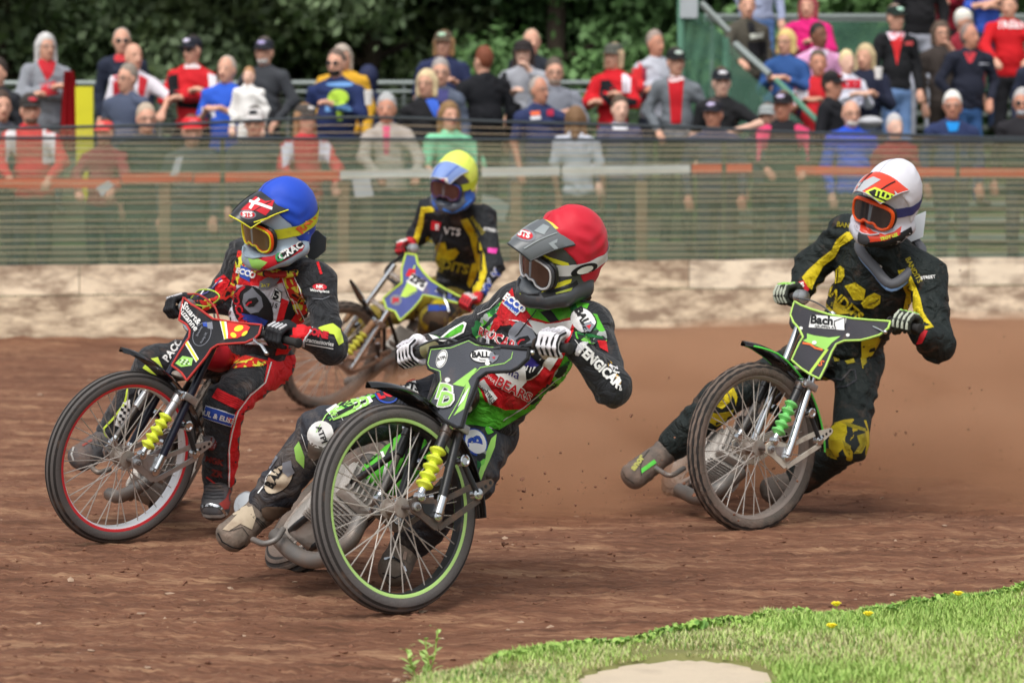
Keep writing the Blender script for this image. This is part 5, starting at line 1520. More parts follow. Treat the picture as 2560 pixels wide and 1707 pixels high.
RED_ART = [
 ('p', 'flash', [z2([(575, 615), (820, 435), (840, 445), (700, 640)])], LIME), ('p', 'flash', [z2([(585, 955), (680, 800), (740, 560), (770, 640), (700, 880)])], LIME), ('p', 'flash', [z2([(635, 860), (690, 740), (765, 640), (700, 790)])], WHITE, .003),
 ('p', 'keyline', ribbon(z2([(340, 235), (560, 215), (750, 140), (830, 185), (1010, 210), (1240, 215), (1215, 330), (1140, 385), (880, 430), (760, 540), (640, 800), (530, 990)]), 1.9), LIME),
 ('p', 'keyline', ribbon(z2([(340, 235), (305, 390), (330, 430), (440, 470), (450, 570), (320, 820)]), 1.9), LIME),
 ('p', 'badge', [oval(*z2([(458, 335)])[0], 13, 24, 20)], WHITE), ('p', 'badge_ring', ribbon(oval(*z2([(458, 335)])[0], 11, 21, 20, 26) + oval(*z2([(458, 335)])[0], 11, 21, 20, 26)[:1], 1.2), BLKP, .0025), ('t', 'ATPI', *z2([(458, 335)])[0], 11, BLKP, dict(ang=-18)),
 ('p', 'badge', [oval(*z2([(905, 305)])[0], 33, 19, 2)], BLKP), ('p', 'badge', [oval(*z2([(905, 305)])[0], 30, 16, 2)], WHITE, .0025), ('t', 'BALL', *z2([(885, 298)])[0], 20, BLKP, dict(bold=.05, wide=1.0)), ('t', 'Racing', *z2([(905, 352)])[0], 6, BLKP, {}),
 ('p', 'emblem', [z2([(965, 340), (990, 270), (1020, 260), (1030, 295), (1085, 300), (1060, 350), (1010, 385)])], GREYP, .0035), ('p', 'emblem', [z2([(1010, 320), (1045, 315), (1035, 345)])], REDP, .0045),
 ('t', 'D', *z2([(480, 700)])[0], 50, WHITE, dict(shear=.25, bold=.09, ang=4)), ('t', 'D', *z2([(480, 700)])[0], 48, LIME, dict(shear=.25, bold=.035, ang=4, off=.006)),
 ('t', 'D', *z2([(500, 790)])[0], 50, WHITE, dict(shear=.25, bold=.09, ang=4, off=.007)), ('t', 'D', *z2([(500, 790)])[0], 48, LIME, dict(shear=.25, bold=.035, ang=4, off=.009)),
 ('p', 'rivet', [oval(*z2([(960, 390)])[0], 6, 5)], WHITE, .004), ('p', 'rivet', [oval(*z2([(525, 570)])[0], 7, 6)], WHITE, .004)]
bk_red = motorcycle('nearest motorcycle, lime ringed front wheel and grey shroud, laid over under the red helmeted rider', (987.2, 1269.7, 9.593, 43.0, 7.4), dict(
    stripe=M('ring_lime', '#b2d97e', .45, dirt=.1), rim=BLK, tyre=RUB, plate=M('plate_muddy', '#5a524c', .55, metal=.5, dirt=.5, dscale=16), boot=YB, sleeve=BLK, leg=BLK, darkplate=True,
    grips=[(1006, 900), (1066, 878), (1343, 862), (1421, 871)], lever=[(1247, 869), (1306, 874), (1312, 872), (1335, 876), (1349, 880)], housing=M('brass_dusty', '#8f8b66', .4, metal=.5),
    cables=[([(1250, 868), (1205, 878), (1160, 905), (1135, 935), (1124, 950)], .0042, .10), ([(1045, 866), (1085, 850), (1120, 847), (1150, 856)], .0042, .05)],
    panel=z2([(325, 210), (540, 185), (640, 150), (750, 100), (800, 130), (860, 160), (1060, 180), (1290, 165), (1275, 260), (1190, 370), (1120, 420), (900, 460), (820, 530), (760, 700), (690, 880), (640, 1060), (600, 1070), (470, 1000), (300, 830), (420, 590), (410, 490), (310, 440), (290, 380)]),
    panelmat=CHARC, edge=BLKP, edger=.0055, art=RED_ART, tank=BLK, guard=(80, 190),
    rear=((676, 1422), 292, 46), rknob=0, eng=((790, 1308, 10.12), (912, 1215, 9.98)), engs=1.2, frame=BLK,
    pipes=[([(900, 1300, 9.9), (875, 1350, 9.85), (820, 1392, 9.9), (770, 1398, 9.98), (725, 1375, 10.08), (690, 1338, 10.2)], .030), ([(632, 1348, 10.1), (660, 1358, 10.05), (690, 1348, 10.05), (708, 1322, 10.1)], .011)],
    blobs=[]))
lp_ = P(614, 1262, 10.45); m = MB(); m.lathe(lp_, Vector((-.45, -.85, .3)), [(-.03, .02), (-.02, .048), (.0, .052), (.008, .045), (.012, .02), (.012, .001)], 28); m.build('wheel_cover', ALU, bk_red['root'])

BLUE_ART = [
 ('p', 'camo_wing', [c1([(1320, 1045), (1495, 1040), (1455, 1115), (1390, 1150), (1325, 1155)])], M('camo_red', '#d9352c', .6)), ('p', 'camo_blot', [oval(*c1([(1400, 1085)])[0], 12, 7, -20), oval(*c1([(1350, 1060)])[0], 9, 4, 15), oval(*c1([(1440, 1120)])[0], 9, 4, -40), oval(*c1([(1365, 1130)])[0], 8, 6, 30)], YELP, .003),
 ('p', 'stripe', [c1([(1270, 1035), (1315, 1035), (1330, 1150), (1300, 1160)])], WHITE), ('p', 'stripe', [c1([(1280, 1037), (1302, 1037), (1318, 1155), (1305, 1158)])], YELP, .0028),
 ('p', 'stripe', [c1([(1035, 1190), (1055, 1165), (1130, 1290), (1110, 1315)])], WHITE), ('p', 'stripe', [c1([(1040, 1183), (1050, 1172), (1125, 1295), (1115, 1308)])], YELP, .0028),
 ('t', 'Stuart&', *c1([(1082, 985)])[0], 21, WHITE, dict(ang=52, bold=.02)), ('t', 'Suzanne', *c1([(1062, 1022)])[0], 21, WHITE, dict(ang=52, bold=.02)),
 ('p', 'badge_ring', ribbon(oval(*c1([(1150, 1125)])[0], 21, 30, 25, 28) + oval(*c1([(1150, 1125)])[0], 21, 30, 25, 28)[:1], 1.6), GREYP), ('t', 'Speedway', *c1([(1135, 1105)])[0], 7, GREYP, dict(ang=-62)), ('t', 'Racing UK', *c1([(1165, 1150)])[0], 7, GREYP, dict(ang=-62)),
 ('p', 'flag', [c1([(1180, 1045), (1220, 1040), (1225, 1090), (1190, 1085)])], GREYP), ('p', 'flag', [c1([(1155, 1045), (1180, 1040), (1190, 1075), (1160, 1070)])], BLUP),
 ('p', 'chequered_badge', [c1([(970, 1320), (1020, 1270), (1090, 1285), (1080, 1335), (1010, 1345)])], LIME)] + [
 ('p', 'check', [c1([(1000 + 16 * i + 6 * j, 1295 + 12 * j - 1 * i), (1008 + 16 * i + 6 * j, 1295 + 12 * j), (1010 + 16 * i + 6 * j, 1306 + 12 * j), (1001 + 16 * i + 6 * j, 1306 + 12 * j)])], WHITE if (i + j) % 2 else BLKP, .003) for i in range(4) for j in range(3)]
bk_blue = motorcycle('motorcycle with a red ringed front wheel and black red edged shroud at the far left', (304.9, 1141.7, 11.422, 41.3, -8.3), dict(
    stripe=M('ring_red', '#d2333a', .45, dirt=.1), rim=M('rim_bright', '#dcdde0', .35, metal=.35, dirt=.08), tyre=RUB, plate=ALU, boot=YB, sleeve=ALU, leg=M('leg_blue_black', '#15182a', .3, var=.3),
    grips=[(428, 778), (462, 768), (648, 833), (744, 857)], lever=[(596, 826), (642, 838), (655, 850), (672, 862), (684, 882)], chromebar=True,
    cables=[([(596, 832), (560, 825), (541, 810), (535, 785)], .004, .06), ([(470, 735), (500, 738), (535, 765), (548, 800)], .0042, .02, M('cable_red', '#a8322c', .5)), ([(478, 745), (500, 725), (535, 728), (548, 745), (520, 765), (490, 762)], .003, -.02, M('cable_lime', '#b9d84a', .5))],
    panel=c1([(1015, 868), (1075, 920), (1130, 952), (1175, 985), (1220, 1018), (1350, 1032), (1500, 1030), (1480, 1090), (1455, 1120), (1400, 1155), (1330, 1168), (1240, 1185), (1200, 1215), (1165, 1270), (1040, 1432), (1010, 1385), (975, 1355), (945, 1335), (1000, 1240), (1062, 1145), (1068, 1100), (1045, 1058), (990, 1025)]),
    panelmat=M('panel_black', '#1b1c20', .6, bump=.15, bscale=200, dirt=.08), edge=M('edge_red', '#b8352f', .5), art=BLUE_ART, tank=REDP, guard=(84, 168), flare=.075,
    rear=((395, 1272), 267, 24), eng=((372, 1215, 12.1), (395, 1150, 11.8)), engs=1.0,
    pipes=[([(400, 1175, 11.75), (350, 1215, 11.7), (300, 1240, 11.8), (275, 1235, 12.1)], .028), ([(225, 1163, 11.9), (245, 1180, 11.85), (275, 1172, 11.9)], .011)]))
WH_ART = [
 ('p', 'band', [c5([(335, 1215), (420, 1240), (520, 1255), (600, 1245), (540, 1290), (500, 1340), (345, 1275)])], LIME), ('p', 'chevron', ribbon(c5([(345, 1292), (395, 1300), (430, 1325), (480, 1338)]), 5), ORG, .003),
 ('p', 'sponsor_box', [c5([(400, 1100), (640, 1120), (625, 1205), (385, 1185)])], WHITE), ('t', 'Bach', *c5([(475, 1140)])[0], 30, BLKP, dict(ang=5, bold=.04)), ('t', 'GRUPPEN A/S', *c5([(500, 1186)])[0], 9, BLKP, dict(ang=5)),
 ('p', 'sponsor_roof', ribbon(c5([(560, 1180), (560, 1145), (630, 1118), (630, 1195)]), 3), BLKP, .003),
 ('p', 'stripe', [c5([(500, 1330), (520, 1335), (400, 1500), (380, 1495)])], M('lime_y', '#b9d95a', .6)), ('t', 'S', *c5([(465, 1430)])[0], 22, ORG, dict(ang=20, shear=.3)),
 ('p', 'rivet', [oval(*c5([(333, 1192)])[0], 5, 4)], WHITE, .003), ('p', 'rivet', [oval(*c5([(650, 1238)])[0], 5, 4)], WHITE, .003), ('p', 'rivet', [oval(*c5([(425, 1290)])[0], 6, 5)], WHITE, .004)]
bk_white = motorcycle('motorcycle with black shroud edged in lime and green spring boots under the white helmeted rider', (1881.1, 1117.4, 11.827, 38.4, 0.1), dict(
    stripe=None, rim=M('rim_dusty', '#8b8078', .6, metal=.3, dirt=.4), tyre=RUBD, knob=.0012, plate=M('plate_cream', '#c9c2b4', .5, metal=.2, dirt=.3, dscale=14), boot=GBT, sleeve=BLK, leg=CHR,
    grips=[(1945, 742), (1995, 742), (2226, 806), (2297, 821)], lever=[(2160, 807), (2190, 811), (2200, 815), (2215, 822), (2228, 829)],
    cables=[([(2160, 808), (2110, 812), (2070, 830), (2045, 855), (2037, 866)], .0035, .06), ([(1990, 745), (2030, 752), (2060, 768), (2080, 785)], .0035, .03)],
    panel=c5([(285, 1008), (330, 1035), (400, 1062), (520, 1095), (650, 1108), (750, 1106), (866, 1098), (850, 1145), (800, 1195), (740, 1225), (690, 1245), (600, 1258), (550, 1285), (520, 1340), (480, 1440), (440, 1522), (390, 1500), (330, 1460), (268, 1405), (320, 1290), (345, 1250), (320, 1195), (280, 1150), (258, 1098)]),
    panelmat=M('panel_grey', '#3a393f', .65, bump=.15, bscale=200, dirt=.12), edge=M('edge_lime', '#b4dc6a', .5), art=WH_ART, tank=BLK, guard=(83, 186), flare=.07, guardedge=M('edge_green', '#5fdc55', .4),
    rear=((1668, 1245), 284, 38), eng=((1775, 1195, 12.5), (1845, 1110, 12.3)), engs=1.15,
    pipes=[([(1850, 1180, 12.2), (1800, 1220, 12.1), (1750, 1245, 12.2), (1700, 1225, 12.5)], .032), ([(1640, 1170, 12.3), (1675, 1188, 12.2), (1710, 1170, 12.3)], .011)]))
YE_ART = [
 ('p', 'sponsor_box', [c7([(790, 720), (830, 722), (820, 770), (770, 760)])], REDP), ('p', 'sponsor_box', [c7([(815, 745), (898, 800), (870, 850), (775, 795)])], WHITE, .0018), ('t', 'ZPS', *c7([(842, 792)])[0], 25, BLKP, dict(ang=28, bold=.05, shear=-.1, off=.005)),
 ('p', 'badge', [oval(*c7([(715, 900)])[0], 15, 14)], GREYP), ('t', 'JM', *c7([(715, 900)])[0], 15, REDP, dict(bold=.05)), ('t', 'pro', *c7([(960, 848)])[0], 9, WHITE, dict(ang=15)),
 ('p', 'stripe', ribbon(c7([(825, 700), (800, 770), (745, 880), (770, 880), (840, 850)]), 4), _M['lime_y'])]
bk_yel = motorcycle('muddy motorcycle with a blue and lime shroud ridden by the yellow helmeted rider behind', (827, 888, 17.1, 38.5, -22), dict(
    stripe=None, rim=M('rim_muddy', '#7d7066', .7, metal=.2, dirt=.5), tyre=RUBD, knob=.0022, plate=M('plate_mud', '#8a7462', .7, dirt=.6), boot=YBD, sleeve=M('sleeve_mud', '#8c6a4c', .7), leg=CHR,
    grips=[(1000, 626), (1028, 622), (1138, 742), (1202, 778)], lever=[(1095, 722), (1115, 735), (1122, 745), (1130, 760), (1134, 778)],
    panel=c7([(772, 632), (828, 640), (836, 690), (865, 735), (900, 775), (960, 812), (1040, 850), (1015, 880), (960, 872), (895, 862), (850, 858), (835, 885), (790, 940), (722, 1008), (700, 960), (655, 945), (640, 890), (690, 845), (745, 800), (748, 720)]),
    panelmat=PURP, edge=M('edge_lime_dusty', '#b5cf4c', .6, dirt=.2), edger=.007, art=YE_ART, tank=M('tank_mud', '#3a3550', .7, dirt=.5), guard=(92, 150), flare=.12,
    rear=((960, 985), 262, 28), eng=((985, 905, 17.8), (1010, 840, 17.6)), engs=1.1,
    pipes=[([(1000, 880, 17.4), (960, 905, 17.3), (920, 940, 17.4), (870, 955, 17.6)], .032)]))
me = sdf_mesh('side_cover', [cap(P(1030, 1105, 10.16), P(925, 1190, 10.06), .052, .045), cap(P(1045, 1150, 10.16), P(975, 1215, 10.1), .05, .04)], h=.009, k=.012, wrinkle=.004, wl=.06)
me.materials.append(M('green_cover', '#4fb02c', .6, dirt=.12)); bvc = bvh_of(me); sc2 = link('side_cover', me, bk_red['root'])
for a_, b_ in (((985, 1080), (960, 1150)), ((1020, 1110), (990, 1190)), ((950, 1120), (915, 1160)), ((1040, 1150), (1000, 1215))):
    patch('dark_stripe', bvc, ribbon([a_, ((a_[0] + b_[0]) / 2 + 6, (a_[1] + b_[1]) / 2), b_], 6), _M['print_black'], sc2, off=.003)
patch('white_flash', bvc, ribbon([(955, 1130), (965, 1160), (955, 1200)], 7), WHITE, sc2, off=.004)

# ================================================================== RIDERS
def frame3(x, z):
    z = Vector(z).normalized(); x = Vector(x); x = (x - z * x.dot(z)).normalized(); y = z.cross(x)
    return Matrix((x, y, z)).transposed()

def hand(name, G, A, Wr, mat, parent, side, accent=None, gap=None, stripe=None):
    """glove closed round a bar: G bar point under the middle finger, A along the bar outwards, Wr wrist"""
    A = A.normalized()
    w = (Wr - G); w = (w - A * w.dot(A)).normalized()
    e2 = A.cross(w)
    if e2.z < 0: e2 = -e2
    def q(ang, r, a): return G + (w * math.cos(math.radians(ang)) + e2 * math.sin(math.radians(ang))) * r + A * a
    pr = [cap(Wr, q(38, .052, 0), .031, .032), cap(q(45, .05, -.028), q(48, .05, .030), .020, .019)]
    for k in range(4):
        a = (k - 1.5) * .0225 * (1 if True else 1)
        l = [1.0, 1.04, 1.0, .88][k if side > 0 else k]
        pts = [q(68, .050, a), q(118, .049 * l, a * 1.03), q(168, .041, a * 1.05), q(215, .033, a * 1.04), q(250, .030, a)]
        for i in range(4): pr.append(cap(pts[i], pts[i + 1], .0118 - .0008 * i, .0112 - .0008 * i))
    pts = [q(20, .045, -.042), q(-35, .040, -.050), q(-85, .036, -.045), q(-120, .033, -.030)]
    for i in range(3): pr.append(cap(pts[i], pts[i + 1], .0135 - .001 * i, .0125 - .001 * i))
    me = sdf_mesh(name, pr, h=.0042, k=.0022, wrinkle=.0008, wl=.02)
    me.materials.append(mat); bv = bvh_of(me); o = link(name, me, parent)
    # knuckle pads
    for k in range(4):
        a = (k - 1.5) * .0225
        m = MB(); m.tube([q(74, .0605, a), q(112, .0605, a * 1.03)], .0055, 6); m.build('knuckle_pad', accent or mat, o)
    if gap:
        for k in range(5):
            a = (k - 2) * .0225
            m = MB(); m.tube([q(g_, .0525 - max(0, g_ - 118) * .00012, a) for g_ in (80, 118, 150, 185, 215)], .0042, 6); m.build('finger_gap', gap, o)
    if stripe:
        for k in range(4):
            a = (k - 1.5) * .0225
            m = MB(); m.tube([q(g_, .0575 - max(0, g_ - 118) * .00016, a * 1.03) for g_ in (84, 118, 150, 185, 210)], .0058, 6); m.build('finger_stripe', stripe, o)
    # cuff
    d = (Wr - q(38, .052, 0)).normalized()
    m = MB(); m.lathe(Wr - d * .02, d, [(0, .034), (.01, .038), (.045, .040), (.055, .037)], 18); m.build('cuff', accent or mat, o)
    return bv

def boot_(ank, toe, knee, mat, parent, sole=None, cap_=None):
    ank, toe, knee = Vector(ank), Vector(toe), Vector(knee)
    f = (toe - ank).normalized(); s_ = (knee - ank).normalized()
    heel = ank - f * .045 - s_ * .035
    sw = f.cross(s_).normalized() * .016
    pr = [cap(ank + s_ * .17, ank, .062, .052), cap(ank, ank.lerp(toe, .5), .054, .045), cap(heel, ank.lerp(toe, .4) - s_ * .03, .040, .042)]
    for g_ in (-1, 1): pr += [cap(ank.lerp(toe, .45) + sw * g_ * .6, toe + sw * g_, .041, .038), cap(ank.lerp(toe, .7) - s_ * .02 + sw * g_, toe - s_ * .010 + sw * g_, .038, .037)]
    me = sdf_mesh('boot', pr, h=.0075, k=.010, wrinkle=.0030, wl=.045); me.materials.append(mat); bv = bvh_of(me); b = link('boot', me, parent)
    sx = f.cross(s_).normalized()
    for t_, r_ in ((.10, .059), (.045, .056)):
        m = MB(); m.tube([ank + s_ * t_ + (f * math.cos(a_) + sx * math.sin(a_)) * r_ for a_ in [2 * math.pi * k / 20 for k in range(20)]], .0055, 6, closed=True, flat=2.2); m.build('strap', BLK, b)
        m = MB(); m.box(ank + s_ * t_ + (sx * -1 if sx.y > 0 else sx) * (r_ + .004), (.03, .012, .024), frame3(f, s_), bev=.003); m.build('buckle', ALU, b)
    dn = -(s_ - f * s_.dot(f)).normalized(); sd_ = f.cross(dn)
    rows = []
    for i in range(9):
        t = i / 8; p = heel.lerp(toe + f * .03, t); wd = .030 + .012 * math.sin(math.pi * min(1, t * 1.1)); wd *= (1 if t < .9 else .6)
        rows += [p + sd_ * wd + dn * (.030 - .004 * t), p - sd_ * wd + dn * (.030 - .004 * t)]
    m = MB(); poly = rows[0::2] + rows[1::2][::-1]; m.prism(poly, dn * .012); m.build('sole', sole or BLK, b)
    m = MB(); m.tube([p - dn * .004 for p in poly], .0062, 6, closed=True); m.build('welt', M('welt_pale', '#a2978a', .7, dirt=.3), b)
    m = MB(); ta = toe - f * .035; m.tube([ta + sd_ * .044 + dn * .015, ta + sd_ * .030 - dn * .028, ta - dn * .043, ta - sd_ * .030 - dn * .028, ta - sd_ * .044 + dn * .015], .0035, 6); m.build('toe_seam', BLK, b)
    for t_ in (.25, .45): 
        m = MB(); ta = ank.lerp(toe, t_); m.tube([ta + sd_ * .048, ta + sd_ * .034 - dn * .034, ta - dn * .052, ta - sd_ * .034 - dn * .034, ta - sd_ * .048], .004, 6); m.build('crease', mat, b)
    if cap_:
        m = MB(); m.tube([toe - f * .03 + sd_ * .036 + dn * .01, toe - f * .018 - dn * .034, toe - f * .03 - sd_ * .036 + dn * .01], .008, 8, flat=.5); m.tube([toe - f * .055 + sd_ * .038 + dn * .01, toe - f * .05 - dn * .038, toe - f * .055 - sd_ * .038 + dn * .01], .006, 8, flat=.5); m.build('steel_toe_strap', cap_, b)
    return bv

def helmet(parent, C, fwd, upv, c, sc=1.0):
    fwd = Vector(fwd).normalized(); upv = Vector(upv); up = (upv - fwd * upv.dot(fwd)).normalized(); lf = up.cross(fwd)
    R = Matrix((fwd, lf, up)).transposed()
    def H(x, y, z): return C + (fwd * x + lf * y + up * z) * sc
    s_ = sc
    shell = [ell(H(-.018, 0, .028), (.143 * s_, .116 * s_, .150 * s_), R), ell(H(-.005, 0, -.055), (.115 * s_, .112 * s_, .095 * s_), R)]
    arcp = [(-.02, .098, -.098), (.06, .093, -.110), (.115, .066, -.120), (.148, .025, -.126)]
    for sg in (-1, 1):
        pp = [H(x, y * sg, z) for x, y, z in arcp]
        for i in range(3): shell.append(cap(pp[i], pp[i + 1], (.036 - .003 * i) * s_, (.033 - .003 * i) * s_))
    shell.append(cap(H(.150, .024, -.126), H(.150, -.024, -.126), .028 * s_, .028 * s_))
    shell.append(cap(H(.158, 0, -.105), H(.162, 0, -.140), .020 * s_, .016 * s_))
    cut = [ell(H(.150, 0, -.020), (.085 * s_, .092 * s_, .056 * s_), R), ell(H(-.02, 0, -.17), (.085 * s_, .080 * s_, .10 * s_), R)]
    me = sdf_mesh('helmet', shell, h=.0062, k=.010, cuts=cut)
    me.materials.append(c['shell']); bs = bvh_of(me); hel = link('helmet', me, parent)
    def post(D, X, Y, Z):
        x = ((X - C.x) * fwd.x + (Y - C.y) * fwd.y + (Z - C.z) * fwd.z) / sc
        z = ((X - C.x) * up.x + (Y - C.y) * up.y + (Z - C.z) * up.z) / sc
        # fabric reaches the brow above, the rear of the jaw below
        lim = np.where(z > .03, .030 + (z - .03) * .75, .030 - (.03 - z) * .35)
        a = (x - lim) * .8
        b_ = (-.142 - z) * .9 + .0 * x
        return np.maximum(D, np.maximum(a, b_))
    me = sdf_mesh('helmet_cover', shell[:2], h=.0062, k=.010, grow=.0045, post=post, wrinkle=.0050, wl=.085)
    me.materials.append(c['cover']); bc = bvh_of(me)
    me2 = me.copy(); link('helmet_cover', me, hel)
    # seam over the crown
    def onto(y, z, dirv, bv_, off):
        h, n, i, d = bv_.ray_cast(dirv[0], dirv[1]); return None if h is None else h + n * off if n.dot(dirv[1]) < 0 else h - n * off
    seam = []
    for k in range(24):
        a_ = math.radians(25 + 150 * k / 23); d = (up * math.sin(a_) - fwd * math.cos(a_) * -1.0).normalized() if False else (up * math.sin(a_) + fwd * -math.cos(a_)).normalized()
        o_ = H(-.018, -.028, .02) + d * .4; q_ = onto(0, 0, (o_, -d), bc, .0005)
        if q_ is not None: seam.append(q_)
    if len(seam) > 4: m = MB(); m.tube(seam, .0012, 5); m.build('seam', c.get('seam', c['cover']), hel)
    # goggles
    def gp(y, z, x0): return H(x0 - 2.6 * y * y, y, z)
    out = [(0, -.052), (.022, -.048), (.034, -.060), (.058, -.064), (.080, -.050), (.088, -.020), (.084, .012), (.062, .026), (.030, .031), (0, .032)]
    out = [(y * 1.10, z * 1.10 - .002) for y, z in out]; outl = out + [(-y, z) for y, z in out[-2:0:-1]]
    loop = arc([gp(y, z, .142) for y, z in outl] + [gp(outl[0][0], outl[0][1], .142)], 3)[:-1]
    m = MB(); m.tube(loop, .0085 * s_, 8, closed=True); gg = m.build('goggle_frame', c['gframe'], hel)
    m = MB(); m.tube([p + fwd * .007 * s_ for p in loop], .0045 * s_, 6, closed=True); m.build('goggle_rim', c.get('grim', c['gframe']), gg)
    m = MB(); m.tube([p - fwd * .016 * s_ for p in loop], .010 * s_, 8, closed=True); m.build('goggle_skirt', c.get('gskirt', BLK), gg)
    # lens
    bm = bmesh.new(); vs = [bm.verts.new((y * .94, z * .94 - .001, 0)) for y, z in outl]; bm.faces.new(vs)
    for a_ in range(-8, 9): bmesh.ops.bisect_plane(bm, geom=bm.verts[:] + bm.edges[:] + bm.faces[:], plane_co=(a_ * .011, 0, 0), plane_no=(1, 0, 0))
    bmesh.ops.triangulate(bm, faces=bm.faces[:])
    for v in bm.verts: v.co = gp(v.co.x, v.co.y, .1475)
    for f in bm.faces: f.smooth = True
    me = bpy.data.meshes.new('lens'); bm.to_mesh(me); bm.free(); me.materials.append(c['lens']); bl = bvh_of(me); link('lens', me, gg)
    # strap round the back
    for (z0, z1) in ((-.028, .016),):
        rows = []
        for k in range(40):
            a_ = math.radians(38 + (360 - 76) * k / 39)
            tl = c.get('straptilt', .0)
            for j in range(5):
                z = z0 + (z1 - z0) * j / 4 + .012 * (1 - math.cos(a_)) * .5 + tl
                d = (fwd * math.cos(a_) + lf * math.sin(a_)); o_ = H(-.01, 0, z) + d * .5
                h, n, i_, dd = bc.ray_cast(o_, -d); h2, n2, i2, dd2 = bs.ray_cast(o_, -d)
                best = None
                for hh, nn, ddd in ((h, n, dd), (h2, n2, dd2)):
                    if hh is not None and (best is None or ddd < best[1]): best = (hh, ddd)
                p = best[0] if best else H(.0, 0, z) + d * .12
                rows.append(p + d * .004)
        f1 = [(i * 5 + j, i * 5 + j + 1, (i + 1) * 5 + j + 1, (i + 1) * 5 + j) for i in range(39) for j in range(4)]
        nb_ = len(rows); m = MB(); m.add(rows + [r - (r - C).normalized() * .0025 for r in rows], f1 + [tuple(nb_ + q for q in f[::-1]) for f in f1])
        me = m.mesh('goggle_strap', c['strap']); bst = bvh_of(me); link('goggle_strap', me, gg)
    # peak
    rows = []
    n1, n2 = 10, 14
    for i in range(n1 + 1):
        t = i / n1
        for j in range(n2 + 1):
            v = -1 + 2 * j / n2
            wd = (.104 - .036 * t ** 1.4)
            x = .050 + .185 * t * (1 - .22 * v * v) ; z = .150 - .052 * t + .012 * math.sin(math.pi * t) - .055 * abs(v) ** 2.2 * (1 - .25 * t) + c.get('peaklift', 0) * t
            x -= .02 * abs(v) ** 2 * (1 - t)
            rows.append(H(x, v * wd, z))
    w_ = n2 + 1
    f1 = [(i * w_ + j, i * w_ + j + 1, (i + 1) * w_ + j + 1, (i + 1) * w_ + j) for i in range(n1) for j in range(n2)]
    back = [r - up * .004 for r in rows]; nb_ = len(rows)
    rim_ = [(j, nb_ + j, nb_ + j + 1, j + 1) for j in range(n2)] + [(n1 * w_ + j, n1 * w_ + j + 1, nb_ + n1 * w_ + j + 1, nb_ + n1 * w_ + j) for j in range(n2)] + [(i * w_, (i + 1) * w_, nb_ + (i + 1) * w_, nb_ + i * w_) for i in range(n1)] + [(i * w_ + n2, nb_ + i * w_ + n2, nb_ + (i + 1) * w_ + n2, (i + 1) * w_ + n2) for i in range(n1)]
    m = MB(); m.add(rows + back, f1 + [tuple(nb_ + q for q in f[::-1]) for f in f1] + rim_)
    me = m.mesh('peak', c['peak']); bp_k = bvh_of(me); pk = link('peak', me, hel)
    for sg in (-1, 1):
        m = MB(); m.tube([rows[i_ * w_ + n2 // 2 + sg * 4] + up * .001 for i_ in range(2, n1)], .0030, 6); m.build('ridge', c.get('ridge', c['peak']), pk)
    m = MB(); m.tube([rows[n1 * w_ + j] for j in range(w_)] , .0028, 6); m.tube([rows[i * w_] for i in range(n1 + 1)], .0028, 6); m.tube([rows[i * w_ + n2] for i in range(n1 + 1)], .0028, 6)
    e_ = m.build('peak_edge', c.get('peakedge', c['peak']), pk)
    # mouth vent
    m = MB(); m.tube([H(.150, .062, -.088), H(.172, .034, -.098), H(.182, 0, -.100), H(.172, -.034, -.098), H(.150, -.062, -.088)], .007, 8, flat=.6); m.build('chin_rib', c.get('rib', c['shell']), hel)
    for i in range(3):
        m = MB(); m.tube([H(.176 - .006 * i, .022 - .004 * i, -.108 - .014 * i), H(.184 - .006 * i, 0, -.110 - .014 * i), H(.176 - .006 * i, -.022 + .004 * i, -.108 - .014 * i)], .0035, 6); m.build('vent', c.get('vent', BLK), hel)
    return dict(shell=bs, cover=bc, peak=bp_k, strap=bst, lens=bl, H=H, obj=hel, pk=pk, gg=gg)

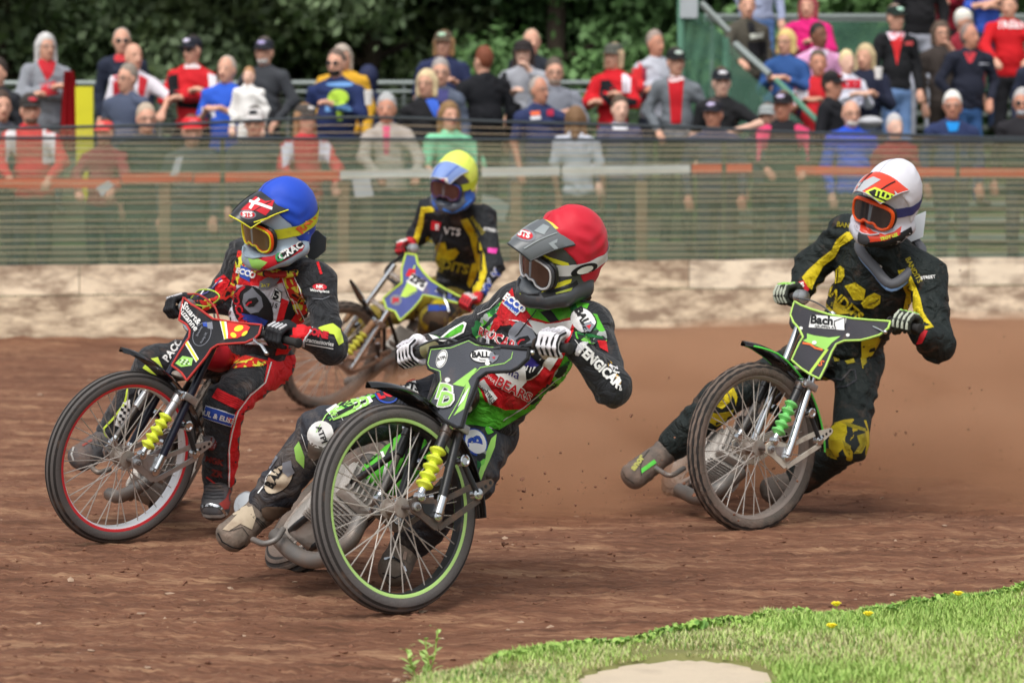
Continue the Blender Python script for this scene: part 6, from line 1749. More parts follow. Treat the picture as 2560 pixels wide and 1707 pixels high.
def rider(label, J, c, bike):
    V = {k: P(*v) for k, v in J.items()}
    fl = V['pelvis']
    root = empty('person', (fl.x, fl.y, 0)); tag(root, label, 'person', 'riders on the four motorcycles')
    shc = (V['shL'] + V['shR']) / 2
    spine = shc - V['pelvis']; RT = frame3(V['shL'] - V['shR'], spine)
    nb = V['neck']
    def T(t, x=0, y=0): return V['pelvis'].lerp(shc, t) + RT @ Vector((x, y, 0))
    # body
    pr = [ell(V['head'], (.08, .09, .105)), cap(V['head'], nb, .055, .058), cap(nb, shc, .06, .07), ell(T(.72), (.15, .10, .16), RT), ell(T(.3), (.125, .095, .14), RT), ell(T(0), (.14, .10, .10), RT)]
    for s_ in 'LR':
        pr += [cap(shc, V['sh' + s_], .06, .06), cap(V['sh' + s_], V['el' + s_], .05, .04), cap(V['el' + s_], V['wr' + s_], .04, .028),
               cap(T(0), V['hip' + s_], .08, .085), cap(V['hip' + s_], V['kn' + s_], .078, .055), cap(V['kn' + s_], V['an' + s_], .055, .038), cap(V['an' + s_], V['toe' + s_], .035, .028)]
    me = sdf_mesh('body', pr, h=.012, k=.012); me.materials.append(c.get('under', BLKP)); link('body', me, root)
    # jacket
    jr = [ell(T(.74), (.186, .125, .185), RT), ell(T(.42), (.160, .122, .17), RT), ell(T(.12), (.158, .122, .13), RT), cap(nb, shc, .066, .085)]
    for s_ in 'LR':
        jr += [cap(shc, V['sh' + s_], .085, .072), cap(V['sh' + s_], V['el' + s_], .071, .056), cap(V['el' + s_], V['wr' + s_], .058, .043)]
        bulge = V['el' + s_] + (V['el' + s_] - (V['sh' + s_] + V['wr' + s_]) / 2).normalized() * .012
        jr.append(ell(bulge, (.056, .056, .056)))
    me = sdf_mesh('jacket', jr, h=.0085, k=.013, grow=c.get('bulk', 0.0), wrinkle=c.get('wr', .0085), wl=.085); me.materials.append(c['jacket']); bj = bvh_of(me); jk = link('jacket', me, root)
    lr = [ell(T(-.02), (.165, .128, .12), RT)]
    for s_ in 'LR':
        lr += [cap(T(0).lerp(V['hip' + s_], .5), V['hip' + s_], .10, .10), cap(V['hip' + s_], V['kn' + s_], .100, .078), cap(V['kn' + s_], V['kn' + s_].lerp(V['an' + s_], .88), .080, c.get('cuffr', .074))]
    me = sdf_mesh('trousers', lr, h=.009, k=.014, wrinkle=c.get('wr', .0085) * 1.1, wl=.10); me.materials.append(c['trousers']); bt = bvh_of(me); tr = link('trousers', me, root)
    bb_ = {}
    for s_ in 'LR': bb_[s_] = boot_(V['an' + s_], V['toe' + s_], V['kn' + s_], c['boot'], root, cap_=c.get('toecap') if s_ == 'L' else None)
    # collar
    up = (V['head'] - nb).normalized()
    m = MB(); m.lathe(nb + up * -.02, up, [(0, .078), (.02, .076), (.045, .070), (.045, .062), (.0, .062)], 22); m.build('collar', c.get('collar', c['jacket']), jk)
    g = bike['g']
    gL = (g[2] * .45 + g[3] * .55); gR = (g[0] * .5 + g[1] * .5)
    hL = hand('glove', gL, g[3] - g[2], V['wrL'], c['glove'], root, 1, c.get('gpad'), c.get('gap'), c.get('gstripe'))
    hR = hand('glove', gR, g[0] - g[1], V['wrR'], c['glove'], root, -1, c.get('gpad'), c.get('gap'), c.get('gstripe'))
    hm = helmet(root, V['head'], c['fwd'], c['up'], c['helmet'], c.get('hs', 1.0))
    return dict(root=root, jacket=bj, jo=jk, trousers=bt, to=tr, hm=hm, hL=hL, hR=hR, boots=bb_, V=V, T=T, RT=RT, nb=nb, up=up)

def lens_mat(name, col, rough=.08, alpha=1):
    m_ = M(name, col, rough, spec=.8, var=.3, vscale=25, coat=.5); return m_
def camo(name, base, c2, c3_, scale=22, dirt=.1):
    m = M(name, base, .7, dirt=0, var=.05, bump=.2, bscale=30)
    t = m.node_tree; b = t.nodes['Principled BSDF']; src = b.inputs['Base Color'].links[0].from_socket
    tc = t.nodes.new('ShaderNodeTexCoord')
    for col, off, th in ((c2, 3.1, .56), (c3_, 9.7, .60)):
        mp = t.nodes.new('ShaderNodeMapping'); mp.inputs['Location'].default_value = (off, off * 2, 0); t.links.new(tc.outputs['Object'], mp.inputs[0])
        n = t.nodes.new('ShaderNodeTexNoise'); n.inputs['Scale'].default_value = scale; n.inputs['Detail'].default_value = 1; n.inputs['Distortion'].default_value = .6; t.links.new(mp.outputs[0], n.inputs['Vector'])
        g_ = t.nodes.new('ShaderNodeMapRange'); g_.inputs['From Min'].default_value = th - .008; g_.inputs['From Max'].default_value = th + .008; t.links.new(n.outputs['Fac'], g_.inputs[0])
        mx = t.nodes.new('ShaderNodeMix'); mx.data_type = 'RGBA'; t.links.new(g_.outputs[0], mx.inputs[0]); t.links.new(src, mx.inputs[6]); mx.inputs[7].default_value = lin(col) + (1,); src = mx.outputs[2]
    t.links.new(src, b.inputs['Base Color']); return m

def SUIT(n, c, d=.16, **k): return M(n, c, .66, var=.14, vscale=10, bump=.85, bscale=11, bdist=.045, bdistort=1.6, dirt=d, dscale=7, spec=.3, **k)
SB = SUIT('suit_black', '#202226', sheen=.15); SG = SUIT('suit_green', '#56b52f'); SGD = SUIT('suit_dark_green', '#1f6a34'); SR = SUIT('suit_red', '#c3161f'); SW = SUIT('suit_white', '#d3d2d8'); SC_ = SUIT('suit_charcoal', '#33353c', .34, dirtcol=(.22, .18, .15)); SY = SUIT('suit_yellow', '#d6c01f', .14); SYD = SUIT('suit_yellow_olive', '#9a8d22', .2); SRB = SUIT('suit_bright_red', '#e02128', .05)
BOOTD = M('boot_leather_dusty', '#5f564d', .8, var=.25, vscale=12, bump=.5, bscale=50, dirt=.55, dscale=9, dirtcol=(.30, .22, .17))
BOOTG = M('boot_grey', '#4c4b4d', .7, var=.25, vscale=12, bump=.4, bscale=50, dirt=.45, dscale=9)
c4 = lambda pts: crop((520, 900), 2.376, pts)
w1 = lambda pts: crop((740, 990), 2.8, pts)
h1 = lambda pts: crop((1260, 500), 5.6, pts)
l3 = lambda pts: crop((540, 1020), 3.733, pts)

def shards(name, cols, scale=26, stretch=(1, 1, 1)):
    m = M(name, cols[0], .7, dirt=0, var=.05, bump=.3, bscale=26)
    t = m.node_tree; b = t.nodes['Principled BSDF']
    tc = t.nodes.new('ShaderNodeTexCoord'); mp = t.nodes.new('ShaderNodeMapping'); mp.inputs['Rotation'].default_value = (.4, .3, .7); mp.inputs['Scale'].default_value = stretch
    vo = t.nodes.new('ShaderNodeTexVoronoi'); vo.distance = 'MANHATTAN'; vo.inputs['Scale'].default_value = scale
    cr = t.nodes.new('ShaderNodeValToRGB'); cr.color_ramp.interpolation = 'CONSTANT'
    sp = t.nodes.new('ShaderNodeSeparateColor')
    t.links.new(tc.outputs['Object'], mp.inputs[0]); t.links.new(mp.outputs[0], vo.inputs['Vector']); t.links.new(vo.outputs['Color'], sp.inputs[0]); t.links.new(sp.outputs[0], cr.inputs[0])
    e = cr.color_ramp.elements; e[0].position = 0; e[0].color = lin(cols[0]) + (1,); e[1].position = 1 / len(cols); e[1].color = lin(cols[1]) + (1,)
    for i in range(2, len(cols)): k = e.new(i / len(cols)); k.color = lin(cols[i]) + (1,)
    t.links.new(cr.outputs[0], b.inputs['Base Color']); return m
GCH = shards('green_check', ['#56b52f', '#1c2a1e', '#7ccf52', '#1f6a34', '#9aa09c', '#56b52f', '#202226'], 34)
YSP = shards('yellow_black_splash', ['#1c2423', '#c9b522', '#1c2423', '#1c2423', '#b8a020', '#1c2423'], 17, (1, 1, .55))
RWB = shards('red_white_scribble', ['#1b1c20', '#c3161f', '#e3e1e4', '#1b1c20', '#d9a92c', '#1b1c20'], 60, (1, 1, .6))
# ---------------------------------------------------------------- red helmet
r = rider('rider in a red helmet cover and red and green suit leaning over the nearest bike', dict(
    head=(1412, 636, 9.93), neck=(1395, 745, 10.02), shL=(1478, 812, 9.93), shR=(1290, 760, 10.22), elL=(1528, 965, 9.74), elR=(1168, 838, 10.32), wrL=(1437, 862, 9.68), wrR=(1062, 868, 10.24),
    pelvis=(1192, 1045, 10.28), hipL=(1222, 1080, 10.28), hipR=(1120, 1000, 10.35), knL=(1180, 1195, 9.98), knR=(802, 1078, 10.15), anL=(1015, 1365, 10.30), anR=(655, 1275, 10.32), toeL=(985, 1425, 10.14), toeR=(580, 1338, 10.18)),
    dict(jacket=SB, trousers=SC_, boot=BOOTD, toecap=CHR, glove=M('glove_white', '#e4e2e6', .65, bump=.3, bscale=60, dirt=.08), gpad=M('glove_white_pad', '#c9c7cc', .6), gap=BLKP, fwd=(-.84, -.50, -.22), up=(.14, -.38, .92), collar=SG, hs=.98,
         helmet=dict(shell=M('shell_grey', '#43464a', .35, var=.15, dirt=.15, coat=.3), cover=M('cover_red', '#c91630', .6, var=.06, bump=.25, bscale=15, sheen=.1), gframe=M('goggle_graphite', '#4a4b50', .35), grim=M('goggle_white', '#d5d6d8', .4), lens=lens_mat('lens_brown', '#4b3a33'), strap=M('strap_white', '#dcdcdf', .6, dirt=.08), peak=M('peak_grey', '#5f6467', .4, var=.12, coat=.2), peakedge=M('peak_dark', '#2a2c2f', .4), ridge=M('ridge_grey', '#8f9799', .4), vent=M('vent_lime', '#a6b82a', .5))), bk_red)
J_, jo, T_, to, hm = r['jacket'], r['jo'], r['trousers'], r['to'], r['hm']
pj = lambda n, pl, mt, off=.004: patch(n, J_, pl, mt, jo, off=off, res=8)
pt = lambda n, pl, mt, off=.004: patch(n, T_, pl, mt, to, off=off, res=8)
for T__, o__ in ((J_, jo), (T_, to)):
    patch('green_panel', T__, [c3([(480, 1200), (640, 1160), (900, 1280), (1060, 1200), (1150, 1080), (1290, 1090), (1300, 1240), (1200, 1330), (1080, 1420), (940, 1500), (780, 1600), (480, 1560)])], SG, o__, off=.004, res=8)
    patch('piping', T__, ribbon(c3([(1230, 1210), (1080, 1330), (940, 1450), (800, 1540)]), 2.2), SW, o__, off=.007, res=8)
pj('green_collar', [c3([(960, 780), (1100, 800), (1290, 745), (1390, 760), (1340, 860), (1150, 890), (990, 870)])], SG)
pj('dark_stripe', [c3([(1060, 810), (1130, 800), (1190, 870), (1130, 880)])], BLKP, .006); pj('dark_stripe', [c3([(1250, 765), (1290, 750), (1330, 840), (1300, 850)])], SGD, .006)
pj('red_bib', [c3([(870, 655), (800, 750), (745, 880), (720, 950), (640, 1010), (610, 1100), (640, 1300), (690, 1410), (820, 1468), (950, 1460), (1040, 1380), (1140, 1230), (1240, 1000), (1295, 890), (1270, 850), (1130, 880), (1010, 850), (960, 790), (900, 760)])], SR, .006)
pj('white_panel', [c3([(975, 862), (1100, 888), (1290, 868), (1250, 990), (1190, 1100), (1120, 1200), (1060, 1160), (1060, 1010), (1010, 920)])], WHITE, .0075)
pj('red_edge', ribbon(c3([(1300, 885), (1250, 1000), (1170, 1160), (1100, 1290)]), 8), SR, .0085)
pj('white_panel', [c3([(640, 1005), (720, 955), (800, 1010), (780, 1060), (640, 1080)])], SW, .008)
pj('crest', [oval(*c3([(905, 1070)])[0], 66, 78, -35)], WHITE, .008); pj('crest', [oval(*c3([(905, 1070)])[0], 63, 75, -35)], BLKP, .0095)
pj('crest_band', ribbon(c3([(760, 930), (800, 890), (870, 890), (930, 930)]), 11), SR, .011); pj('crest_shape', [c3([(850, 1000), (860, 930), (900, 895), (935, 875), (960, 900), (1010, 930), (1035, 990), (1010, 1040), (940, 1060), (880, 1050)])], GREYP, .0115); pj('crest_detail', [c3([(900, 1010), (930, 980), (985, 970), (1000, 1000), (960, 1035), (920, 1045)])], BLKP, .0125); pj('crest_detail', ribbon(c3([(915, 1030), (940, 1005), (965, 1000)]), 4), REDP, .0135)
pj('flag_panel', [c3([(870, 1080), (985, 1085), (1062, 1150), (1030, 1185), (960, 1170), (890, 1130)])], NAVY, .0125)
pj('white_field', [c3([(745, 1150), (880, 1085), (965, 1175), (970, 1270), (905, 1340), (830, 1300), (740, 1200)])], WHITE, .0115)
pj('claw', ribbon(c3([(985, 1165), (970, 1200)]), 3), WHITE, .014); pj('claw', ribbon(c3([(1005, 1178), (992, 1212)]), 3), WHITE, .014); pj('claw', ribbon(c3([(1025, 1180), (1015, 1205)]), 3), WHITE, .014)
def lj(s, x, y, size, mt, **k): return lettering(s, J_, x, y, size, mt, jo, **k)
lj('silia', *c3([(868, 1205)])[0], 33, NAVY, ang=22, bold=0, off=.0135)
lj('BEARS', *c3([(882, 1325)])[0], 33, WHITE, ang=27, bold=.07, wide=.95, off=.0125); lj('BEARS', *c3([(882, 1325)])[0], 33, REDP, ang=27, bold=.02, wide=.95, off=.0145)
lj('REDCAR', *c3([(770, 990)])[0], 26, WHITE, ang=27, bold=.06, off=.0125); lj('REDCAR', *c3([(770, 990)])[0], 26, REDP, ang=27, bold=.01, off=.0145)
lj('SPEEDWAY', *c3([(712, 1245)])[0], 12, WHITE, ang=40, bold=.01, off=.0125)
pj('sponsor_box', [c3([(650, 1285), (690, 1262), (778, 1385), (728, 1428)])], WHITE, .0115); lj('optimus', *c3([(706, 1352)])[0], 18, BLKP, ang=50, bold=.01, off=.0135)
pj('sponsor_box', [c3([(855, 705), (962, 785), (905, 842), (818, 762)])], WHITE, .0095); pj('sponsor_box', [c3([(858, 712), (954, 786), (903, 834), (824, 762)])], BLUP, .011)
lj('ECCO', *c3([(898, 762)])[0], 23, WHITE, ang=36, bold=.05, off=.0135); lj('Finishing Supplies', *c3([(868, 796)])[0], 7, WHITE, ang=38, off=.0135)
pj('zip', ribbon(c3([(1045, 800), (990, 870), (900, 980)]), 2.5), BLKP, .013)
# right sleeve
pj('check_sleeve', [c3([(860, 690), (800, 740), (720, 800), (640, 860), (590, 900), (600, 960), (640, 1000), (720, 950), (790, 880), (860, 800)])], GCH)
pj('black_sleeve', ribbon(c3([(770, 830), (700, 900), (640, 950)]), 9), BLKP, .006)
pj('stitching', ribbon(c3([(640, 830), (720, 790), (790, 720)]), 1.2), WHITE, .007)
pj('flame', [c3([(300, 965), (380, 985), (440, 935), (540, 880), (560, 890), (540, 950), (470, 985), (400, 1010), (330, 1000)])], WHITE); pj('flame', [c3([(330, 968), (390, 992), (450, 945), (535, 895), (545, 905), (525, 945), (460, 975), (395, 1000)])], SG, .006)
# left sleeve
pj('check_shoulder', [c3([(1280, 890), (1400, 820), (1440, 830), (1500, 960), (1510, 1010), (1400, 1030), (1300, 990)])], GCH); pj('check_side', [c3([(1260, 1120), (1250, 1230), (1130, 1330), (1000, 1430), (960, 1420), (1090, 1300), (1180, 1180)])], GCH, .0065)
pj('scribble', [c3([(1500, 1130), (1570, 1180), (1612, 1290), (1605, 1340), (1560, 1260), (1520, 1200)])], RWB)
pj('stitching', ribbon(c3([(1290, 1000), (1350, 1080), (1450, 1130)]), 1.2), WHITE, .006)
pj('dark_stripe', [c3([(1300, 950), (1400, 960), (1480, 980), (1475, 995), (1380, 985), (1305, 965)])], SGD, .006)
pj('badge', [oval(*c3([(1352, 870)])[0], 28, 34, -50)], BLKP, .007); pj('badge', [oval(*c3([(1352, 870)])[0], 25, 31, -50)], WHITE, .009); lj('BALL', *c3([(1350, 862)])[0], 25, BLKP, ang=62, bold=.06, off=.011)
pj('emblem', [c3([(1340, 900), (1390, 890), (1425, 915), (1400, 950), (1360, 935)])], GREYP, .011); pj('emblem', [c3([(1370, 915), (1400, 912), (1392, 938)])], REDP, .0125)
pj('red_patch', [c3([(1440, 1010), (1500, 1010), (1512, 1090), (1460, 1060)])], SR, .006)
lj('TENGICAR', *c3([(1452, 1175)])[0], 30, WHITE, ang=44, bold=.05, wide=.95, off=.006)
for i in range(5): pj('zigzag', ribbon(c3([(1530 + 12 * i, 1180 + 30 * i), (1560 + 8 * i, 1190 + 30 * i), (1548 + 10 * i, 1215 + 30 * i), (1585 + 4 * i, 1225 + 28 * i)]), 2.6), WHITE, .006)
# legs
for pl in ([(1500, 600), (1560, 580), (1570, 640), (1520, 670)], [(1600, 560), (1650, 540), (1640, 620), (1600, 650)], [(1640, 400), (1690, 380), (1700, 430), (1660, 450)]): pt('check_thigh', [c4(pl)], GCH, .0045)
pt('script', ribbon(c4([(300, 790), (340, 740), (350, 700), (380, 660)]), 3), WHITE); pt('dust_panel', [c4([(600, 470), (640, 500), (700, 520), (690, 560), (620, 600), (590, 560)])], M('kneepad_grey', '#6a665f', .8, dirt=.3)); pt('script', ribbon(c4([(330, 760), (345, 720), (370, 720)]), 2), GREYP)
pt('thigh_check', [c4([(700, 350), (760, 290), (900, 220), (1000, 170), (1000, 215), (860, 290), (740, 350)])], GCH)
pt('stitching', ribbon(c4([(560, 440), (600, 560), (640, 620)]), 1.2), WHITE); pt('stitching', ribbon(c4([(770, 300), (800, 360)]), 1.2), WHITE)
pt('piping', ribbon(c4([(720, 360), (860, 220), (1000, 160), (1180, 80), (1240, 60)]), 2.5), LIME); pt('piping', ribbon(c4([(640, 430), (700, 330), (800, 250)]), 2.5), LIME)
pt('badge', [oval(*c4([(668, 440)])[0], 31, 34, 30)], WHITE); lettering('ATPI', T_, *c4([(672, 440)])[0], 21, BLKP, to, ang=68, bold=.03, off=.006)
pt('badge', [oval(*c4([(425, 705)])[0], 27, 47, 42)], BLKP); pt('badge', [oval(*c4([(425, 705)])[0], 24, 44, 42)], M('print_cream', '#c9baa2', .8, dirt=.3), .006); lettering('BALL', T_, *c4([(405, 690)])[0], 28, BLKP, to, ang=-58, bold=.06, off=.008)
pt('dog_emblem', [c4([(450, 610), (500, 590), (505, 630), (520, 660), (480, 690), (450, 660)])], GREYP, .009)
pt('white_print', [c4([(700, 300), (760, 262), (800, 300), (740, 350)])], WHITE); pt('white_print', [c4([(860, 262), (960, 220), (980, 250), (880, 300)])], WHITE, .005); lettering('DD', T_, *c4([(905, 262)])[0], 30, LIME, to, ang=-12, bold=.05, off=.007)
pt('shin_print', [c4([(350, 620), (400, 560), (420, 580), (370, 650)])], GREYP)
pt('lime_patch', [c4([(515, 520), (545, 480), (575, 570), (570, 640), (525, 590)])], LIME); pt('lime_patch', [c4([(720, 310), (850, 250), (960, 215), (965, 260), (830, 330), (740, 360)])], LIME); pt('dark_inset', [c4([(760, 315), (880, 262), (940, 240), (940, 255), (850, 295), (770, 335)])], BLKP, .006)
pt('badge', [oval(*c4([(1060, 205)])[0], 30, 24, 8)], BLUP, .006); pt('badge_in', [oval(*c4([(1060, 205)])[0], 26, 20, 8)], M('badge_dark', '#1c2438', .7), .0075); lettering('LC', T_, *c4([(1055, 205)])[0], 34, REDP, to, ang=-15, bold=.05, off=.0095)
pt('sponsor_box', [c4([(1130, 110), (1225, 85), (1250, 210), (1160, 195)])], WHITE, .006); pt('sponsor_box', [c4([(1160, 100), (1225, 85), (1232, 128), (1168, 140)])], REDP, .008); lettering('FTS', T_, *c4([(1212, 165)])[0], 23, BLKP, to, ang=14, bold=.05, off=.009); lettering('Fire Training Services', T_, *c4([(1148, 150)])[0], 5, BLKP, to, ang=76, off=.009)
pt('leather_patch', [c4([(320, 880), (350, 865), (520, 870), (500, 960), (420, 985), (330, 955)])], M('leather_brown', '#6b594a', .85, dirt=.4), .005)
pt('badge', [oval(*c4([(1590, 490)])[0], 27, 36, -22)], BLUP); pt('badge', [oval(*c4([(1592, 490)])[0], 23, 32, -22)], WHITE, .0055); lettering('B', T_, *c4([(1590, 490)])[0], 42, BLUP, to, ang=-100, bold=.05, off=.0075)
pt('badge', [oval(*c4([(1560, 705)])[0], 13, 17)], REDP); lettering('FTS', T_, *c4([(1560, 705)])[0], 13, WHITE, to, bold=.03, off=.006)
pt('green_side', [c4([(1680, 470), (1711, 440), (1700, 520), (1650, 640), (1610, 730), (1600, 700), (1630, 600)])], LIME)
pt('green_knee', [c4([(920, 640), (1080, 500), (1180, 470), (1190, 560), (1120, 720), (1000, 730), (940, 700)])], SG)
pb = lambda sd, n, pl, mt: patch(n, r['boots'][sd], pl, mt, r['root'], off=.003, res=8)
q8 = lambda pts: crop((525, 925), 2.509, pts)
pb('R', 'sole_edge', ribbon(q8([(52, 1020), (80, 1075), (140, 1108), (200, 1120), (250, 1095)]), 3), BLKP); pb('R', 'toe_line', ribbon(q8([(120, 1010), (200, 985), (240, 1040)]), 1.5), BLKP)
for i in range(3): pb('R', 'crease_line', ribbon(q8([(255 + 18 * i, 905 + 10 * i), (300 + 18 * i, 960), (325 + 18 * i, 990)]), 1.6), BLKP)
pb('L', 'toe_band', ribbon(q8([(1095, 1185), (1150, 1175), (1205, 1210), (1225, 1260)]), 5), CHR); pb('L', 'toe_rim', ribbon(q8([(1085, 1270), (1160, 1300), (1225, 1275)]), 3), BLKP); pb('L', 'boot_print', ribbon(q8([(1225, 1140), (1215, 1190)]), 8), M('boot_pale', '#9c8578', .8, dirt=.3)); lettering('TCX', r['boots']['L'], *q8([(1170, 1195)])[0], 6, BLKP, r['root'], ang=25, bold=.04, off=.006)
pb('R', 'boot_panel', [q8([(80, 1000), (150, 930), (200, 870), (265, 855), (285, 930), (260, 1000), (190, 965), (120, 1008)])], M('boot_cream', '#b5a58e', .8, dirt=.3)); pb('R', 'boot_flap', [q8([(135, 890), (230, 850), (245, 870), (150, 915)])], _M['boot_cream'])
# helmet graphics
hp = lambda bvk, n, pl, mt, off=.0015, par=None: patch(n, hm[bvk], pl, mt, par or hm['obj'], off=off, res=7)
hp('shell', 'flash', [h1([(560, 1240), (700, 1180), (860, 1120), (950, 1105), (930, 1160), (760, 1230), (520, 1300)])], YELP); hp('shell', 'flash', [h1([(720, 1300), (960, 1225), (940, 1270), (730, 1320)])], M('print_olive', '#8c961f', .5)); hp('shell', 'flash', [h1([(250, 610), (420, 700), (640, 800), (900, 880), (940, 960), (860, 930), (600, 850), (400, 760), (270, 680)])], YELP)
hp('shell', 'chin_front', [h1([(160, 1080), (250, 1020), (330, 1060), (480, 1170), (620, 1200), (480, 1310), (330, 1330), (200, 1230)])], M('shell_grey_light', '#6b7074', .4), .0012)
hp('shell', 'flash', [h1([(520, 1320), (900, 1200), (1020, 1120), (1040, 1180), (900, 1290), (560, 1370)])], BLKP, .001)
hp('strap', 'logo_ring', [oval(*h1([(1120, 975)])[0], 35, 13, -20)], BLKP, .002); hp('strap', 'logo_ring', [oval(*h1([(1130, 975)])[0], 21, 8, -20)], WHITE, .0035)
hp('peak', 'badge', [oval(*h1([(290, 490)])[0], 28, 16, 14)], GREYP, .002, hm['pk']); hp('peak', 'badge', [oval(*h1([(290, 490)])[0], 21, 11, 14)], REDP, .0032, hm['pk']); lettering('STS', hm['peak'], *h1([(285, 490)])[0], 19, WHITE, hm['pk'], ang=16, bold=.05, off=.0045)
hp('peak', 'facet', [h1([(420, 440), (550, 340), (640, 380), (560, 490)])], M('facet_light', '#8e9698', .4), .002, hm['pk']); hp('peak', 'facet', [h1([(620, 610), (750, 545), (740, 600), (700, 610), (760, 680), (700, 690)])], M('facet_light', '#8e9698'), .002, hm['pk'])
hp('cover', 'tag', [h1([(540, 290), (590, 280), (680, 320), (770, 400), (730, 412), (650, 350), (560, 305)])], M('tag_yellow', '#e2cf5a', .6), .002)
hr = sdf_mesh('hair', [cap(P(1462, 728, 10.0), P(1470, 745, 10.02), .022, .012), cap(P(1455, 735, 10.0), P(1462, 752, 10.02), .018, .008)], h=.005, k=.005, wrinkle=.003, wl=.015); hr.materials.append(hairm('#4a3828')); link('hair', hr, r['root'])

# ---------------------------------------------------------------- blue helmet
r = rider('rider with a blue helmet cover, red camouflage suit and number 5 on the chest', dict(
    head=(702, 552, 11.60), neck=(706, 660, 11.74), shL=(795, 703, 11.66), shR=(612, 640, 11.98), elL=(826, 868, 11.50), elR=(556, 742, 12.02), wrL=(752, 838, 11.36), wrR=(470, 768, 11.98),
    pelvis=(632, 892, 12.06), hipL=(672, 905, 12.05), hipR=(588, 880, 12.10), knL=(560, 1010, 11.66), knR=(388, 912, 11.95), anL=(545, 1215, 11.85), anR=(270, 1098, 12.05), toeL=(538, 1268, 11.68), toeR=(204, 1142, 11.92)),
    dict(jacket=SB, trousers=SB, boot=BOOTG, toecap=CHR, glove=M('glove_black', '#1b1c20', .7, bump=.3, bscale=60), gpad=M('glove_print', '#c9c9cc', .6), fwd=(-.76, -.58, -.30), up=(.02, -.38, .93), collar=camo('camo_collar', '#b5261f', '#d6c93a', '#1c1c18', 26), hs=1.0, cuffr=.070,
         helmet=dict(shell=M('shell_sky', '#a9bccb', .3, coat=.3, dirt=.08), cover=M('cover_blue', '#1c4bc4', .6, var=.05, bump=.25, bscale=15, sheen=.1), seam=M('seam_dark', '#14307c', .7), gframe=M('goggle_orange', '#ec5a1e', .4), grim=M('goggle_yellow', '#e3e02a', .4), lens=lens_mat('lens_yellow_brown', '#6b5a3a'), strap=M('strap_yellow', '#d9db33', .6, dirt=.15), peak=M('peak_black', '#26282a', .35, coat=.3), peakedge=YELP, ridge=BLKP, vent=LIME)), bk_blue)
J_, jo, T_, to, hm = r['jacket'], r['jo'], r['trousers'], r['to'], r['hm']
CAMO = camo('camo_suit', '#c9281f', '#dfe04a', '#1d1a14', 30)
pj('camo_strip', [c1([(1395, 560), (1480, 560), (1490, 700), (1430, 780), (1400, 900), (1310, 860), (1350, 760)])], CAMO); pj('camo_sleeve', [c1([(1090, 900), (1230, 880), (1330, 800), (1360, 850), (1300, 900), (1180, 960), (1100, 960)])], CAMO)
pj('black_shoulder', [c1([(1700, 730), (1760, 700), (1900, 640), (1960, 760), (1800, 830)])], SB, .003)
pj('red_collar', [c1([(1420, 690), (1500, 660), (1750, 720), (1720, 790), (1560, 800), (1400, 790)])], SRB, .005)
pj('white_panel', [c1([(1390, 790), (1560, 800), (1700, 770), (1740, 900), (1660, 1060), (1600, 1190), (1290, 1180), (1330, 980)])], SW, .006)
pj('camo_strip', [c1([(1700, 725), (1780, 735), (1830, 830), (1885, 960), (1880, 1090), (1790, 1010), (1755, 920)])], CAMO, .008)
pj('piping', ribbon(c1([(1900, 880), (1960, 890), (2010, 870)]), 1.2), GREYP, .005); pj('piping', ribbon(c1([(1760, 870), (1850, 1060), (1890, 1090)]), 1.6), WHITE, .010)
pj('piping', ribbon(c1([(1700, 735), (1740, 850), (1790, 980)]), 2), WHITE, .010); pj('piping', ribbon(c1([(1785, 735), (1830, 840), (1870, 980), (1885, 1080)]), 2), WHITE, .010)
pj('red_panel', [c1([(1690, 880), (1735, 900), (1690, 1060), (1600, 1190), (1570, 1150), (1650, 1040)])], SRB, .008); pj('black_panel', [c1([(1740, 890), (1780, 970), (1710, 1070), (1690, 1060)])], BLKP, .008); pj('red_side', [c1([(1780, 980), (1880, 1080), (1800, 1240), (1640, 1260), (1700, 1090)])], SRB, .007)
pj('crest', [oval(*c1([(1500, 950)])[0], 46, 62, -30)], BLKP, .0085); pj('crest_shape', [c1([(1435, 900), (1445, 850), (1480, 825), (1500, 805), (1520, 830), (1560, 870), (1572, 930), (1540, 972), (1490, 978), (1450, 945)])], GREYP, .010); pj('crest_detail', [c1([(1455, 910), (1480, 880), (1530, 870), (1545, 895), (1510, 930), (1475, 940)])], BLKP, .0115); pj('crest_detail', ribbon(c1([(1462, 930), (1480, 905), (1500, 900)]), 4), REDP, .0125); pj('crest_band', ribbon(c1([(1400, 870), (1415, 830), (1450, 800)]), 7), REDP, .010)
pj('flag_panel', [c1([(1430, 975), (1500, 985), (1602, 1022), (1580, 1060), (1520, 1050), (1440, 1020)])], BLUP, .010); lj('REDCAR', *c1([(1402, 930)])[0], 26, REDP, ang=72, bold=.04, off=.010)
for i in range(3): pj('claw', ribbon(c1([(1545 + 14 * i, 1040 + 5 * i), (1535 + 14 * i, 1075 + 5 * i)]), 2.5), WHITE, .012)
pj('number_card', [c1([(1648, 806), (1697, 832), (1684, 908), (1618, 880)])], BLKP, .009); pj('number_card', [c1([(1651, 812), (1692, 835), (1680, 902), (1623, 877)])], WHITE, .0105); lj('5', *c1([(1656, 860)])[0], 29, BLKP, ang=12, bold=.06, off=.012); lj('#15', *c1([(1632, 922)])[0], 16, BLKP, ang=14, off=.010)
pj('sponsor_box', [c1([(1422, 660), (1490, 690), (1482, 770), (1415, 735)])], BLUP, .009); lj('ECCO', *c1([(1458, 712)])[0], 18, WHITE, ang=18, bold=.05, off=.011)
pj('red_forearm', [c1([(1240, 760), (1300, 720), (1340, 760), (1300, 860), (1240, 840)])], SRB, .003); pj('sleeve_print', ribbon(c1([(1890, 560), (1930, 640), (1955, 720)]), 6), SRB)
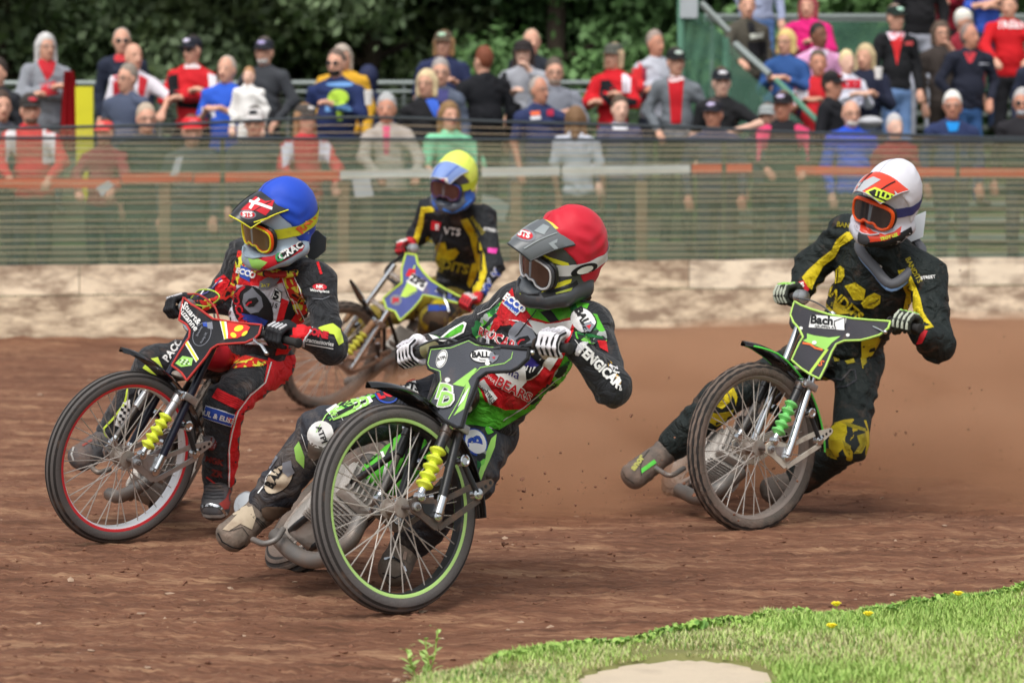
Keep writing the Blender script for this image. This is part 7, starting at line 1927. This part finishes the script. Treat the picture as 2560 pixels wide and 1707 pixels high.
pj('lime_elbow', [c1([(1930, 1085), (2030, 1050), (2080, 1090), (2105, 1180), (2070, 1200), (2040, 1130), (1960, 1110)])], M('lime_pale', '#c9e04a', .6)); pj('brand_oval', [oval(*c1([(1945, 805)])[0], 17, 8, 5)], REDP); lj('NK', *c1([(1945, 805)])[0], 11, WHITE, bold=.05, off=.006); lj('Workplace', *c1([(1945, 835)])[0], 10, WHITE, ang=5, off=.006)
lj('ZONE', *c1([(1920, 1120)])[0], 21, REDP, ang=14, bold=.07, off=.006); lj('caraccessories', *c1([(1928, 1172)])[0], 14, WHITE, ang=11, bold=.03, off=.006); pj('underline', ribbon(c1([(1850, 1185), (2035, 1222)]), 2.4), WHITE)
pj('script', ribbon(c1([(1100, 850), (1140, 860), (1160, 830), (1220, 820), (1250, 780), (1290, 760)]), 3), WHITE); pj('script', ribbon(c1([(1120, 870), (1180, 850), (1230, 810), (1285, 745)]), 2.5), M('print_purple', '#4a4486', .6), .006)
pj('camo_belt', [c1([(1215, 1215), (1340, 1245), (1610, 1310), (1560, 1340), (1330, 1360), (1190, 1350)])], CAMO, .006); pt('camo_belt', [c1([(1215, 1215), (1340, 1245), (1610, 1310), (1560, 1340), (1330, 1360), (1190, 1350)])], CAMO, .004)
k2 = lambda pts: crop((80, 880), 3.135, pts)
pt('red_side', [k2([(1850, 40), (2060, 20), (2080, 200), (1900, 380), (1740, 500), (1730, 620), (1690, 800), (1660, 1040), (1535, 1064), (1530, 800), (1552, 620), (1590, 470), (1700, 330), (1810, 250)])], SRB); pt('knee_mark', [k2([(1345, 640), (1420, 655), (1450, 700), (1430, 750), (1370, 740)])], _M['print_grey']); pt('piping', ribbon(k2([(1870, 80), (1820, 240), (1700, 340), (1610, 460), (1565, 620), (1540, 760), (1540, 1050)]), 3), WHITE, .006)
pt('stretch_band', [k2([(1455, 285), (1655, 385), (1612, 455), (1410, 360)])], SRB); 
for i in range(5): pt('pleat', ribbon(k2([(1448 - 9 * i, 305 + 14 * i), (1645 - 8 * i, 400 + 12 * i)]), .9), M('pleat_red', '#7c0f14', .8), .006)
pt('name_patch', [k2([(1368, 415), (1592, 488), (1560, 583), (1338, 510)])], WHITE); pt('name_patch', [k2([(1370, 422), (1585, 491), (1556, 575), (1344, 506)])], BLUP, .0055); lettering('PAUL & ELISE', T_, *k2([(1438, 496)])[0], 17, WHITE, to, ang=17, bold=.03, wide=.95, off=.0075)
pt('heart', [k2([(1548, 550), (1530, 520), (1538, 500), (1550, 512), (1566, 508), (1568, 530)])], REDP, .0075)
pt('shin_graphic', [oval(*k2([(1405, 715)])[0], 14, 16)], M('shin_dull_red', '#6e2420', .8)); lettering('MGK', T_, *k2([(1430, 850)])[0], 20, _M['shin_dull_red'], to, ang=14, bold=.05); lettering('ZR', T_, *k2([(1450, 950)])[0], 22, _M['shin_dull_red'], to, ang=10, bold=.05); pt('hem', ribbon(k2([(1370, 975), (1440, 1030), (1540, 1058), (1610, 1040)]), 4), M('hem_red', '#b5302c', .7))
pt('lime_knee', [c1([(750, 1350), (800, 1290), (850, 1280), (905, 1400), (890, 1430), (800, 1380)])], M('lime_pale', '#c9e04a')); lettering('PACC', T_, *c1([(950, 1235)])[0], 24, WHITE, to, ang=-52, bold=.04)
sp_ = [k2([(790, 290), (720, 400), (610, 600), (560, 600), (620, 700), (600, 690), (545, 600), (640, 440), (740, 300)])]
pt('lime_edge', ribbon(k2([(755, 290), (730, 400), (640, 520), (565, 600), (600, 700)]), 5), M('lime_pale', '#c9e04a')); pt('chequer_badge', [k2([(720, 390), (770, 370), (775, 480), (700, 590), (650, 570), (680, 470)])], WHITE)
for i in range(4):
    for j in range(7):
        if (i + j) % 2: pt('check', [k2([(672 + 24 * i + 6 * (6 - j), 410 + 24 * j), (694 + 24 * i + 6 * (6 - j), 414 + 24 * j), (688 + 24 * i + 6 * (6 - j), 437 + 24 * j), (667 + 24 * i + 6 * (6 - j), 433 + 24 * j)])], BLKP, .006)
pt('clock_badge', [oval(*k2([(868, 322)])[0], 12, 14)], WHITE); pt('clock_badge', [oval(*k2([(868, 322)])[0], 9, 11)], BLKP, .006)
bi = lambda pts: crop((560, 430), 5.407, pts)
hp('peak', 'flag_panel', [bi([(280, 470), (430, 335), (560, 400), (680, 385), (640, 500), (560, 590), (440, 530), (230, 520)])], REDP, .0025, hm['pk']); hp('peak', 'flag_cross', ribbon(bi([(345, 400), (480, 440), (650, 500)]), 7), WHITE, .004, hm['pk']); hp('peak', 'flag_cross', ribbon(bi([(480, 370), (400, 430), (350, 500)]), 7), WHITE, .004, hm['pk'])
hp('peak', 'badge', [oval(*bi([(320, 580)])[0], 21, 11, 3)], GREYP, .004, hm['pk']); hp('peak', 'badge', [oval(*bi([(320, 580)])[0], 18, 8, 3)], REDP, .005, hm['pk']); lettering('STS', hm['peak'], *bi([(318, 582)])[0], 16, WHITE, hm['pk'], bold=.05, off=.0062)
hp('peak', 'stripe', ribbon(bi([(400, 680), (600, 620), (770, 585)]), 3), YELP, .003, hm['pk']); hp('peak', 'stripe', ribbon(bi([(500, 668), (770, 645)]), 2.5), WHITE, .003, hm['pk'])
hp('shell', 'red_band', [bi([(450, 1160), (640, 1140), (800, 1080), (960, 980), (1090, 990), (1060, 1060), (860, 1180), (600, 1300), (500, 1330)])], REDP); hp('shell', 'black_band', [bi([(690, 1160), (880, 1040), (1050, 940), (1080, 990), (900, 1150), (720, 1230)])], BLKP, .0025)
lettering('G', hm['shell'], *bi([(745, 1160)])[0], 25, M('print_green', '#3a9a5c', .5), hm['obj'], ang=-25, bold=.07, off=.004); lettering('CRAC', hm['shell'], *bi([(900, 1065)])[0], 25, WHITE, hm['obj'], ang=-31, bold=.04, off=.004)
hp('shell', 'chin_guard', [bi([(320, 1150), (450, 1170), (590, 1220), (500, 1300), (450, 1350), (370, 1270)])], LIME, .002)
lettering('RNR', hm['strap'], *bi([(1105, 700)])[0], 27, M('print_orange', '#e87038'), hm['gg'], ang=-50, bold=.05, off=.003)
t9 = lambda pts: crop((480, 1150), 5.6, pts)
pb('L', 'toe_band', ribbon(t9([(115, 690), (160, 640), (250, 620), (350, 640), (425, 690), (475, 770)]), 6), CHR); pb('L', 'toe_rim', ribbon(t9([(120, 760), (250, 780), (400, 780), (490, 740)]), 7), M('toe_rubber', '#a9a8a4', .6)); pb('L', 'red_panel', [t9([(375, 610), (470, 540), (520, 400), (548, 440), (545, 560), (505, 680), (450, 690)])], M('boot_red', '#8e2f28', .7, dirt=.4))
lettering('TCX', r['boots']['L'], *t9([(265, 638)])[0], 7, BLKP, r['root'], ang=184, bold=.04, off=.006)
for i in range(5): pb('L', 'rib', ribbon(t9([(170, 330 + 50 * i), (300, 345 + 50 * i), (440, 335 + 50 * i)]), 1.3), BLKP)
pb('R', 'red_flash', ribbon(k2([(395, 735), (470, 690)]), 5), _M['boot_red']); pb('R', 'toe_band', ribbon(k2([(330, 745), (312, 800), (330, 850)]), 4), _M['toe_rubber'])
for i in range(4): pb('R', 'rib', ribbon(k2([(455 + 28 * i, 695 - 14 * i), (475 + 28 * i, 760 - 10 * i)]), 1.6), BLKP)
# neck brace with its raised rear wing
V = r['V']
m = MB(); nbp = V['neck']; ring = [nbp + Vector((.115 * math.cos(a_), .115 * math.sin(a_), -.005 - .035 * (1 if math.sin(a_) < 0 else 0) * abs(math.sin(a_)))) for a_ in [2 * math.pi * k / 24 for k in range(24)]]
m.tube(ring, .020, 10, closed=True, flat=.7); br_ = m.build('neck_brace', camo('camo_brace', '#a3231d', '#d6c93a', '#1c1c18', 30), r['root'])
m = MB(); m.prism([P(x_, y_, 11.84) for x_, y_ in c1([(1885, 420), (1935, 425), (1990, 475), (1985, 560), (1940, 600), (1880, 640), (1850, 560)])], (.0, .022, .0)); m.build('rear_wing', M('brace_black', '#24282a', .35, coat=.3), br_)
pj('brace_tag', [c1([(1555, 760), (1640, 725), (1700, 740), (1600, 822), (1545, 815)])], GREYP, .013); lj('267', *c1([(1588, 788)])[0], 13, YELP, ang=-5, off=.015)

# ---------------------------------------------------------------- white helmet
r = rider('rider with a white helmet cover and black suit with yellow sleeve stripes, nearest the dust', dict(
    head=(2222, 502, 12.08), neck=(2222, 622, 12.24), shL=(2318, 690, 12.15), shR=(2118, 585, 12.46), elL=(2342, 858, 11.98), elR=(2030, 665, 12.52), wrL=(2304, 838, 11.84), wrR=(1998, 735, 12.42),
    pelvis=(2108, 878, 12.60), hipL=(2150, 905, 12.55), hipR=(2050, 885, 12.62), knL=(2122, 1108, 12.2), knR=(1800, 998, 12.4), anL=(1985, 1208, 12.55), anR=(1672, 1122, 12.5), toeL=(1930, 1225, 12.45), toeR=(1585, 1188, 12.36)),
    dict(jacket=SUIT('suit_green_black', '#1b2322', .22), trousers=_M['suit_green_black'], boot=M('boot_muddy', '#5e5650', .85, bump=.4, bscale=50, dirt=.5, dscale=9, dirtcol=(.24, .17, .13)), glove=M('glove_dark', '#2a2d26', .7, bump=.3, bscale=60, var=.3), gpad=LIME, gstripe=M('glove_stripe', '#b9bfae', .6), fwd=(-.62, -.72, -.26), up=(.14, -.36, .93), hs=.99, bulk=.010,
         helmet=dict(shell=M('shell_pearl', '#c9c9d2', .32, coat=.3, dirt=.12), cover=M('cover_white', '#dcdce4', .6, var=.04, bump=.25, bscale=15), seam=GREYP, gframe=_M['goggle_orange'], grim=_M['goggle_orange'], lens=lens_mat('lens_smoke', '#3a3a3c'), strap=M('strap_navy', '#39407a', .6), peak=M('peak_orange', '#e0442a', .35, coat=.3), peakedge=M('peak_silver', '#b5b8bb', .3), ridge=BLKP, peaklift=.012, vent=_M['goggle_orange'])), bk_white)
J_, jo, T_, to, hm = r['jacket'], r['jo'], r['trousers'], r['to'], r['hm']
pj('yellow_stripe', [c5([(700, 540), (640, 545), (575, 590), (540, 660), (450, 730), (380, 800), (335, 850), (370, 910), (400, 930), (430, 860), (480, 770), (560, 710), (600, 640), (690, 585)])], SY)
pj('yellow_stripe', [c5([(985, 800), (1050, 790), (1110, 900), (1140, 990), (1160, 1080), (1225, 1185), (1150, 1205), (1100, 1110), (1015, 1080), (1040, 960)])], SY)
pj('hat_shape', [c5([(565, 890), (570, 800), (600, 768), (628, 790), (630, 840), (605, 880)])], SY); pj('hat_stripe', ribbon(c5([(590, 790), (580, 885)]), 2), BLKP, .006)
pj('hat_shape', [c5([(630, 905), (700, 880), (770, 930), (760, 1000), (690, 1000), (660, 950)])], SY); pj('hat_shape', [c5([(780, 975), (830, 950), (870, 970), (868, 1020), (820, 1055), (760, 1052), (740, 1020)])], SY); pj('hat_stripe', ribbon(c5([(790, 1030), (840, 1010), (860, 990)]), 2), BLKP, .006)
pj('yellow_shape', [c5([(430, 950), (470, 900), (490, 850), (510, 840), (500, 900), (470, 960), (440, 975)])], SY)
lj('BANDITS', *c5([(600, 1000)])[0], 34, SY, ang=42, bold=.03, wide=1.0); lj('SCUNTHORPE', *c5([(640, 1070)])[0], 13, SYD, ang=22)
lj('BANDITS', *c5([(662, 502)])[0], 16, SYD, ang=8, bold=.03); lj('BANDITS', *c5([(1095, 800)])[0], 17, SYD, ang=62, bold=.03)
lj('STREET', *c5([(1190, 850)])[0], 11, WHITE, ang=-8, bold=.02); lj('EVTS', *c5([(820, 765)])[0], 21, WHITE, ang=26, bold=.04); pj('red_collar', [c5([(735, 660), (790, 690), (770, 760), (735, 730)])], REDP)
for pl in ([(440, 1010), (480, 990), (540, 1060), (600, 1100), (560, 1110)], [(770, 1220), (880, 1200), (840, 1260), (800, 1300), (760, 1340), (740, 1300)], [(100, 1240), (140, 1190), (180, 1160), (170, 1200), (120, 1250)]): pj('yellow_splash', [c5(pl)], SY)
for pl in ([(1265, 20), (1300, 60), (1320, 130), (1300, 160), (1270, 110)], [(1230, 50), (1260, 0), (1290, 10), (1250, 80)], [(1560, 210), (1620, 230), (1620, 290), (1590, 290)], [(1660, 290), (1720, 270), (1730, 300), (1680, 310)], [(1505, 390), (1550, 410), (1540, 430), (1500, 410)], [(1500, 460), (1580, 480), (1575, 580), (1555, 580), (1555, 500), (1505, 480)],
           [(1545, 800), (1560, 750), (1620, 715), (1670, 740), (1675, 790), (1620, 840), (1560, 840)], [(1660, 715), (1800, 760), (1805, 785), (1670, 745)], [(1740, 810), (1800, 790), (1810, 860), (1770, 930), (1720, 930), (1760, 870)], [(1640, 840), (1700, 880), (1690, 950), (1660, 900)], [(1510, 890), (1560, 900), (1600, 960), (1540, 950)], [(1770, 240), (1800, 200), (1810, 300), (1780, 330)]):
    pt('yellow_splash', [c6_ for c6_ in [crop((1520, 800), 2.8, pl)]], SY if len(pl) % 2 else SYD)
for pl in ([(840, 460), (870, 470), (860, 560), (800, 620), (760, 600), (810, 540)], [(760, 540), (790, 530), (760, 600), (710, 640), (700, 610)], [(690, 640), (760, 650), (830, 640), (880, 620), (850, 700), (760, 740), (690, 700)], [(880, 540), (905, 530), (890, 600)], [(1070, 430), (1110, 430), (1100, 470)]):
    pt('yellow_splash', [crop((1520, 800), 2.8, pl)], SY)
c6 = lambda pts: crop((1520, 800), 2.8, pts)
pt('splash_knee', [c6([(1530, 830), (1560, 730), (1650, 700), (1820, 680), (1830, 900), (1790, 960), (1700, 1000), (1560, 960), (1500, 900)])], YSP, .003)
pt('splash_knee', [c6([(870, 460), (900, 520), (900, 620), (820, 700), (700, 760), (640, 740), (700, 620), (780, 530)])], YSP, .003); pt('splash_side', [c6([(1760, 200), (1820, 130), (1830, 330), (1780, 340)])], YSP, .003); pj('splash_side', [c5([(740, 1240), (820, 1180), (900, 1190), (850, 1300), (770, 1440), (740, 1400)])], YSP, .005); pj('splash_side', [c5([(100, 1250), (160, 1170), (220, 1120), (260, 1160), (200, 1210), (110, 1270)])], YSP, .005)
pj('splash_belly', [c5([(430, 900), (500, 880), (560, 1000), (640, 1060), (700, 1090), (560, 1100), (420, 1010)])], YSP, .0035)
pj('red_cuff', [c5([(245, 930), (270, 895), (350, 870), (385, 930), (360, 955), (240, 945)])], REDP); lj('FTS', *c5([(320, 905)])[0], 15, WHITE, ang=-12, bold=.04, off=.007); pj('red_cuff', [c5([(1110, 1300), (1150, 1200), (1185, 1210), (1150, 1290)])], REDP)
pt('grey_piping', ribbon(crop((1520, 800), 2.8, [(1560, 410), (1640, 420), (1700, 350), (1730, 350), (1740, 420), (1670, 465), (1590, 470)]), 4), SC_)
hp('peak', 'lime_ring', [c5([(765, 270), (830, 240), (960, 290), (985, 345), (900, 350), (800, 310)])], M('lime_bright', '#d3f04a', .5), .0025, hm['pk']); hp('peak', 'lime_ring', [c5([(785, 272), (835, 252), (950, 298), (965, 332), (900, 336), (812, 302)])], BLKP, .0038, hm['pk']); lettering('TLD', hm['peak'], *c5([(878, 292)])[0], 24, M('lime_bright', '#d3f04a'), hm['pk'], ang=20, bold=.05, off=.0052)
hp('shell', 'red_jaw', [c5([(735, 440), (730, 520), (720, 560), (800, 610), (900, 600), (1000, 560), (1010, 500), (960, 540), (900, 560), (820, 540), (770, 500)])], M('peak_orange', '#e0442a', .35)); hp('peak', 'silver_side', [c5([(662, 245), (820, 168), (870, 190), (740, 270)])], M('peak_silver', '#b5b8bb', .3), .002, hm['pk']); hp('peak', 'silver_side', [c5([(985, 345), (1000, 300), (960, 260), (975, 330)])], M('peak_silver', '#b5b8bb', .3), .002, hm['pk'])
hp('shell', 'black_jaw', [c5([(715, 560), (745, 545), (790, 610), (880, 600), (980, 560), (1075, 505), (1090, 560), (1000, 640), (880, 670), (760, 665), (715, 620)])], BLKP, .0015); hp('shell', 'chin_nose', [c5([(720, 545), (770, 550), (800, 600), (760, 640), (720, 610)])], M('nose_grey', '#44464a', .5), .003); lettering('TROY LEE', hm['shell'], *c5([(925, 575)])[0], 10, M('lime_bright', '#d3f04a'), hm['obj'], ang=-16, bold=.05, off=.003)
V = r['V']; nbp = V['neck']
for nm_, mt, zz_, r_ in (('neck_brace', M('brace_grey', '#5a5b60', .5, dirt=.1), .0, .022), ('brace_pad', M('brace_blue', '#6f8cb4', .5), -.026, .009)):
    ring = arc([nbp + Vector((x_, y_, z_ + zz_)) for x_, y_, z_ in ((.13, .06, .03), (.14, -.02, -.01), (.09, -.11, -.08), (-.01, -.155, -.145), (-.08, -.10, -.07), (-.125, -.02, -.005), (-.11, .06, .03), (0, .13, .05), (.13, .06, .03))], 5)[:-1]
    m = MB(); m.tube(ring, r_, 10, closed=True, flat=.75); m.build(nm_, mt, r['root'])
m = MB(); m.prism([nbp + Vector(q_) for q_ in ((.08, .03, .02), (.15, .02, .05), (.165, .03, .16), (.10, .05, .13))], (0, .025, 0)); m.build('brace_wing', M('brace_pale', '#c9ced3', .4), r['root'])

u9 = lambda pts: crop((1540, 1060), 5.27, pts)
pb('R', 'green_stripe', [u9([(330, 590), (500, 465), (530, 510), (335, 650)])], M('print_green_bright', '#5fd24e', .6, dirt=.2)); lettering('anor', r['boots']['R'], *u9([(280, 510)])[0], 22, M('print_olive_yellow', '#a9a858', .7), r['root'], ang=-52, bold=.05, off=.004)
pb('R', 'boot_seam', ribbon(u9([(440, 340), (360, 440), (320, 560), (330, 680)]), 1.6), BLKP); pb('R', 'toe_line', ribbon(u9([(90, 620), (130, 700), (240, 780)]), 1.4), BLKP)
# ---------------------------------------------------------------- yellow helmet
r = rider('rider with a fluorescent yellow helmet cover and red gloves, farthest back near the boards', dict(
    head=(1138, 452, 17.12), neck=(1142, 522, 17.3), shL=(1210, 545, 17.22), shR=(1074, 525, 17.48), elL=(1232, 665, 17.05), elR=(1045, 588, 17.55), wrL=(1196, 738, 16.95), wrR=(1030, 606, 17.50),
    pelvis=(1150, 722, 17.75), hipL=(1150, 742, 17.7), hipR=(1092, 735, 17.8), knL=(1082, 798, 17.32), knR=(925, 800, 17.62), anL=(1062, 900, 17.75), anR=(880, 850, 17.8), toeL=(1040, 925, 17.6), toeR=(850, 865, 17.68)),
    dict(jacket=SUIT('suit_soft_black', '#202327'), trousers=SUIT('suit_muddy_yellow', '#8a7a2c', .45), boot=_M['boot_muddy'], glove=M('glove_red', '#c92630', .65, bump=.3, bscale=60, dirt=.15), gpad=WHITE, gap=BLKP, fwd=(-.46, -.82, -.30), up=(.06, -.32, .95), hs=.99, wr=.007,
         helmet=dict(shell=M('shell_slate', '#454c58', .35, coat=.3, dirt=.2), cover=M('cover_yellow', '#e4f568', .6, var=.04, bump=.2, bscale=15), gframe=M('goggle_blue', '#2a4c9a', .4), grim=M('goggle_dark_red', '#5a2428', .4), lens=lens_mat('lens_rose', '#5a3a38'), strap=M('strap_lime', '#c9dc3a', .6), peak=M('peak_blue_silver', '#7f98cf', .35, coat=.3, var=.3), peakedge=M('peak_silver', '#b5b8bb'), ridge=M('ridge_blue', '#3c64c0', .4), vent=BLKP)), bk_yel)
J_, jo, T_, to, hm = r['jacket'], r['jo'], r['trousers'], r['to'], r['hm']
pj('yellow_stripe', [c7([(862, 365), (940, 362), (935, 392), (880, 398), (872, 470), (850, 540), (830, 600), (800, 590), (830, 500), (850, 430)])], SY); pj('yellow_stripe', [c7([(1088, 440), (1130, 428), (1190, 530), (1225, 640), (1240, 740), (1210, 830), (1180, 880), (1150, 860), (1190, 760), (1165, 640), (1140, 540)])], SY)
pj('hat_shape', [c7([(885, 545), (900, 528), (925, 580), (930, 620), (900, 610)])], SY); pj('hat_shape', [c7([(925, 620), (960, 570), (1000, 565), (1010, 610), (1060, 600), (1080, 625), (1050, 665), (980, 680), (935, 660)])], SY); pj('hat_shape', [c7([(940, 690), (1000, 690), (985, 740), (945, 735)])], SYD)
lj('BANDITS', *c7([(985, 690)])[0], 32, SYD, ang=14, bold=.05, off=.007); lj('BANDITS', *c7([(1185, 470)])[0], 13, SYD, ang=55)
pj('sponsor_box', [c7([(922, 440), (978, 452), (965, 500), (918, 495)])], REDP); lj('E', *c7([(955, 480)])[0], 18, WHITE, bold=.04, off=.006); lj('VTS', *c7([(1040, 505)])[0], 25, WHITE, ang=6, bold=.03); pj('zip', ribbon(c7([(985, 520), (950, 620), (935, 770)]), 2), GREYP, .006); lj('ACGO', *c7([(985, 785)])[0], 12, GREYP, ang=4)
lj('MMW', *c7([(1262, 800)])[0], 27, WHITE, ang=-58, bold=.09); lj('MMW', *c7([(1262, 800)])[0], 27, BLUP, ang=-58, bold=.03, off=.006); lj('STREET', *c7([(1262, 498)])[0], 11, WHITE, ang=10); pj('pink_print', [c7([(1245, 600), (1298, 605), (1290, 635), (1245, 625)])], M('print_pink', '#d8389c', .6))
pj('yellow_side', [c7([(1150, 690), (1185, 680), (1175, 760), (1140, 830), (1125, 800)])], SY)
pt('splash_thigh', [c7([(840, 880), (930, 880), (1080, 930), (1110, 1000), (1000, 1060), (1020, 1130), (840, 1120), (820, 1000)])], shards('yellow_mud_splash', ['#8a7a2c', '#5c4a38', '#6b5a3c', '#2c2a24', '#b3a02c'], 14), .002)
pt('blue_band', [c7([(900, 930), (1000, 930), (1010, 960), (900, 965)])], M('print_blue', '#2b4fae')); pt('black_band', [c7([(1010, 900), (1060, 960), (1020, 1000), (1005, 950)])], BLKP); pt('yellow_band', [c7([(905, 900), (1000, 900), (1005, 928), (905, 925)])], SY, .006)
hp('peak', 'badge', [c7([(935, 200), (1010, 195), (1015, 232), (940, 235)])], WHITE, .003, hm['pk']); lettering('STS', hm['peak'], *c7([(975, 215)])[0], 12, REDP, hm['pk'], bold=.05, off=.005)
hp('shell', 'blue_side', [c7([(1110, 280), (1170, 260), (1165, 330), (1110, 380), (1080, 395), (1085, 370), (1115, 340)])], M('shell_blue', '#2c56a8', .35), .001); hp('shell', 'blue_side', [c7([(918, 260), (940, 280), (945, 350), (970, 400), (955, 400), (925, 350)])], M('shell_blue', '#2c56a8', .35), .001)
hp('shell', 'blue_jaw', ribbon(c7([(985, 375), (1040, 400), (1100, 370), (1150, 320)]), 5), M('print_sky', '#3c7fe0', .5))

# ================================================================== DUST thrown up by the wheels
def dust(name, c, r, dens_, label, seed, col=(.80, .47, .29)):
    m = bpy.data.materials.new(name); m.use_nodes = True
    t = m.node_tree; t.nodes.clear()
    o = t.nodes.new('ShaderNodeOutputMaterial'); v = t.nodes.new('ShaderNodeVolumePrincipled')
    v.inputs['Color'].default_value = col + (1,); v.inputs['Anisotropy'].default_value = .2
    tc = t.nodes.new('ShaderNodeTexCoord')
    ln = t.nodes.new('ShaderNodeVectorMath'); ln.operation = 'LENGTH'
    sc = t.nodes.new('ShaderNodeVectorMath'); sc.operation = 'DIVIDE'; sc.inputs[1].default_value = r
    t.links.new(tc.outputs['Object'], sc.inputs[0]); t.links.new(sc.outputs[0], ln.inputs[0])
    f = t.nodes.new('ShaderNodeMapRange'); f.inputs['From Min'].default_value = 1.0; f.inputs['From Max'].default_value = .45
    t.links.new(ln.outputs['Value'], f.inputs[0])
    no = t.nodes.new('ShaderNodeTexNoise'); no.inputs['Scale'].default_value = 2.1; no.inputs['Detail'].default_value = 4
    mp = t.nodes.new('ShaderNodeMapping'); mp.inputs['Location'].default_value = (seed, seed * 2, 0); mp.inputs['Scale'].default_value = (1, 1, 1.8)
    t.links.new(tc.outputs['Object'], mp.inputs[0]); t.links.new(mp.outputs[0], no.inputs['Vector'])
    f2 = t.nodes.new('ShaderNodeMapRange'); f2.inputs['From Min'].default_value = .40; f2.inputs['From Max'].default_value = .60
    f2.inputs['To Min'].default_value = .06
    t.links.new(no.outputs['Fac'], f2.inputs[0])
    a = t.nodes.new('ShaderNodeMath'); a.operation = 'MULTIPLY'; t.links.new(f.outputs[0], a.inputs[0]); t.links.new(f2.outputs[0], a.inputs[1])
    b = t.nodes.new('ShaderNodeMath'); b.operation = 'MULTIPLY'; b.inputs[1].default_value = dens_ * 1.25; t.links.new(a.outputs[0], b.inputs[0])
    t.links.new(b.outputs[0], v.inputs['Density']); t.links.new(v.outputs[0], o.inputs['Volume'])
    mb = MB(); mb.sphere((0, 0, 0), r, 20, 12)
    me = mb.mesh(name, m)
    ob = bpy.data.objects.new(name, me); COL.objects.link(ob); ob.location = c
    tag(ob, label, 'dust cloud', kind='stuff')
dust('dust_cloud', (2.7, 16.6, .04), (3.8, 3.3, .64), 6.0, 'brown dust hanging low over the track behind the white helmeted rider', 1.3)
dust('dust_cloud', (.70, 14.9, .02), (1.9, 2.2, .66), 5.0, 'brown dust trailing behind the red helmeted rider in the middle of the track', 4.1)
dust('dust_cloud', (-.62, 12.5, .0), (.65, .9, .30), 3.0, 'thin brown dust drifting between the blue and the red helmeted riders', 7.7)
dust('dust_cloud', (.08, 12.7, .0), (.72, .95, .46), 4.5, 'brown dust low on the track just right of the nearest front wheel', 2.2)
dust('dust_cloud', (2.45, 13.1, .0), (1.05, 1.1, .52), 4.0, 'brown dust low on the track right of the white helmeted rider', 5.5)
# clods and grit flung up off the back wheels, frozen in the air
r_ = np.random.default_rng(44); V, Fc = [], []
for (cx_, cy_, sx_, sy_, sz_, n) in ((1.6, 13.6, 1.0, .8, .55, 260), (.2, 11.5, .8, .7, .4, 160), (2.8, 15.5, 1.4, 1.2, .6, 160)):
    for _ in range(n):
        c_ = np.array([cx_ + r_.normal() * sx_ * .6, cy_ + r_.normal() * sy_ * .6, .05 + abs(r_.normal()) * sz_ * .45])
        q_ = iv * (1 + .3 * r_.normal(size=(len(iv), 1))) * (r_.uniform(0, 1) ** 3 * .007 + .0018) + c_
        b_ = len(V) * len(iv); V.append(q_); Fc += [[a + b_ for a in f] for f in ifc]
me = bpy.data.meshes.new('flung_shale'); me.from_pydata(np.concatenate(V).tolist(), [], Fc); me.materials.append(_M['clod'])
tag(link('flung_shale', me), 'crumbs of shale thrown into the air by the sliding back wheels', 'gravel', kind='stuff')
